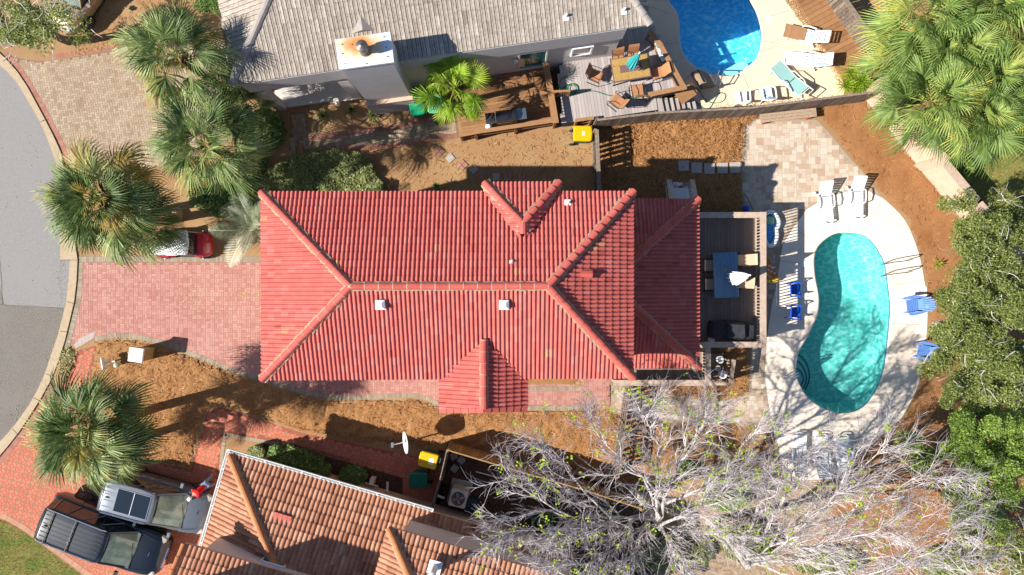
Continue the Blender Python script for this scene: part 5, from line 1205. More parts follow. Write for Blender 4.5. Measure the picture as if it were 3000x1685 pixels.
# covered grill
q = P(2146, 968, dz + .6); q.z = dz
t = thing('covered_grill', 'large grill under a black cover on the taupe deck', 'grill', q, radians(-2)); mb = MB(); rg = []
for x, w_, z_ in ((-.92, .2, .5), (-.86, .33, .82), (-.4, .36, .9), (-.34, .36, 1.1), (.36, .36, 1.12), (.42, .35, .92), (.8, .34, .88), (.92, .22, .55)):
    rg.append([(x + U(-.02, .02), y + U(-.02, .02), z) for y, z in ((-w_ * 1.1, 0.03), (-w_, z_ * .8), (-w_ * .72, z_ + U(-.01, .02)), (0, z_ + .03 + U(-.02, .02)), (w_ * .72, z_ + U(-.01, .02)), (w_, z_ * .8), (w_ * 1.1, 0.03))])
mb.loft(rg); mb.f = [f for f in mb.f]; obj('cover', mb, cloth_blk, t); obj('tank', MB().ball((-.78, -.45, .26), (.15, .15, .2), 10), plas_w, t)
# open black grill on the brown deck
q = P(1482, 338, zA + 1.0); q.z = zA
t = thing('barbecue_grill', 'black gas grill with steel handle on the brown deck', 'grill', q, radians(8)); mb = MB()
mb.loft([[(x, y, z) for y, z in ((-.27, .78), (-.27, .9), (-.2, 1.06), (-.02, 1.14), (.16, 1.06), (.25, .9), (.25, .78))] for x in (-.42, -.4, .4, .42)]); obj('hood', mb, M_('grill_enamel', (.02, .02, .025), rough=.22, coat=.8), t)
for s_, m_ in ((-1, cloth_blk), (1, steel)): obj('side_shelf', MB().box((s_ * .66, 0, .86), (.42, .46, .04)), m_ if s_ < 0 else M_('shelf_steel', (.25, .27, .3), rough=.3, metal=.8), t)
obj('handle', MB().tube([(-.22, .27, .98), (-.22, .34, 1.0), (.22, .34, 1.0), (.22, .27, .98)], .02, 6), steel, t); obj('cart', MB().box((0, 0, .4), (.86, .46, .68)), metal_dk, t)
obj('gas_tank', MB().ball((-.78, -.2, .25), (.15, .15, .2), 10), plas_w, t)
for s_ in (-1, 1): obj('wheel', MB().lathe((s_ * .38, -.2, .08), [(.02, -.02), (.08, -.02), (.08, .02), (.02, .02)], 12, .5, Matrix.Rotation(pi / 2, 3, 'X')), tyre, t)
# garden bench
t = thing('garden_bench', 'weathered wooden bench at the top of the paver patio', 'bench', P(2298, 346), radians(6.5))
sa, sb = P(2212, 366, .45), P(2376, 346, .45); L_ = (sb - sa).length
mb = MB()
for k in range(3): mb.box((0, -.12 + .13 * k, .45), (L_, .12, .04), 0, R.random())
obj('seat', mb, benchw, t); mb = MB(); mb.box((0, .36, .80), (L_ * 1.04, .05, .12)); mb.box((0, .33, .64), (L_, .04, .1)); obj('backrest', mb, benchw, t)
for s_ in (-1, 1):
    mb = MB(); mb.box((s_ * L_ * .40, 0, .21), (.1, .36, .40)); mb.box((s_ * L_ * .40, .30, .40), (.1, .06, .78)); obj('leg', mb, M_('red_painted_wood', (.35, .06, .05), rough=.7) if s_ < 0 else bpy.data.materials['red_painted_wood'], t)
# pool ladders and hand rails
t = thing('pool_ladder', 'steel pool ladder at the right edge of the curved pool', 'ladder', P(2610, 790))
for y0, y1 in ((762, 779), (796, 813)):
    a, b, c = P(2655, y0, .0), P(2620, y0 + 6, .85), P(2562, y1, .3); obj('rail', MB().tube([a, a + Vector((0, 0, .5)), a.lerp(b, .5) + Vector((0, 0, .6)), b, P(2590, (y0 + y1) / 2 + 3, .8), P(2578, y1 - 2, .45), P(2574, y1, -.6)], .024, 8), steel, t, True)
mb = MB()
for k in range(3): mb.box(P(2582 + 6 * k, 797, -.75 + .26 * k), (.09, .5, .03), .1)
obj('tread', mb, plas_w, t, True)
t = thing('pool_handrail', 'steel hand rail at the curved steps of the pool', 'handrail', P(2310, 1107))
for dy in (-4, 4): obj('rail', MB().tube([P(2300, 1107 + dy, 0), P(2298, 1107 + dy, .7), P(2312, 1105 + dy, .85), P(2340, 1097 + dy, .6), P(2345, 1095 + dy, -.3)], .024, 8), steel, t, True)
t = thing('pool_grab_rail', 'curved steel grab rails at the edge of the north pool', 'handrail', P(2100, 240))
for dx in (0, 14): obj('rail', MB().tube([P(2092 + dx, 255, 0), P(2096 + dx, 246, .7), P(2102 + dx, 222, .85), P(2106 + dx, 208, .6), P(2107 + dx, 206, -.3)], .026, 8), steel, t, True)
t = thing('deck_box', 'cream board box with a black rod at the north pool rim', 'storage box', P(2066, 228)); mb = MB(); bxp = [P(2031, 209, .4), P(2048, 204, .4), P(2080, 218, .4), P(2096, 249, .4), P(2060, 255, .4)]
mb.prism([(p.x, p.y) for p in bxp], .0, .4); obj('box_panel', mb, benchw, t, True); obj('rod', MB().tube([P(2045, 205, .44), P(2062, 241, .46)], .025, 6), metal_dk, t, True)
# hoses
def hose(label, pts, col, r_=.016): return tag(obj('garden_hose', MB().tube(smooth_loop(pts, 6, False), r_, 6), col), label, 'hose')
hm = M_('green_hose', (.01, .18, .07), rough=.4)
sp = [P(1681, 200, zB + .05), P(1678, 215, zB + .03), P(1650, 228, zB + .03), P(1637, 248, zB + .03), P(1645, 262, zB + .03)]
cx, cy = 1676, 260
for k in range(26): a = k * .62; r_ = 20 - k * .42; sp.append(P(cx + cos(a + 2.4) * r_, cy - sin(a + 2.4) * r_ * .95, zB + .03 + .002 * k))
sp += [P(1700, 272, zB + .05), P(1740, 267, zB + .03), P(1790, 281, zB + .03), P(1880, 290, zB + .03), P(1925, 286, zB + .03), P(1975, 300, .55), P(2010, 305, .3), P(2025, 262, .04), P(2045, 260, .04), P(2065, 290, .04), P(2090, 302, .04), P(2118, 296, .04), P(2125, 278, .04), P(2110, 272, .04), P(2098, 285, .04), P(2080, 315, .04), P(2062, 318, .04), P(2036, 294, .04)]
hose('green garden hose coiled on the grey deck and looping onto the pool deck', sp, hm)
hose('thin dark red hose crossing the shaded patio by the deck corner', [P(2178, 565, .04), P(2190, 580, .04), P(2200, 602, .04), P(2210, 622, .04)], M_('red_hose', (.2, .02, .03), rough=.4), .013)
o = tag(obj('blue_ball', MB().lathe((0, 0, .02), [(.05, 0), (.13, .06), (.15, .15), (.12, .26), (.05, .3)], 14), plas_b), 'small bright blue bucket at the deck corner', 'bucket'); o.location = P(2183, 612)
# pool toys
t = thing('inflatable_pool', 'white and blue inflatable kiddie pool beside the deck railing', 'inflatable', P(2252, 672), 0)
lp_ = [(.42 * cos(a) * (1.0 if sin(a) > 0 else .78) * (1 - .22 * math.exp(-(sin(a) * 4) ** 2)), .76 * sin(a)) for a in [2 * pi * k / 36 for k in range(36)]]
mb = MB()
for dz_, rr in ((.09, .09), (.23, .085)):
    ring = [Vector((x, y, dz_)) for x, y in lp_]; ring += ring[:2]; mb.tube(ring, rr, 8, .5, False)
obj('ring', mb, plas_w, t, False, True); mb = MB(); mb.prism([(x * .95, y * .95) for x, y in lp_], .03, .05); obj('pool_floor', mb, M_('toy_blue', (.03, .25, .62), (.1, .4, .7), 5, 2, .4), t)
mb = MB(); mb.lathe((.02, .38, .14), [(.17, -.05), (.2, 0), (.17, .05)], 14); obj('toy_ring', mb, M_('toy_green', (.25, .5, .3), rough=.5), t)
t = thing('pizza_float', 'orange pizza slice pool float leaning by the deck railing', 'pool float', P(2252, 795, 0), radians(-8))
tri = [(-.30, .52), (-.22, .56), (.36, -.24), (.30, -.36), (-.05, -.42), (-.5, -.38), (-.52, -.2)]
mb = MB(); mb.prism(tri, .22, .36); obj('slice', mb, M_('float_orange', (.62, .20, .03), (.5, .1, .02), 4, 3, .45, c3=(.75, .4, .1), s3=5), t)
obj('crust', MB().tube([(.38, -.27, .3), (.28, -.38, .3), (-.05, -.45, .3), (-.52, -.4, .3)], .085, 8), M_('float_yellow', (.72, .5, .05), rough=.4), t, False, True)
mb = MB()
for _ in range(9): x, y = U(-.3, .15), U(-.25, .3); mb.box((x, y, .365), (.05, .09, .01), U(0, 3))
obj('topping', mb, plas_w, t)
# drains and lids
for nm, px, py, lb in (('skimmer_lid', 2355, 772, 'round white skimmer lid left of the curved pool'), ('skimmer_lid', 2251, 53, 'round white skimmer lid by the north pool shadow edge')):
    o = tag(obj(nm, MB().lathe((0, 0, 0), [(.15, 0), (.15, .012), (.12, .018)], 20), plas_w), lb, 'lid'); o.location = P(px, py, .012)
# stepping stones
for k, (px, py) in enumerate(((2000, 488), (2038, 494), (2075, 496), (2113, 495), (2150, 493))):
    o = tag(obj('stepping_stone', MB().box((0, 0, .17), (.46, .46, .10), U(-.05, .05)), stone_m), ('pale square stepping stone, %s in the shaded row by the north stairs' % ('first from the house', 'second from the house', 'middle one', 'second from the patio', 'next to the patio')[k]), 'stepping stone', 'square stepping stones between house and patio'); o.location = P(px, py)
brk = M_('brick_stone', L(214, 160, 138), L(190, 136, 114), 8, 5, .9)
for k, (px, py, kind) in enumerate(((1286, 443, 'b'), (1319, 463, 's'), (1354, 484, 'b'), (1388, 497, 's'), (1416, 512, 'b'), (1454, 518, 's'), (1488, 518, 'b'), (1530, 522, 'b'))):
    if kind == 's': mb = MB().box((0, 0, .02), (.32, .32, .04), .7 if k < 4 else .1)
    else:
        mb = MB(); M = Matrix.Rotation(.75 if k < 4 else .2, 3, 'Z')
        for a in (-1, 1):
            for b in (-1, 1): mb.box(M @ Vector((a * .1, b * .1, .02)), (.18, .18, .04), 0, R.random(), M)
    o = tag(obj('step_slab', mb, stone_m if kind == 's' else brk), ('grey square slab' if kind == 's' else 'cluster of four red bricks') + ' ' + ('on the sunny lawn nearest the paver walk', 'on the sunny lawn between two brick clusters', 'on the sunny lawn at the edge of the house shadow', 'at the edge of the house shadow', 'in the house shadow, first past its edge', 'in the house shadow above the small roof hip', 'in the house shadow above the small roof', 'in the house shadow, last towards the side fence')[k], 'paving slab', 'stepping slabs along the red roofed house'); o.location = P(px, py)

# ------------------------------------------------------------------ bins, dish, units, post box
def bin_(label, loc, rz, lid, body, group, mark=None, sz=1.0):
    t = thing('wheelie_bin', label, 'bin', loc, rz, group)       # hinge at -x
    obj('bin_body', MB().loft([[(x * f, y * f, z) for x, y in ((-.33, -.29), (.36, -.29), (.40, 0), (.36, .29), (-.33, .29))] for z, f in ((.03, .78), (.98, 1.0))]), body, t)
    mb = MB(); o_ = [(-.36, -.30), (-.3, -.33), (.36, -.33), (.44, -.26), (.46, 0), (.44, .26), (.36, .33), (-.3, .33), (-.36, .30)]
    mb.loft([[(x * f, y * f, z) for x, y in o_] for z, f in ((.98, 1.0), (1.04, 1.0), (1.075, .9))][::1]); ld = obj('lid', mb, lid, t)
    if mark:
        mb = MB()
        if mark == 1:
            for k in range(3):
                for j in range(3): mb.box((.02 + .045 * k, -.07 + .07 * j, 1.08), (.03, .05, .006), U(-.2, .2))
        else: mb.box((-.1, .0, 1.079), (.22, .26, .006), .1)
        obj('lid_print', mb, plas_w, ld)
    obj('handle', MB().tube([(-.34, -.2, .96), (-.46, -.2, .99), (-.46, .2, .99), (-.34, .2, .96)], .018, 6), body, t)
    for s_ in (-1, 1): obj('wheel', MB().lathe((-.36, .30 * s_, .12), [(.03, -.03), (.12, -.03), (.12, .03), (.03, .03)], 14, .5, Matrix.Rotation(pi / 2, 3, 'X')), tyre, t)
    return t
q = lambda px, py: Vector((P(px, py, 1.05).x, P(px, py, 1.05).y, 0))
bin_('green bin with bright yellow lid against the weathered side fence', q(1705, 391), radians(-1), bin_y, bin_g, 'wheelie bins', 1)
bin_('green bin with yellow lid and white label, above the plain green bin', q(1257, 1350), radians(165), bin_y, bin_g, 'wheelie bins', 2)
bin_('dark green bin in the shade below the yellow lidded bin', q(1228, 1408), radians(180), M_('dark_green_lid', (0.0, .12, .075), rough=.4), bin_g, 'wheelie bins')
bin_('bright green bin standing beside the white chimney', q(1221, 306), radians(-82), bin_g2, bin_g2, 'wheelie bins')
bin_('pale green bin half hidden under the lime green palm', q(1274, 300), radians(-85), M_('pale_green_lid', (.12, .42, .22), rough=.5), bin_g2, 'wheelie bins')
# satellite dish
zd = 1.6; dl = P(1192, 1297, zd); ft = P(1207, 1289)
t = thing('satellite_dish', 'white satellite dish on a post above the yellow lidded bin', 'satellite dish', ft)
M = Vector((-.93, -.08, .36)).normalized().to_track_quat('Z', 'Y').to_matrix()
mb = MB(); prof = [(.02, .0)] + [(r_, .32 * r_ * r_) for r_ in (.15, .28, .38, .45)] + [(.46, .075), (.45, .05), (.3, .01), (.1, -.02), (.02, -.02)]
mb.lathe(dl, prof, 28, .5, M); obj('dish', mb, M_('dish_grey', (.62, .64, .66), rough=.4), t, True, True)
mb = MB(); h_ = M @ Vector((0, 0, .62)); mb.tube([dl - M @ Vector((0, .2, 0)), dl + h_], .022, 6); mb.box(dl + h_, (.1, .2, .1)); obj('feed_arm', mb, rim_m, t, True)
obj('mast', MB().tube([ft, Vector((ft.x, ft.y, zd - .35)), dl - M @ Vector((0, 0, .03))], .035, 8), metal_dk, t, True)
# air conditioner
q_ = P(1342, 1462, .9); q_.z = 0; t = thing('air_conditioner', 'cream air conditioning unit with round fan grille behind the bins', 'air conditioner', q_, radians(-14))
obj('casing', MB().loft([[(x * f, y * f, z) for x, y in ((-.34, -.38), (-.38, -.34), (-.38, .34), (-.34, .38), (.34, .38), (.38, .34), (.38, -.34), (.34, -.38))][::-1] for z, f in ((.08, 1), (.82, 1), (.86, .96))]), metal_w, t)
obj('slab', MB().box((0, .05, .04), (.95, 1.1, .08)), stone_m, t)
obj('fan_opening', MB().lathe((0, 0, .855), [(.31, 0), (.30, .012)], 24), dark_m, t); mb = MB()
for k in range(4): a = k * pi / 2 + .4; mb.box((cos(a) * .13, sin(a) * .13, .875), (.2, .1, .01), a)
obj('fan_blade', mb, rim_m, t); mb = MB()
for r_ in (.1, .17, .24, .3): mb.tube([(cos(a) * r_, sin(a) * r_, .89) for a in [2 * pi * k / 20 for k in range(21)]], .005, 4, .5, False)
obj('grille', mb, metal_w, t)
o = tag(obj('round_drum', MB().lathe((0, 0, 0), [(.3, 0), (.33, .1), (.33, .62), (.3, .66), (.05, .7)], 24), M_('dark_blue_drum', (.02, .035, .05), rough=.5)), 'dark round drum beside the air conditioning unit', 'drum'); q_ = P(1384, 1484, .6); q_.z = 0; o.location = q_
mb = MB(); a = P(1282, 1452, .5); b = P(1300, 1459, .5); mb.tube([a, b, P(1300, 1459, .02)], .055, 8); tag(obj('white_pipe', mb, plas_w), 'short white pipe elbow by the thin fence', 'pipe')
tag(obj('ground_pipe', MB().tube([P(1394, 1382, .05), P(1500, 1410, .05)], .025, 6), plas_w), 'thin white pipe lying in the dark yard', 'pipe')
mb = MB(); mb.tube([P(1070, 1415, .3), P(1108, 1425, .3)], .04, 6); mb.box(P(1092, 1408, .25), (.2, .26, .5), -.2); mb.tube([P(1136, 1412, .5), P(1134, 1440, .5), P(1134, 1440, .0)], .05, 6); tag(obj('utility_pipes', mb, metal_w), 'grey utility valves and pipes along the terracotta house wall', 'pipes')
for k, (px, py) in enumerate(((1330, 1336), (1352, 1348), (1332, 1372))):
    o = tag(obj('flat_stone', MB().box((0, 0, .03), (.3, .3, .06), U(0, 1)), stone_m), ('flat slab in the dark yard nearest the fence corner', 'flat slab in the dark yard, right one of three', 'flat slab in the dark yard nearest the air conditioner')[k], 'paving slab', 'loose slabs in the dark yard'); o.location = P(px, py)
# post box
tp = P(370, 1042, 1.45); b0_ = Vector((tp.x, tp.y, 0))
t = thing('post_box_pillar', 'tan masonry letterbox pillar with white top in the straw bed', 'letterbox', b0_ + Vector((.25, .0, 0)), radians(-8))
obj('pillar', MB().loft([[(x * f, y * f, z) for x, y in ((-.26, -.27), (.26, -.27), (.26, .27), (-.26, .27))] for z, f in ((0, .92), (1.0, .95), (1.0, 1.05), (1.08, 1.05))]), M_('ochre_stucco', (.40, .27, .10), (.34, .22, .08), 6, 4, .9), t)
obj('capstone', MB().loft([[(x * f, y * f, z) for x, y in ((-.31, -.31), (.31, -.31), (.31, .31), (-.31, .31))] for z, f in ((1.08, 1.0), (1.16, 1.0), (1.18, .96))]), white_m, t)
t = thing('number_sign', 'small white board sign beside the letterbox pillar', 'sign', P(326, 1060), radians(-80)); obj('board', MB().box((0, 0, .62), (.52, .04, .30)), plas_w, t); obj('post', MB().box((0, .04, .3), (.06, .06, .6)), white_m, t); obj('cross_arm', MB().box((0, .22, .5), (.06, .45, .05)), white_m, t)
o = tag(obj('garden_lamp', MB().lathe((0, 0, 0), [(.03, 0), (.03, .5), (.1, .5), (.12, .58), (.09, .66), (.02, .7)], 14), M_('lamp_green', (.45, .6, .4), rough=.4)), 'small pale green garden lamp below the letterbox pillar', 'lamp'); o.location = P(362, 1066)
# boulder and junk
def rock(label, px, py, r_, mat, z=.1):
    mb = MB(); mb.ball((0, 0, 0), r_, 8); mb.v = [tuple(Vector(v) * (1 + .18 * noise.noise(Vector(v) * 4 + Vector((px, 0, 0))))) for v in mb.v]; o = tag(obj('boulder', mb, mat), label, 'boulder'); o.location = P(px, py, z); return o
rock('pale boulder between the big palms and the golf cart', 519, 627, (.24, .36, .3), benchw); rock('pale rock at the edge of the oak foliage right of the pool', 2745, 950, (.28, .14, .14), stone_m)

# ------------------------------------------------------------------ vehicles
def wheels(t, xs, hw_, r_=.36):
    for x in xs:
        for s_ in (-1, 1):
            M = Matrix.Rotation(-pi / 2 * s_, 3, 'X'); w_ = obj('wheel', MB().lathe((x, hw_ * s_, r_), [(r_ * .55, -.11), (r_, -.1), (r_, .1), (r_ * .62, .11)], 28, .5, M), tyre, t)
            mb = MB(); mb.lathe((x, hw_ * s_, r_), [(r_ * .6, .08), (r_ * .62, .115), (r_ * .5, .10)], 24, .5, M); 
            for k in range(7): a = 2 * pi * k / 7; c_ = M @ Vector((cos(a) * r_ * .34, sin(a) * r_ * .34, .118)); mb.box(c_ + Vector((x, hw_ * s_, r_)), (.05, .02, r_ * .5), 0, .5, M @ Matrix.Rotation(a, 3, 'Z') @ Matrix.Rotation(pi / 2, 3, 'Y'))
            obj('rim', mb, rim_m, w_)
def suv(name, label, loc, rz, L_, W_, Ht, paint, glass_top, xw, xr, xb, belt=1.05, hood=1.02, rails=True, cross=False, ribs=0):
    """front at +x. xw: cowl, xr: front edge of the roof, xb: rear edge of the roof"""
    t = thing(name, label, 'car', loc, rz); hl = L_ / 2; w = W_ / 2; rings = []
    def ring(x, wf, z0_, zt_, ztc):
        y = w * wf; h_ = [(-y * .90, z0_), (-y, z0_ + .18), (-y, zt_ - .22), (-y * .965, zt_ - .06), (-y * .90, zt_), (-y * .5, (zt_ + ztc) / 2 + .01), (0, ztc)]
        return [(x, a, b) for a, b in h_] + [(x, -a, b) for a, b in h_[-2::-1]]
    for x, wf, z0_, zt_, ztc in ((-hl, .78, .42, .82, .84), (-hl + .05, .90, .32, .98, 1.0), (-hl + .22, .965, .28, belt, belt + .01), (-hl * .5, 1.0, .26, belt, belt + .01), (0, 1.0, .26, belt, belt + .01), (xw - .15, 1.0, .26, belt - .01, belt + .02), (xw + .1, .99, .26, hood, hood + .05), (hl - .75, .97, .28, hood - .05, hood + .02), (hl - .35, .92, .3, hood - .12, hood - .05), (hl - .1, .80, .34, hood - .26, hood - .19), (hl, .62, .4, hood - .42, hood - .40)): rings.append(ring(x, wf, z0_, zt_, ztc))
    body = obj('body', MB().loft(rings), paint, t, False, True)
    try:
        md = body.modifiers.new('edge', 'SUBSURF'); md.levels = 1; md.render_levels = 2
    except Exception: pass
    # greenhouse: glass
    zt = Ht - .06; wb_, wt_ = w * .885, w * .72; xbb = -hl + .18
    low = [(xw, -wb_ * .93), (xw, wb_ * .93), (xbb, wb_ * .95), (xbb, -wb_ * .95)]; 
    def gr(f):
        x0_, x1_ = xw + (xr - xw) * f, xbb + (xb - xbb) * f; y = wb_ + (wt_ - wb_) * f
        return [(x0_, -y * .9, 0), (x0_ + .10 * (1 - f) + .05, -y * .45, 0), (x0_ + .14 * (1 - f) + .06, 0, 0), (x0_ + .10 * (1 - f) + .05, y * .45, 0), (x0_, y * .9, 0), (x0_ - .5, y, 0), (x1_ + .3, y, 0), (x1_, y * .88, 0), (x1_ - .04, 0, 0), (x1_, -y * .88, 0), (x1_ + .3, -y, 0), (x0_ - .5, -y, 0)]
    R_ = [[(x, y, belt - .03 + (zt - belt + .03) * f) for x, y, _ in gr(f)] for f in (0, .5, 1)]
    obj('side_glass', MB().loft(R_), glass_dk, t)
    # windshield slightly proud
    a = [Vector(R_[0][k]) for k in (0, 1, 2, 3, 4)]; b = [Vector(R_[2][k]) for k in (0, 1, 2, 3, 4)]; off = Vector((.012, 0, .012)); mb = MB()
    av = [p.lerp(q, .06) + off for p, q in zip(a, b)]; bv = [q.lerp(p, .05) + off for p, q in zip(a, b)]; av[0].y *= .93; av[4].y *= .93; bv[0].y *= .93; bv[4].y *= .93
    mb.add(av + bv, [(k, k + 1, 5 + k + 1, 5 + k) for k in range(4)]); obj('windshield', mb, glass_gr, t)
    # pillars
    for s_ in (0, 4): obj('pillar', MB().bar(Vector(R_[0][s_]), Vector(R_[2][s_]), .07, .05), paint, t)
    for s_, k in ((5, 6), (11, 10)):
        for f in (.08, .36, .68, 1.0):
            p = Vector(R_[0][s_]).lerp(Vector(R_[0][k]), f); q = Vector(R_[2][s_]).lerp(Vector(R_[2][k]), f); obj('pillar', MB().bar(p, q, .06 if f < 1 else .12, .02), paint, t)
    # roof
    top = [(x, y) for x, y, _ in gr(1.0)]; rr = []
    for z, f in ((zt - .01, 1.04), (zt + .03, 1.03), (Ht - .01, .9), (Ht, .6)): rr.append([((x - (xr + xb) / 2) * (f if f < 1 else 1.01) + (xr + xb) / 2, y * f, z) for x, y in top])
    rf = obj('roof', MB().loft(rr), paint, t, False, True)
    if glass_top:
        x0_, x1_ = glass_top; obj('sunroof', MB().box(((x0_ + x1_) / 2, 0, Ht + .002), (x1_ - x0_, wt_ * 1.38, .018)), glass_dk, rf); obj('sunroof_divider', MB().box(((x0_ + x1_) / 2, 0, Ht + .012), (.02, wt_ * 1.38, .01)), rim_m, rf)
        fr2 = MB()
        for yy in (-1, 1): fr2.box(((x0_ + x1_) / 2, yy * wt_ * .705, Ht + .004), (x1_ - x0_ + .06, .03, .018))
        for xx in (x0_ - .015, x1_ + .015): fr2.box((xx, 0, Ht + .004), (.03, wt_ * 1.36, .018))
        obj('sunroof_frame', fr2, paint, rf)
    for k in range(ribs):
        y = (k - (ribs - 1) / 2) * wt_ * 1.5 / ribs; x0_ = xb + .15; x1_ = (xr - .12 if cross else (glass_top[0] - .12 if glass_top else xr - .1)); obj('roof_rib', MB().box(((x0_ + x1_) / 2, y, Ht + .001), (x1_ - x0_, .035, .014)), paint, rf)
    if rails:
        for s_ in (-1, 1): obj('roof_rail', MB().tube([(xb + .1, wt_ * .93 * s_, Ht - .02), (xb + .2, wt_ * .95 * s_, Ht + .05), (xr - .25, wt_ * .95 * s_, Ht + .05), (xr - .1, wt_ * .93 * s_, Ht - .03)], .022, 6), chrome, t)
    if cross:
        for x in (xb + .45, xb + 1.45): obj('cross_bar', MB().tube([(x, -wt_ * .95, Ht + .06), (x, wt_ * .95, Ht + .06)], .028, 6), metal_dk, t)
    wheels(t, (hl - .95, -hl + 1.0), w - .10, .37 if Ht < 1.8 else .41)
    for s_ in (-1, 1):
        m_ = obj('mirror', MB().loft([[(xw - .28 + dx, s_ * (w + .02 + dy), belt + .08 + dz2) for dx, dz2 in ((-.07, -.06), (.07, -.06), (.06, .08), (-.06, .08))] for dy in (0, .2)]), paint if s_ > 0 else paint, t)
        obj('headlight', MB().loft([[(hl - .42 + dx, s_ * w * .80 + s_ * dy, hood - .16 + z) for dx, dy, z in ((0, .10, .03), (.22, .0, -.04), (.26, -.22, -.08), (.14, -.16, .02))], [(hl - .42 + dx, s_ * w * .80 + s_ * dy, hood - .30 + z) for dx, dy, z in ((0, .12, .03), (.24, .02, -.04), (.28, -.2, -.08), (.14, -.16, .02))]]), lamp_w, t)
        obj('taillight', MB().box((-hl + .13, s_ * w * .80, .84), (.2, .22, .2)), lamp_r, t)
        for x in (-.15, xbb + 1.5): obj('door_handle', MB().box((x, s_ * (w + .005), belt - .13), (.17, .03, .025)), chrome, t)
    obj('grille', MB().box((hl - .03, 0, hood - .40), (.06, w * .9, .18)), chrome, t); obj('rear_window', MB().add([Vector(R_[0][9]) + Vector((-.015, .1, .12)), Vector(R_[0][7]) + Vector((-.015, -.1, .12)), Vector(R_[2][7]) + Vector((-.015, -.05, -.06)), Vector(R_[2][9]) + Vector((-.015, .05, -.06))], [(0, 1, 2, 3)]), glass_dk, t)
    for s_ in (-1, 1):
        for x in (xw - .35, -.35 if not cross else -.25, xbb + 1.15): obj('door_seam', MB().box((x, s_ * (w + .001), .78), (.012, .01, .62)), dark_m, t)
        obj('bonnet_seam', MB().bar((xw + .12, s_ * w * .80, hood + .035), (hl - .5, s_ * w * .66, hood - .02), .012, .012), dark_m, t)
        obj('sill_trim', MB().box((0, s_ * (w + .004), .36), (L_ * .5, .02, .1)), metal_dk, t)
    obj('rear_seam', MB().box((xb + .08, 0, Ht - .002), (.014, wt_ * 1.6, .01)), dark_m, rf); obj('roof_antenna', MB().ball((xb + .3, 0, Ht + .01), (.1, .04, .03), 6), dark_m, rf)
    obj('bonnet_badge', MB().bar((hl - .62, -.02, hood + .02), (hl - .60, .16, hood + .015), .02, .015), chrome, t)
    obj('cowl_trim', MB().bar((xw + .04, -w * .78, belt + .012), (xw + .04, w * .78, belt + .012), .14, .02), metal_dk, t)
    obj('wiper', MB().tube([Vector((xw + .1, -w * .3, belt + .04)), Vector((xw - .05, w * .35, belt + .14))], .012, 4), metal_dk, t)
    return t
def gpos(px, py, z): p = P(px, py, z); p.z = 0; return p
gs = suv('grey_suv', 'grey suv with dark glass sunroof parked beside the terracotta house', gpos(452, 1479, 1.2), radians(-15.5), 4.75, 1.95, 1.72, paint_gy, (-1.4, .0), 1.2, .2, -2.08, ribs=4)
bs_ = suv('black_suv', 'black suv with roof rack parked next to the grey suv', gpos(292, 1582, 1.4), radians(-21.5), 5.4, 2.05, 1.92, paint_bk, None, 1.38, .45, -2.4, belt=1.2, hood=1.15, cross=True, ribs=6)
tc_ = suv('tan_car', 'tan vehicle at the top edge above the small straw corner', gpos(232, -60, 1.0), radians(236), 4.6, 1.95, 1.65, paint_tn, None, 1.0, .4, -2.0, rails=False)
# golf cart
gcx = gpos(483, 711, 1.9)
t = thing('golf_cart', 'red golf cart with white canopy parked under the big palms', 'golf cart', gcx + Vector((.1, 0, 0)))
top = [(-.86, -.5), (-.9, -.4), (-.92, 0), (-.9, .4), (-.86, .5), (.78, .52), (.85, .4), (.9, 0), (.85, -.4), (.78, -.52)]
obj('canopy', MB().loft([[(x * f, y * f, z) for x, y in top][::-1] for z, f in ((1.84, .98), (1.87, 1.0), (1.93, .93), (1.95, .6))]), white_m, t)
def cr(x, w_, z0_, z1_): return [(x, -w_, z0_), (x, -w_, z1_ - .08), (x, -w_ * .8, z1_), (x, w_ * .8, z1_), (x, w_, z1_ - .08), (x, w_, z0_)]
obj('front_cowl', MB().loft([cr(.72, .55, .3, .92), cr(.85, .55, .3, .90), cr(1.1, .52, .32, .78), cr(1.25, .42, .38, .62), cr(1.3, .3, .42, .52)]), paint_rd, t, False, True)
obj('rear_body', MB().loft([cr(-1.25, .45, .4, .75), cr(-1.15, .56, .3, .82), cr(-.5, .58, .28, .8), cr(-.35, .56, .28, .5)]), paint_rd, t)
obj('floor', MB().box((.2, 0, .3), (1.3, 1.08, .06)), metal_dk, t); obj('seat', MB().box((-.35, 0, .78), (.5, .98, .14)), plas_w, t); obj('backrest', MB().box((-.66, 0, 1.05), (.12, .98, .42)), plas_w, t); obj('windshield', MB().bar((.74, 0, .92), (.62, 0, 1.84), 1.0, .012, .5, up=Vector((1, 0, 0))), glass_dk, t)
for a in (-1, 1):
    obj('roof_strut', MB().tube([(.78, a * .5, .85), (.66, a * .48, 1.86)], .018, 6), rail_m, t); obj('roof_strut', MB().tube([(-.72, a * .5, .8), (-.78, a * .48, 1.86)], .018, 6), rail_m, t); obj('headlight', MB().ball((1.2, a * .32, .58), (.06, .07, .05), 8), lamp_w, t)
obj('steering_wheel', MB().tube([(.42 + .06 * cos(k * .52), -.25 + .17 * sin(k * .52), 1.0 + .13 * cos(k * .52)) for k in range(13)], .014, 5, .5, False), metal_dk, t)
wheels(t, (.85, -.85), .48, .22)
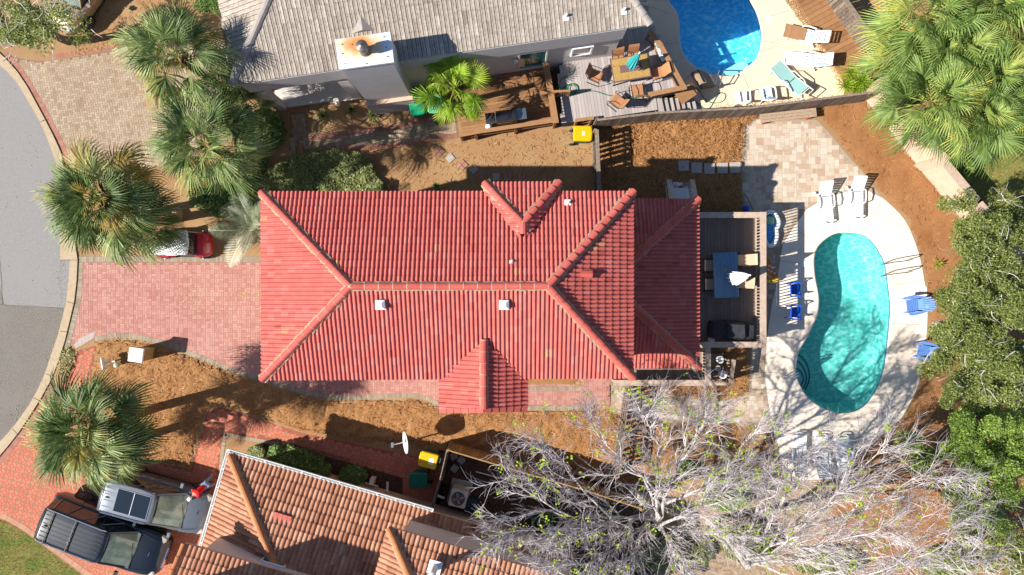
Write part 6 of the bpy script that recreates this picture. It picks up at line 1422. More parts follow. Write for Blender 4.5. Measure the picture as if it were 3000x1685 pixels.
# the person in the red shirt, bent over the corner of the grey suv
pt = gpos(592, 1430, .9)
t = thing('person', 'person in red shirt, blue jeans and white cap bent over beside the grey suv', 'person', pt, radians(222)); t.scale = (.86, .86, .86)   # bends towards +x
def skin(name, verts, edges, radii, mat, parent, lv=1, label=None):
    me = bpy.data.meshes.new(name); me.from_pydata(verts, edges, []); me.materials.append(mat); o = bpy.data.objects.new(name, me); C.objects.link(o); o.parent = parent
    o.modifiers.new('skin', 'SKIN'); 
    if not me.skin_vertices: me.skin_vertices.new() if hasattr(me.skin_vertices, 'new') else None
    for i, r_ in enumerate(radii): me.skin_vertices[0].data[i].radius = (r_, r_)
    me.skin_vertices[0].data[0].use_root = True
    m = o.modifiers.new('sub', 'SUBSURF'); m.levels = lv; m.render_levels = lv + 1
    for p in me.polygons: p.use_smooth = True
    return o
pv = [(-.10, 0, .82), (.08, 0, .98), (.26, 0, 1.10), (.40, 0, 1.19), (.49, 0, 1.23), (.58, 0, 1.26),
      (-.12, .10, .80), (-.02, .13, .45), (-.14, .15, .08), (.02, .16, .04),
      (-.12, -.10, .80), (-.16, -.18, .46), (-.34, -.22, .10), (-.20, -.25, .04),
      (.36, .18, 1.17), (.44, .30, .98), (.62, .27, .90), (.70, .25, .90), (.36, -.18, 1.17), (.46, -.30, 1.0), (.62, -.22, .98), (.70, -.18, .99)]
pe = [(0, 1), (1, 2), (2, 3), (3, 4), (4, 5), (0, 6), (6, 7), (7, 8), (8, 9), (0, 10), (10, 11), (11, 12), (12, 13), (3, 14), (14, 15), (15, 16), (16, 17), (3, 18), (18, 19), (19, 20), (20, 21)]
pr_ = [.14, .13, .15, .13, .055, .07, .095, .06, .042, .035, .095, .06, .042, .035, .065, .045, .034, .028, .065, .045, .034, .028]
skin('body', pv, pe, pr_, skin_m, t)
skin('shirt', [pv[i] for i in (0, 1, 2, 3, 14, 18)] + [tuple(Vector(pv[14]).lerp(Vector(pv[15]), .7)), tuple(Vector(pv[18]).lerp(Vector(pv[19]), .7))], [(0, 1), (1, 2), (2, 3), (3, 4), (3, 5), (4, 6), (5, 7)], [.16, .17, .185, .17, .095, .095, .07, .07], shirt_m, t)
skin('jeans', [pv[i] for i in (0, 6, 7, 8, 10, 11, 12)], [(0, 1), (1, 2), (2, 3), (0, 4), (4, 5), (5, 6)], [.165, .115, .08, .065, .115, .08, .065], jean_m, t)
hd_ = Vector((.66, 0, 1.30)); obj('head', MB().ball(hd_, (.105, .085, .115), 12), skin_m, t, False, True)
obj('cap', MB().ball(hd_ + Vector((.0, 0, .035)), (.118, .10, .10), 12), plas_w, t, False, True); obj('cap_brim', MB().lathe(hd_ + Vector((.10, 0, .0)), [(.085, 0), (.085, .012)], 14), plas_w, t)
for s_ in (-1, 1): obj('ear', MB().ball(hd_ + Vector((-.01, .09 * s_, -.03)), (.02, .012, .03), 6), skin_m, t)
obj('nose', MB().ball(hd_ + Vector((.105, 0, -.04)), (.02, .014, .02), 6), skin_m, t)
for s_, hp in ((1, (.70, .25, .90)), (-1, (.70, -.18, .99))):
    hp = Vector(hp); vs_ = [tuple(hp), tuple(hp + Vector((.06, 0, -.005)))]; es = [(0, 1)]; rs = [.03, .032]
    for k in range(4): b_ = hp + Vector((.08, (-.027 + .018 * k), 0)); vs_ += [tuple(b_), tuple(b_ + Vector((.035, 0, -.012))), tuple(b_ + Vector((.055, 0, -.04)))]; n0 = 2 + 3 * k; es += [(1, n0), (n0, n0 + 1), (n0 + 1, n0 + 2)]; rs += [.009, .008, .007]
    vs_ += [tuple(hp + Vector((.03, .04 * s_, -.01))), tuple(hp + Vector((.06, .055 * s_, -.02)))]; es += [(0, 14), (14, 15)]; rs += [.01, .008]
    skin('hand', vs_, es, rs, skin_m, t)
for (x, y) in ((.02, .16), (-.20, -.25)): obj('shoe', MB().loft([[(x + dx, y - w_, 0.0), (x + dx, y + w_, 0.0), (x + dx, y + w_ * .8, h_), (x + dx, y - w_ * .8, h_)] for dx, w_, h_ in ((-.14, .035, .07), (-.05, .045, .10), (.06, .05, .07), (.14, .03, .04))]), plas_w, t)
q = pt + Vector((cos(radians(222)) * .66, sin(radians(222)) * .66, 0)); o = tag(obj('polishing_cloth', MB().ball((0, 0, 0), (.11, .09, .03), 8), cloth_w), 'white polishing cloth held on the grey suv bonnet corner', 'cloth'); o.location = (q.x, q.y, .97)
# odds and ends on the side stairs
for k, (px, py, s_, m_, lb) in enumerate(((2105, 1052, .3, plas_w, 'crumpled white item in the shaded stair pit below the deck'), (2100, 1078, .22, metal_w, 'cream bucket in the shaded stair pit below the deck'), (2112, 1095, .34, plas_w, 'white round pot at the foot of the deck side stairs'))):
    mb = MB(); mb.lathe((0, 0, 0), [(s_ * .4, 0), (s_ * .5, s_ * .5), (s_ * .55, s_ * .9), (s_ * .42, s_ * .92), (s_ * .38, s_ * .3)], 14); o = tag(obj('pot', mb, m_), lb, 'pot'); o.location = P(px, py, .55)

# ------------------------------------------------------------------ vegetation
def rotm(az, pitch, roll=0.0): return Matrix.Rotation(az, 3, 'Z') @ Matrix.Rotation(-pitch, 3, 'Y') @ Matrix.Rotation(roll, 3, 'X')
def fan_leaf(rr, n=34, spread=4.3, Ln=.85, pet=.9, droop=.5, wid=.02, fold=.25):
    """one costapalmate leaf along +x; returns verts, faces"""
    vs, fs = [], []
    def quad(a, b, wa, wb, side):
        o = len(vs); vs.extend([a - side * wa, a + side * wa, b + side * wb, b - side * wb]); fs.append((o, o + 1, o + 2, o + 3))
    up = Vector((0, 0, 1)); p0 = Vector((0, 0, 0)); p1 = Vector((pet * .55, 0, pet * .05)); p2 = Vector((pet, 0, -pet * .08))
    for a, b in ((p0, p1), (p1, p2)): quad(a, b, .018, .014, Vector((0, 1, 0))); 
    npet = len(fs)
    cst = .32 * Ln
    for i in range(n):
        f = (i + .5) / n * 2 - 1; a = f * spread / 2
        along = (1 - abs(f)) * cst                      # leaflets leave the curved midrib at different points
        s0 = p2 + Vector((along, 0, -along * along * .8))
        d = Vector((cos(a), sin(a), -.12 * (1 - abs(f)) + fold * abs(sin(a)) * .35)).normalized()
        l_ = Ln * (.62 + .38 * cos(a * .42)) * rr.uniform(.85, 1.08)
        side = d.cross(up).normalized(); tw = rr.uniform(-.7, .7); side = (side * cos(tw) + up * sin(tw)).normalized()
        m1 = s0 + d * l_ * .42 + up * (-droop * .10 * l_); m2 = s0 + d * l_ * .76 + up * (-droop * .45 * l_); m3 = s0 + d * l_ * (1.0 - .1 * droop) + up * (-droop * 1.0 * l_)
        quad(s0, m1, wid * .35, wid, side); quad(m1, m2, wid, wid * .75, side); quad(m2, m3, wid * .75, wid * .12, side)
    return vs, fs, npet
def feather_leaf(rr, Ln=1.9, n=24, droop=.9):
    vs, fs = [], []; up = Vector((0, 0, 1))
    def quad(a, b, wa, wb, side): o = len(vs); vs.extend([a - side * wa, a + side * wa, b + side * wb, b - side * wb]); fs.append((o, o + 1, o + 2, o + 3))
    pt = lambda t: Vector((Ln * t * (1 - .12 * t * t), 0, Ln * (.35 * t - droop * .62 * t * t)))
    for k in range(6): quad(pt(k / 6), pt((k + 1) / 6), .024, .018, Vector((0, 1, 0)))
    for i in range(n):
        t = .15 + .85 * i / n; p = pt(t); dr = (pt(min(1, t + .02)) - pt(t - .02)).normalized()
        for s_ in (-1, 1):
            l_ = .42 * sin(pi * min(1, t * .9 + .12)) * rr.uniform(.85, 1.1) + .08; d = (dr * .75 + Vector((0, s_, .35))).normalized(); m = p + d * l_ * .55; e = p + d * l_ + Vector((0, 0, -.12 * l_)); sd = dr
            quad(p, m, .012, .02, sd); quad(m, e, .02, .004, sd)
    return vs, fs, 6
RL = random.Random(11)
LEAVES = [fan_leaf(RL, 30, 3.7, .95, .95, .30, .026), fan_leaf(RL, 30, 3.8, .9, .9, .55, .026), fan_leaf(RL, 30, 3.5, .95, 1.0, .85, .026), fan_leaf(RL, 28, 3.3, .85, .9, 1.1, .026)]
LIME = [fan_leaf(RL, 34, 5.2, .62, .75, .22, .024, .1), fan_leaf(RL, 34, 5.2, .60, .8, .4, .024, .1)]
PIN = [feather_leaf(RL), feather_leaf(RL, 1.7, 22, 1.2)]
def crown(n, leaves, rr, scale=1.0, e_hi=88, e_lo=-38, dead=.04, power=.95, bias=0.0):
    mb = MB()
    for i in range(n):
        az = i * 2.39996 + rr.uniform(-.25, .25); f = (i + .5) / n; el = radians(e_hi - (e_hi - e_lo) * f ** power + rr.uniform(-7, 7))
        k = min(len(leaves) - 1, int(f * len(leaves) + rr.uniform(-.3, .3))); k = max(0, k); vs, fs, np_ = leaves[k]
        s_ = scale * rr.uniform(.85, 1.08) * (.62 + .38 * min(1, f * 2.2)); M = rotm(az, el, rr.uniform(-.5, .5)); base = Vector((0, 0, .25 - .45 * f)) * scale
        b = rr.uniform(.12, .78) + bias; dd = rr.random() < dead * (1 + 2 * f); o = len(mb.v)
        mb.v.extend([tuple(M @ v * s_ + base) for v in vs])
        for j, q in enumerate(fs):
            mb.f.append(tuple(x + o for x in q))
            t = (.86 if j < np_ else b + rr.uniform(-.2, .2) + (.12 if (j - np_) % 3 == 2 else 0))
            mb.t.append(min(1, max(0, .97 if dd else min(t, .92))))
    return mb
CR = {}
def palm(label, px, py, h, sc_=1.0, n=40, kind='sabal', base_px=None, group=None, name='palm_tree', mat=None, seed=1, lo=-38, bias=0.0, boots=True):
    top = P(px, py, h); base = Vector((top.x, top.y, 0)) if base_px is None else P(*base_px)
    t = thing(name, label, 'palm tree', base, 0, group); rr = random.Random(seed)
    lv = {'sabal': LEAVES, 'lime': LIME, 'pin': PIN}[kind]; key = (kind, n, seed % 3, lo, bias)
    if key not in CR: CR[key] = crown(n, lv, random.Random(seed), 1.0, 88, lo, .035 if kind == 'sabal' else .01, bias=bias)
    c = obj('crown', CR[key], mat or palm_l, t); c.location = top - base; c.rotation_euler = (0, 0, rr.uniform(0, 6.28)); c.scale = (sc_, sc_, sc_)
    pts = [Vector((0, 0, 0)), (top - base) * .35 + Vector((0, 0, .1)), (top - base) * .75, top - base]; r_ = .17 if kind == 'sabal' else .12
    mb = MB(); sp_ = smooth_loop(pts, 8, False); mb.tube(sp_, [r_ * (1.15 - .25 * i / len(sp_)) * (1 + .06 * (i % 2)) for i in range(len(sp_))], 10); obj('trunk', mb, bark, t)
    if kind == 'sabal' and boots:
        mb = MB()
        for k in range(34):
            a = k * 2.4; z = -.9 + .028 * k; d = Vector((cos(a), sin(a), 0)); p = top - base + Vector((0, 0, z)); mb.bar(p + d * .1, p + d * .34 + Vector((0, 0, .22)), .07, .02, R.random())
        obj('leaf_boots', mb, bark, t)
    return t
# the five palms along the drives
gp = 'fan palms between the driveways'
palm('tall fan palm overlapping the west edge of the greige roof', 522, 168, 5.2, 1.12, 30, base_px=(700, 290), group=gp, seed=1, lo=-30)
palm('fan palm between the round bush and the tan driveway', 606, 425, 5.0, 1.12, 30, base_px=(742, 492), group=gp, seed=2, lo=-30)
palm('largest fan palm, beside the grey road and golf cart', 302, 585, 4.6, 1.18, 50, base_px=(440, 630), group=gp, seed=3)
palm('low fan palm close behind the golf cart', 415, 640, 3.2, .85, 26, base_px=(470, 650), group=gp, seed=4)
palm('small fan palm tucked against the porch of the greige house', 705, 318, 2.3, .72, 24, base_px=(745, 350), group=gp, seed=5, lo=-20)
palm('leaning fan palm with long trunk above the grey suv', 262, 1262, 5.6, 1.15, 48, base_px=(472, 1190), group=gp, seed=6)
palm('short fan palm merging with the leaning palm above the grey suv', 318, 1312, 3.0, .82, 28, base_px=(355, 1300), group=gp, seed=7)
palm('lime green fan palm beside the green bins and brown deck', 1330, 258, 3.3, 1.12, 20, 'lime', (1352, 310), mat=palm_l3, seed=2, lo=-28)
t = palm('silvery feather palm at the west corner of the red roof', 752, 668, 2.6, 1.15, 15, 'pin', (765, 690), mat=silver_l, name='feather_palm', seed=3, lo=-15)
# palm thicket, north-east
gq = 'light green palms of the north-east thicket'
TH = [(2722, 48, 4.2, 1.15, 'light green palm at the top of the thicket, nearest the corner fence'), (2880, 30, 4.4, 1.2, 'light green palm at the top of the thicket in its middle'), (2990, 110, 4.2, 1.15, 'light green palm cut by the right edge in the thicket'),
      (2660, 160, 3.4, 1.0, 'light green palm leaning over the brown boardwalk end'), (2790, 160, 4.0, 1.15, 'light green palm in the heart of the thicket'), (2730, 300, 3.8, 1.15, 'light green palm directly above the garden wall start'),
      (2880, 240, 4.0, 1.1, 'light green palm on the right side of the thicket'), (2850, 345, 3.8, 1.08, 'lowest light green palm of the thicket, above the garden wall'), (2950, 320, 3.6, .95, 'light green palm beside the grassy patch')]
for k, (x, y, h, s_, lb) in enumerate(TH): palm(lb, x, y, h, s_, 27, group=gq, mat=palm_l2, seed=20 + k, lo=-30, boots=False, bias=.05)
# spiky rosettes
def rosettes(label, pts, name='yucca', rad=.42, n=46, mat=palm_l3, cat='shrub', group=None):
    t = thing(name, label, cat, P(pts[0][0], pts[0][1]), 0, group)
    for (px, py, z) in pts:
        mb = MB(); c = P(px, py, z)
        for i in range(n):
            a = i * 2.4; el = radians(85 - 90 * (i + .5) / n); d = Vector((cos(a) * cos(el), sin(a) * cos(el), sin(el))); sd = d.cross(Vector((0, 0, 1))).normalized() * .018; L_ = rad * U(.8, 1.1); m = c + d * L_ * .6; e = c + d * L_ - Vector((0, 0, .08 * L_)); tt = U(.2, .8)
            mb.add([c - sd * .7, c + sd * .7, m + sd, m - sd], [(0, 1, 2, 3)], tt); mb.add([m - sd, m + sd, e], [(0, 1, 2)], min(1, tt + .15))
        obj('rosette', mb, mat, t, True)
    return t
rosettes('cluster of bright spiky rosettes at the end of the north pool deck', [(2490, 214, .7), (2522, 236, .8), (2476, 250, .5), (2535, 258, .6), (2505, 260, .5)], rad=.62, n=60)
gy = 'spiky grass tufts by the chimney'
rosettes('grassy tuft left of the chimney in the straw', [(947, 340, .1)], 'grass_tuft', .42, 60, ivy_l, 'grass tuft', gy); rosettes('small grassy tuft directly under the chimney corner', [(1030, 322, .1)], 'grass_tuft', .3, 50, ivy_l, 'grass tuft', gy); rosettes('grassy tuft right of the chimney near the green bins', [(1093, 340, .1)], 'grass_tuft', .4, 60, ivy_l, 'grass tuft', gy)
rosettes('small yellow seedling palm at the edge of the straw and oak', [(2745, 775, .3)], 'seedling_palm', .32, 16, palm_l3, 'seedling')
rosettes('small sprout beside the red roof and house shadow', [(1278, 545, .5), (1284, 556, .35)], 'sprout', .3, 24, bush_l, 'plant')
# leafy crowns: thousands of small leaves gathered in uneven clumps
def leaves(mb, c, rad, n, size, rr, shell=.55, flat=.6, tb=0.0, spray=1.0):
    c = Vector(c)
    for _ in range(n):
        while True:
            d = Vector((rr.uniform(-1, 1), rr.uniform(-1, 1), rr.uniform(-1, 1))); L_ = d.length
            if .05 < L_ <= 1: break
        d = d / L_; r_ = (shell + (1 - shell) * rr.random() ** .6) if rr.random() < .75 else rr.random()
        p = c + Vector((d.x * rad[0] * r_, d.y * rad[1] * r_, d.z * rad[2] * r_))
        u = Vector((rr.gauss(0, 1), rr.gauss(0, 1), rr.gauss(0, flat))).normalized(); v = u.cross(Vector((rr.gauss(0, .5), rr.gauss(0, .5), 1))).normalized(); s_ = size * rr.uniform(.6, 1.25)
        a = u * s_; b = v * s_ * .42
        mb.v.extend([tuple(p - a), tuple(p + b), tuple(p + a), tuple(p - b)]); o = len(mb.v) - 4; mb.f.append((o, o + 1, o + 2, o + 3)); mb.t.append(min(1, max(0, rr.gauss(.45 + tb, .2))))
def limb_tree(t, base, top_pts, mat, r0=.2):
    """trunk with limbs reaching the clumps"""
    mb = MB(); b = Vector(base); c = sum((Vector(p) for p in top_pts), Vector()) / len(top_pts); fork = b.lerp(c, .45)
    mb.tube([b, b.lerp(fork, .5) + Vector((U(-.1, .1), U(-.1, .1), 0)), fork], [r0, r0 * .85, r0 * .7], 8); 
    for p in top_pts:
        p = Vector(p); m = fork.lerp(p, .5) + Vector((U(-.2, .2), U(-.2, .2), .25)); mb.tube([fork, m, p], [r0 * .45, r0 * .25, .02], 5)
    return obj('trunk', mb, mat, t, True)
def broadleaf(label, clumps, base_px, mat, size=.07, dens=900, seed=0, name='tree', cat='tree', group=None, bk=bark_o, twigs=0, flat=.6, tb=0.0, r0=.2):
    """clumps: (px, py, z, rx, ry, rz)"""
    rr = random.Random(seed); t = thing(name, label, cat, P(*base_px), 0, group); mb = MB(); tops = []
    for px, py, z, rx, ry, rz in clumps:
        c = P(px, py, z); tops.append(c); k = max(3, int(rx * ry * 5))
        for _ in range(k):
            q = c + Vector((rr.uniform(-rx, rx) * .75, rr.uniform(-ry, ry) * .75, rr.uniform(-rz, rz) * .7)); s_ = rr.uniform(.28, .55); leaves(mb, q, (s_, s_, s_ * .6), int(dens / k), size, rr, .4, flat, tb + rr.uniform(-.12, .12))
    obj('crown', mb, mat, t, True)
    limb_tree(t, P(*base_px), tops, bk, r0)
    if twigs:
        mb = MB()
        for _ in range(twigs):
            c = rr.choice(tops); p = c + Vector((rr.gauss(0, .7), rr.gauss(0, .7), rr.uniform(0, .6))); a = rr.uniform(0, 6.28); pts = [p]
            for k in range(3): a += rr.uniform(-.5, .5); pts.append(pts[-1] + Vector((cos(a) * .18, sin(a) * .18, rr.uniform(-.04, .06))))
            mb.tube(pts, [.014, .012, .009, .005], 3, .5, False)
        obj('twig', mb, twig_m, t, True)['kind'] = 'stuff'
    return t
# live oaks, right side
def cl(cx, cy, rx, ry, z, n, rr, s0=.8, s1=1.3):
    out = []
    for _ in range(n):
        a = rr.uniform(0, 6.28); q = sqrt(rr.random()); out.append((cx + cos(a) * rx * q, cy + sin(a) * ry * q, z * rr.uniform(.75, 1.1), rr.uniform(s0, s1), rr.uniform(s0, s1), rr.uniform(.5, .9)))
    return out
ro_ = random.Random(5)
go = 'evergreen trees along the right side'
broadleaf('olive green oak directly below the garden wall', cl(2905, 690, 110, 70, 4.0, 12, ro_), (2830, 700), oak_l, .052, 2600, 1, group=go, twigs=50)
broadleaf('olive green oak level with the pool ladder', cl(2890, 860, 115, 110, 4.8, 15, ro_), (2840, 860), oak_l, .052, 2600, 2, group=go, twigs=60)
broadleaf('olive green oak level with the two adirondack chairs', cl(2880, 1060, 110, 105, 4.8, 14, ro_), (2830, 1040), oak_l, .052, 2600, 3, group=go, twigs=60)
broadleaf('bright green tree below the oaks, right of the curved deck end', cl(2900, 1260, 110, 75, 4.6, 10, ro_), (2850, 1220), oak_l2, .05, 2600, 4, group=go, tb=.02)
broadleaf('bright green tree at the right edge level with the three loungers', cl(2900, 1400, 110, 85, 4.2, 11, ro_), (2860, 1370), oak_l2, .05, 2600, 5, group=go, twigs=30)
broadleaf('bright green shrub reaching left over the shaded straw', cl(2700, 1330, 60, 32, 2.2, 4, ro_, .5, .8), (2710, 1330), oak_l2, .06, 1000, 6, name='shrub', cat='shrub', group=go, r0=.08)
broadleaf('dull green shrub in the bottom right corner', cl(2930, 1600, 90, 90, 2.6, 9, ro_), (2900, 1590), oak_l, .06, 900, 7, name='shrub', cat='shrub', group=go, twigs=80, r0=.08)
broadleaf('sparse oak over the sidewalk in the top left corner', cl(95, 60, 120, 75, 4.4, 15, ro_, .7, 1.0), (200, 120), oak_l, .06, 620, 8, twigs=90, tb=.05)
broadleaf('small green bush behind the garden wall by the grass', cl(2820, 495, 22, 18, 1.0, 2, ro_, .4, .5), (2820, 500), oak_l2, .06, 700, 9, name='bush', cat='bush', r0=.05)
broadleaf('dark bush at the top edge beside the west greige slope', cl(612, 8, 30, 18, 1.4, 3, ro_, .5, .7), (620, 20), bush_l, .05, 1100, 10, name='bush', cat='bush', r0=.06)
def hedge(label, outline_px, h, mat, n, size=.045, seed=0, name='hedge', cat='hedge', group=None, dome=.3, tb=0.0, core=True):
    rr = random.Random(seed); pw = PP(outline_px); xs = [p.x for p in pw]; ys = [p.y for p in pw]; c = sum(pw, Vector()) / len(pw); t = thing(name, label, cat, (c.x, c.y, 0), 0, group); mb = MB(); k = 0
    R0 = max((p - c).length for p in pw)
    while k < n:
        x, y = rr.uniform(min(xs), max(xs)), rr.uniform(min(ys), max(ys)); k += 1
        if not inside((x, y), pw): continue
        e = min((sqrt((x - p.x) ** 2 + (y - p.y) ** 2) for p in pw)); top = h * (1 - dome * max(0, 1 - e / .5)) + .16 * noise.noise(Vector((x * 2.3, y * 2.3, seed))); z = top - (rr.random() ** 2) * h * .5
        u = Vector((rr.gauss(0, 1), rr.gauss(0, 1), rr.gauss(0, .35))).normalized(); v = u.cross(Vector((rr.gauss(0, .4), rr.gauss(0, .4), 1))).normalized(); s_ = size * rr.uniform(.7, 1.3); p = Vector((x, y, z)); a = u * s_; b = v * s_ * .6
        mb.v.extend([tuple(p - a), tuple(p + b), tuple(p + a), tuple(p - b)]); o = len(mb.v) - 4; mb.f.append((o, o + 1, o + 2, o + 3)); mb.t.append(min(1, max(0, rr.gauss(.5 + tb, .25))))
    obj('foliage', mb, mat, t, True)
    if not core: return t
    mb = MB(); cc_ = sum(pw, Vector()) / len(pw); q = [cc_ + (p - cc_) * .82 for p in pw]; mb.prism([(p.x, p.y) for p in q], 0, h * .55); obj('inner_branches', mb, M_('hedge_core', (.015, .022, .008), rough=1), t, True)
    return t
def circ(cx, cy, rx, ry, n=14): return [(cx + cos(2 * pi * k / n) * rx, cy + sin(2 * pi * k / n) * ry) for k in range(n)]
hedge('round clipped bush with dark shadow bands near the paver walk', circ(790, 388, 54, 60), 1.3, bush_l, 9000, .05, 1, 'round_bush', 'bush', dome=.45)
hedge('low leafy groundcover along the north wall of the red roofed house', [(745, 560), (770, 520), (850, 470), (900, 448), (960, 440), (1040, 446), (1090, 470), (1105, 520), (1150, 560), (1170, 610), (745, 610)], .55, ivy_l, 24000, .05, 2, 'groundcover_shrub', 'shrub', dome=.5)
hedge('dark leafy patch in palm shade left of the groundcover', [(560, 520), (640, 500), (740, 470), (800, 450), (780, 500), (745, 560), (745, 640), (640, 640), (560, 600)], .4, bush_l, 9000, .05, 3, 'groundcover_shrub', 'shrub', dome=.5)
gh = 'clipped shrubs by the terracotta house'
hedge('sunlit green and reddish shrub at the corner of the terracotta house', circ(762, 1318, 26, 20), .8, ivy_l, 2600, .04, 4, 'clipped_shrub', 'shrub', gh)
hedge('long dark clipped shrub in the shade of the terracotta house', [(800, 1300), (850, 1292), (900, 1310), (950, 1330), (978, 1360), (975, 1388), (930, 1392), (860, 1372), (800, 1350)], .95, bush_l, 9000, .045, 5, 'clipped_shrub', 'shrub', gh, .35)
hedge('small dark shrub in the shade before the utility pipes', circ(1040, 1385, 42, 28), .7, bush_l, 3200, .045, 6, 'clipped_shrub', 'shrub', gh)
hedge('weedy green plants on the kerb corner beside the salmon strip', [(170, 1040), (200, 1014), (226, 1034), (220, 1060), (200, 1100), (186, 1130), (176, 1100)], .2, ivy_l, 1100, .035, 7, 'weed_patch', 'plant', None, .9, core=False)
gz_ = 'green shrubs under the bare tree'
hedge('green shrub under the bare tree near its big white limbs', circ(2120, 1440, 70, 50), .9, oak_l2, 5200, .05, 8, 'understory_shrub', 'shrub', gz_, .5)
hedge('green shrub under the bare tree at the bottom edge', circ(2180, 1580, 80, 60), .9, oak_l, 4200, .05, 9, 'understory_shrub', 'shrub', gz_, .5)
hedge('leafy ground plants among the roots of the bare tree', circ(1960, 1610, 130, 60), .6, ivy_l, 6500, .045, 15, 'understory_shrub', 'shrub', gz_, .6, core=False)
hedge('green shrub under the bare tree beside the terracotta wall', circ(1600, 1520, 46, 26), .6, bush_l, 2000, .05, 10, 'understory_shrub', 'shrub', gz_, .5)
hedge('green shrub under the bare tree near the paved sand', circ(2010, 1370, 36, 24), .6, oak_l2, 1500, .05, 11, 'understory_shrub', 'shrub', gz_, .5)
gsc = 'scrubby plants in the bottom right corner'
hedge('grey green scrub at the bottom edge beyond the long bare limbs', circ(2760, 1640, 80, 50), .8, oak_l, 5200, .045, 12, 'scrub', 'shrub', gsc, .6, core=False)
hedge('green scrub between bright tree and bottom right corner', circ(2850, 1510, 80, 60), .9, oak_l2, 6500, .045, 13, 'scrub', 'shrub', gsc, .6, core=False)
hedge('low green scrub at the bottom edge left of the long limbs', circ(2420, 1640, 110, 46), .6, oak_l, 5200, .045, 14, 'scrub', 'shrub', gsc, .6, core=False)
# grit, drips and cracks on the road
mb = MB()
for _ in range(150):
    x, y = U(-10, 205), U(190, 1290)
    if inside(P(x, y), patch) or (y > 900 and x < 130 - (y - 1000) * .25): r_ = U(.008, .03); p = P(x, y, .0115); mb.poly([p + Vector((cos(a) * r_, sin(a) * r_ * .8, 0)) for a in [k * 1.05 for k in range(6)]])
for pts in ([(0, 893), (60, 897), (120, 900), (186, 904)], [(-5, 700), (2, 800), (10, 893)]):
    q_ = smooth_loop([P(x + U(-2, 2), y + U(-2, 2), .0125) for x, y in pts], 6, False)
    for a, b in zip(q_[:-1], q_[1:]): mb.bar(a + Vector((U(-.02, .02), U(-.02, .02), 0)), b + Vector((U(-.02, .02), U(-.02, .02), 0)), U(.008, .02), .002)
struct('road_crack', mb, M_('tar_crack', (.07, .065, .06), rough=.9))
mb = MB()
for (cx, cy, sx, sy, n) in ((190, 980, 6, 60, 400), (150, 1130, 8, 60, 400), (60, 1240, 14, 30, 300), (178, 800, 6, 60, 150)):
    for _ in range(n): p = P(R.gauss(cx, sx), R.gauss(cy, sy), .02); s_ = U(.006, .02); mb.box((p.x, p.y, .02), (s_, s_, s_), 0, R.random())
struct('road_grit', mb, M_('grit', W1, tint=[(0, L(200, 180, 150)), (1, L(235, 220, 195))]), 'stuff')
# grass blades on the verges
mb = MB(); rr = random.Random(9)
for poly, n in (([(-20, 1500), (0, 1522), (47, 1545), (105, 1584), (270, 1710), (-20, 1720)], 9000), ([(2760, 380), (3020, 330), (3020, 600), (2860, 640), (2800, 560)], 8000), ([(2740, 1330), (3000, 1450), (3010, 1700), (2700, 1700)], 3000)):
    pw = PP(poly); xs = [p.x for p in pw]; ys = [p.y for p in pw]
    for _ in range(n):
        x, y = rr.uniform(min(xs), max(xs)), rr.uniform(min(ys), max(ys))
        if not inside((x, y), pw): continue
        a = rr.uniform(0, 6.28); d = Vector((cos(a), sin(a), 0)); h_ = rr.uniform(.03, .08); p = Vector((x, y, .006)); s_ = Vector((-d.y, d.x, 0)) * .008
        mb.poly([p - s_, p + s_, p + d * h_ * .9 + Vector((0, 0, h_))], min(1, max(0, rr.gauss(.5, .25) + .35 * noise.noise(Vector((x * .9, y * .9, 4))))))
struct('grass_blades', mb, leafm('grass_blade', [(0, (.07, .12, .02)), (.5, (.17, .24, .05)), (1, (.42, .34, .15))]), 'stuff')
# fallen yellow leaves on the red drive
mb = MB()
for cx, cy, sx, sy, n in ((560, 880, 22, 26, 60), (720, 862, 40, 8, 60), (500, 850, 150, 60, 40)):
    for _ in range(n): p = P(R.gauss(cx, sx), R.gauss(cy, sy), .016); a = U(0, 6.28); d = Vector((cos(a), sin(a), 0)) * U(.02, .04); e = Vector((-d.y, d.x, 0)) * .6; mb.poly([p - d, p - e, p + d, p + e][::-1], R.random())
struct('fallen_leaves', mb, M_('fallen_leaf', W1, tint=[(0, L(190, 150, 70)), (1, L(240, 220, 130))]), 'stuff')

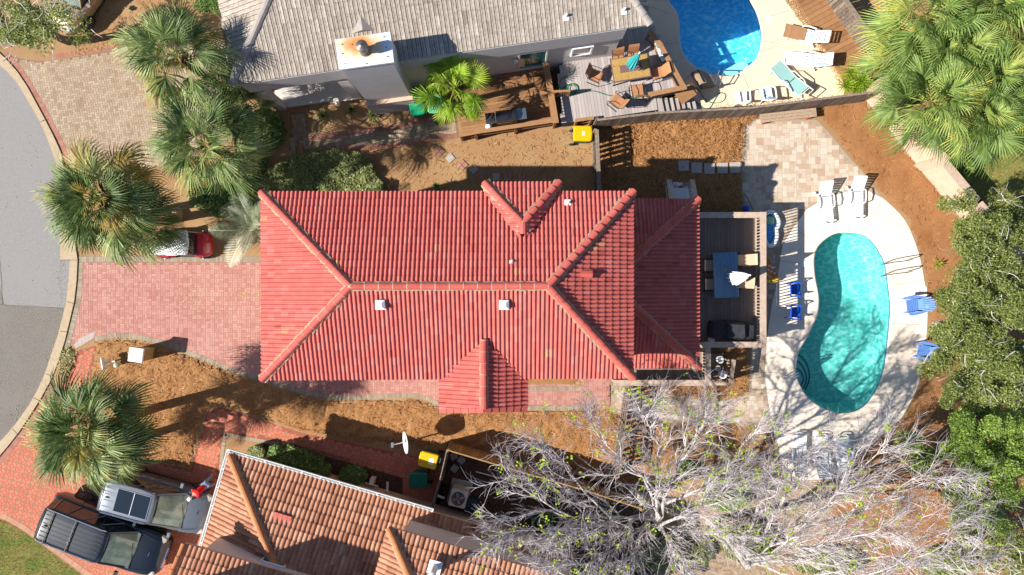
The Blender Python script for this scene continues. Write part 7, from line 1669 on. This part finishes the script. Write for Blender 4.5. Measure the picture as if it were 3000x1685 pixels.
# ---- the big bare trees
def bare_tree(label, base, hub, limbs, seed, group, sub_n=(7, 5, 4)):
    """base, hub: points; limbs: list of (tip point, radius)"""
    rr = random.Random(seed); t = thing('bare_tree', label, 'tree', base, 0, group); tw = MB(); lf = MB(); sd = MB()
    base, hub = Vector(base), Vector(hub); tk = MB(); tk.tube(smooth_loop([base, base.lerp(hub, .4) + Vector((.15, .1, 0)), hub], 6, False), [.22 - .009 * i for i in range(13)], 10); obj('trunk', tk, bark_s, t, True)
    def path(a, b, r0, r1, n, wob):
        pts = []; L_ = (b - a).length
        off = Vector((rr.gauss(0, 1), rr.gauss(0, 1), rr.gauss(0, .6))) * L_ * wob
        for i in range(n + 1):
            f = i / n; j = Vector((rr.gauss(0, 1), rr.gauss(0, 1), rr.gauss(0, .8))) * L_ * wob * .22 * (0 < i < n)
            pts.append(a.lerp(b, f) + off * sin(pi * f) + j + Vector((0, 0, .10 * L_ * sin(pi * f))))
        return pts, [r0 + (r1 - r0) * (i / n) for i in range(n + 1)]
    def twig(p, d, L_, r_, depth):
        n = 3; pts = [p]; dd = d.copy()
        for k in range(n): dd = (dd + Vector((rr.gauss(0, .2), rr.gauss(0, .2), rr.gauss(.06, .12)))).normalized(); pts.append(pts[-1] + dd * L_ / n)
        tw.tube(pts, [r_, r_ * .8, r_ * .6, r_ * .35], 3, rr.random(), False)
        if depth > 0:
            for k in range(rr.choice((2, 3, 3))):
                q = pts[rr.choice((1, 2, 2, 3))]; nd = (dd + Vector((rr.gauss(0, .42), rr.gauss(0, .42), rr.gauss(.05, .3)))).normalized(); twig(q, nd, L_ * rr.uniform(.45, .75), r_ * .62, depth - 1)
        else:
            if rr.random() < .035:
                for _ in range(rr.randint(3, 7)):
                    c = pts[-1] + Vector((rr.gauss(0, .07), rr.gauss(0, .07), rr.gauss(0, .05))); a = rr.uniform(0, 6.28); u = Vector((cos(a), sin(a), rr.uniform(-.4, .4))) * rr.uniform(.03, .055); v = Vector((-u.y, u.x, rr.uniform(-.02, .02))) * .8; lf.poly([c - u, c + v, c + u, c - v], rr.random())
            if rr.random() < .10: sd.ball(tuple(pts[-1]), .017, 4)
    for tip, r0 in limbs:
        tip = Vector(tip); L_ = (tip - hub).length; pts, rs = path(base.lerp(hub, rr.uniform(.55, 1.0)), tip, r0, .022, 9, .07); obj('limb', MB().tube(pts, rs, 8), bark_s, t, True)
        for i in range(2, 10):
            for s_ in range(2 if i < 9 else 4):
                p = pts[i]; ax = (pts[i] - pts[i - 1]).normalized(); side = Vector((-ax.y, ax.x, rr.uniform(-.2, .5))) * rr.choice((-1, 1)); d = (ax * rr.uniform(.9, 1.3) + side * rr.uniform(.3, .75)).normalized(); l2 = L_ * rr.uniform(.20, .40) * (1.1 - .05 * i); e = p + d * l2
                q, qr = path(p, e, rs[i] * .55 + .006, .012, 5, .08); tw.tube(q, qr, 4, rr.random(), False)
                for j in range(1, 6):
                    for _ in range(3):
                        ad = (q[j] - q[j - 1]).normalized(); nd = (ad + Vector((rr.gauss(0, .4), rr.gauss(0, .4), rr.gauss(.05, .3)))).normalized(); twig(q[j], nd, rr.uniform(.35, .9), .0095, 1)
    obj('twigs', tw, twig_m, t, True)['kind'] = 'stuff'; obj('spring_leaves', lf, bud_l, t, True)['kind'] = 'stuff'; obj('seed_balls', sd, bit_m, t, True)['kind'] = 'stuff'
    return t
gB = 'pale bare trees at the bottom'
T = lambda x, y, z, r_: (P(x, y, z), r_)
bare_tree('pale bare tree spreading over the dark yard and slatted fence', P(1850, 1440), P(1935, 1548, 5.0),
          [T(1500, 1560, 6.3, .05), T(1530, 1430, 6.0, .05), T(1620, 1320, 6.2, .055), T(1740, 1260, 6.4, .06), T(1890, 1230, 6.6, .06), T(2060, 1240, 6.8, .07), T(2210, 1270, 6.6, .07), T(2140, 1570, 6.0, .09), T(1640, 1660, 6.2, .055), T(1800, 1720, 6.5, .06), T(2010, 1700, 6.6, .06), T(2150, 1400, 7.2, .06)], 3, gB)
bare_tree('pale bare tree whose long limbs reach right over the straw bed', P(2080, 1530), P(2190, 1662, 4.6),
          [T(2570, 1330, 6.2, .06), T(2720, 1400, 6.0, .06), T(2450, 1450, 6.4, .05), T(2800, 1560, 5.8, .06), T(2820, 1640, 5.6, .055), T(2340, 1350, 6.6, .05), T(2650, 1720, 6.0, .055), T(2230, 1420, 7.0, .06), T(2560, 1560, 6.6, .05)], 8, gB)
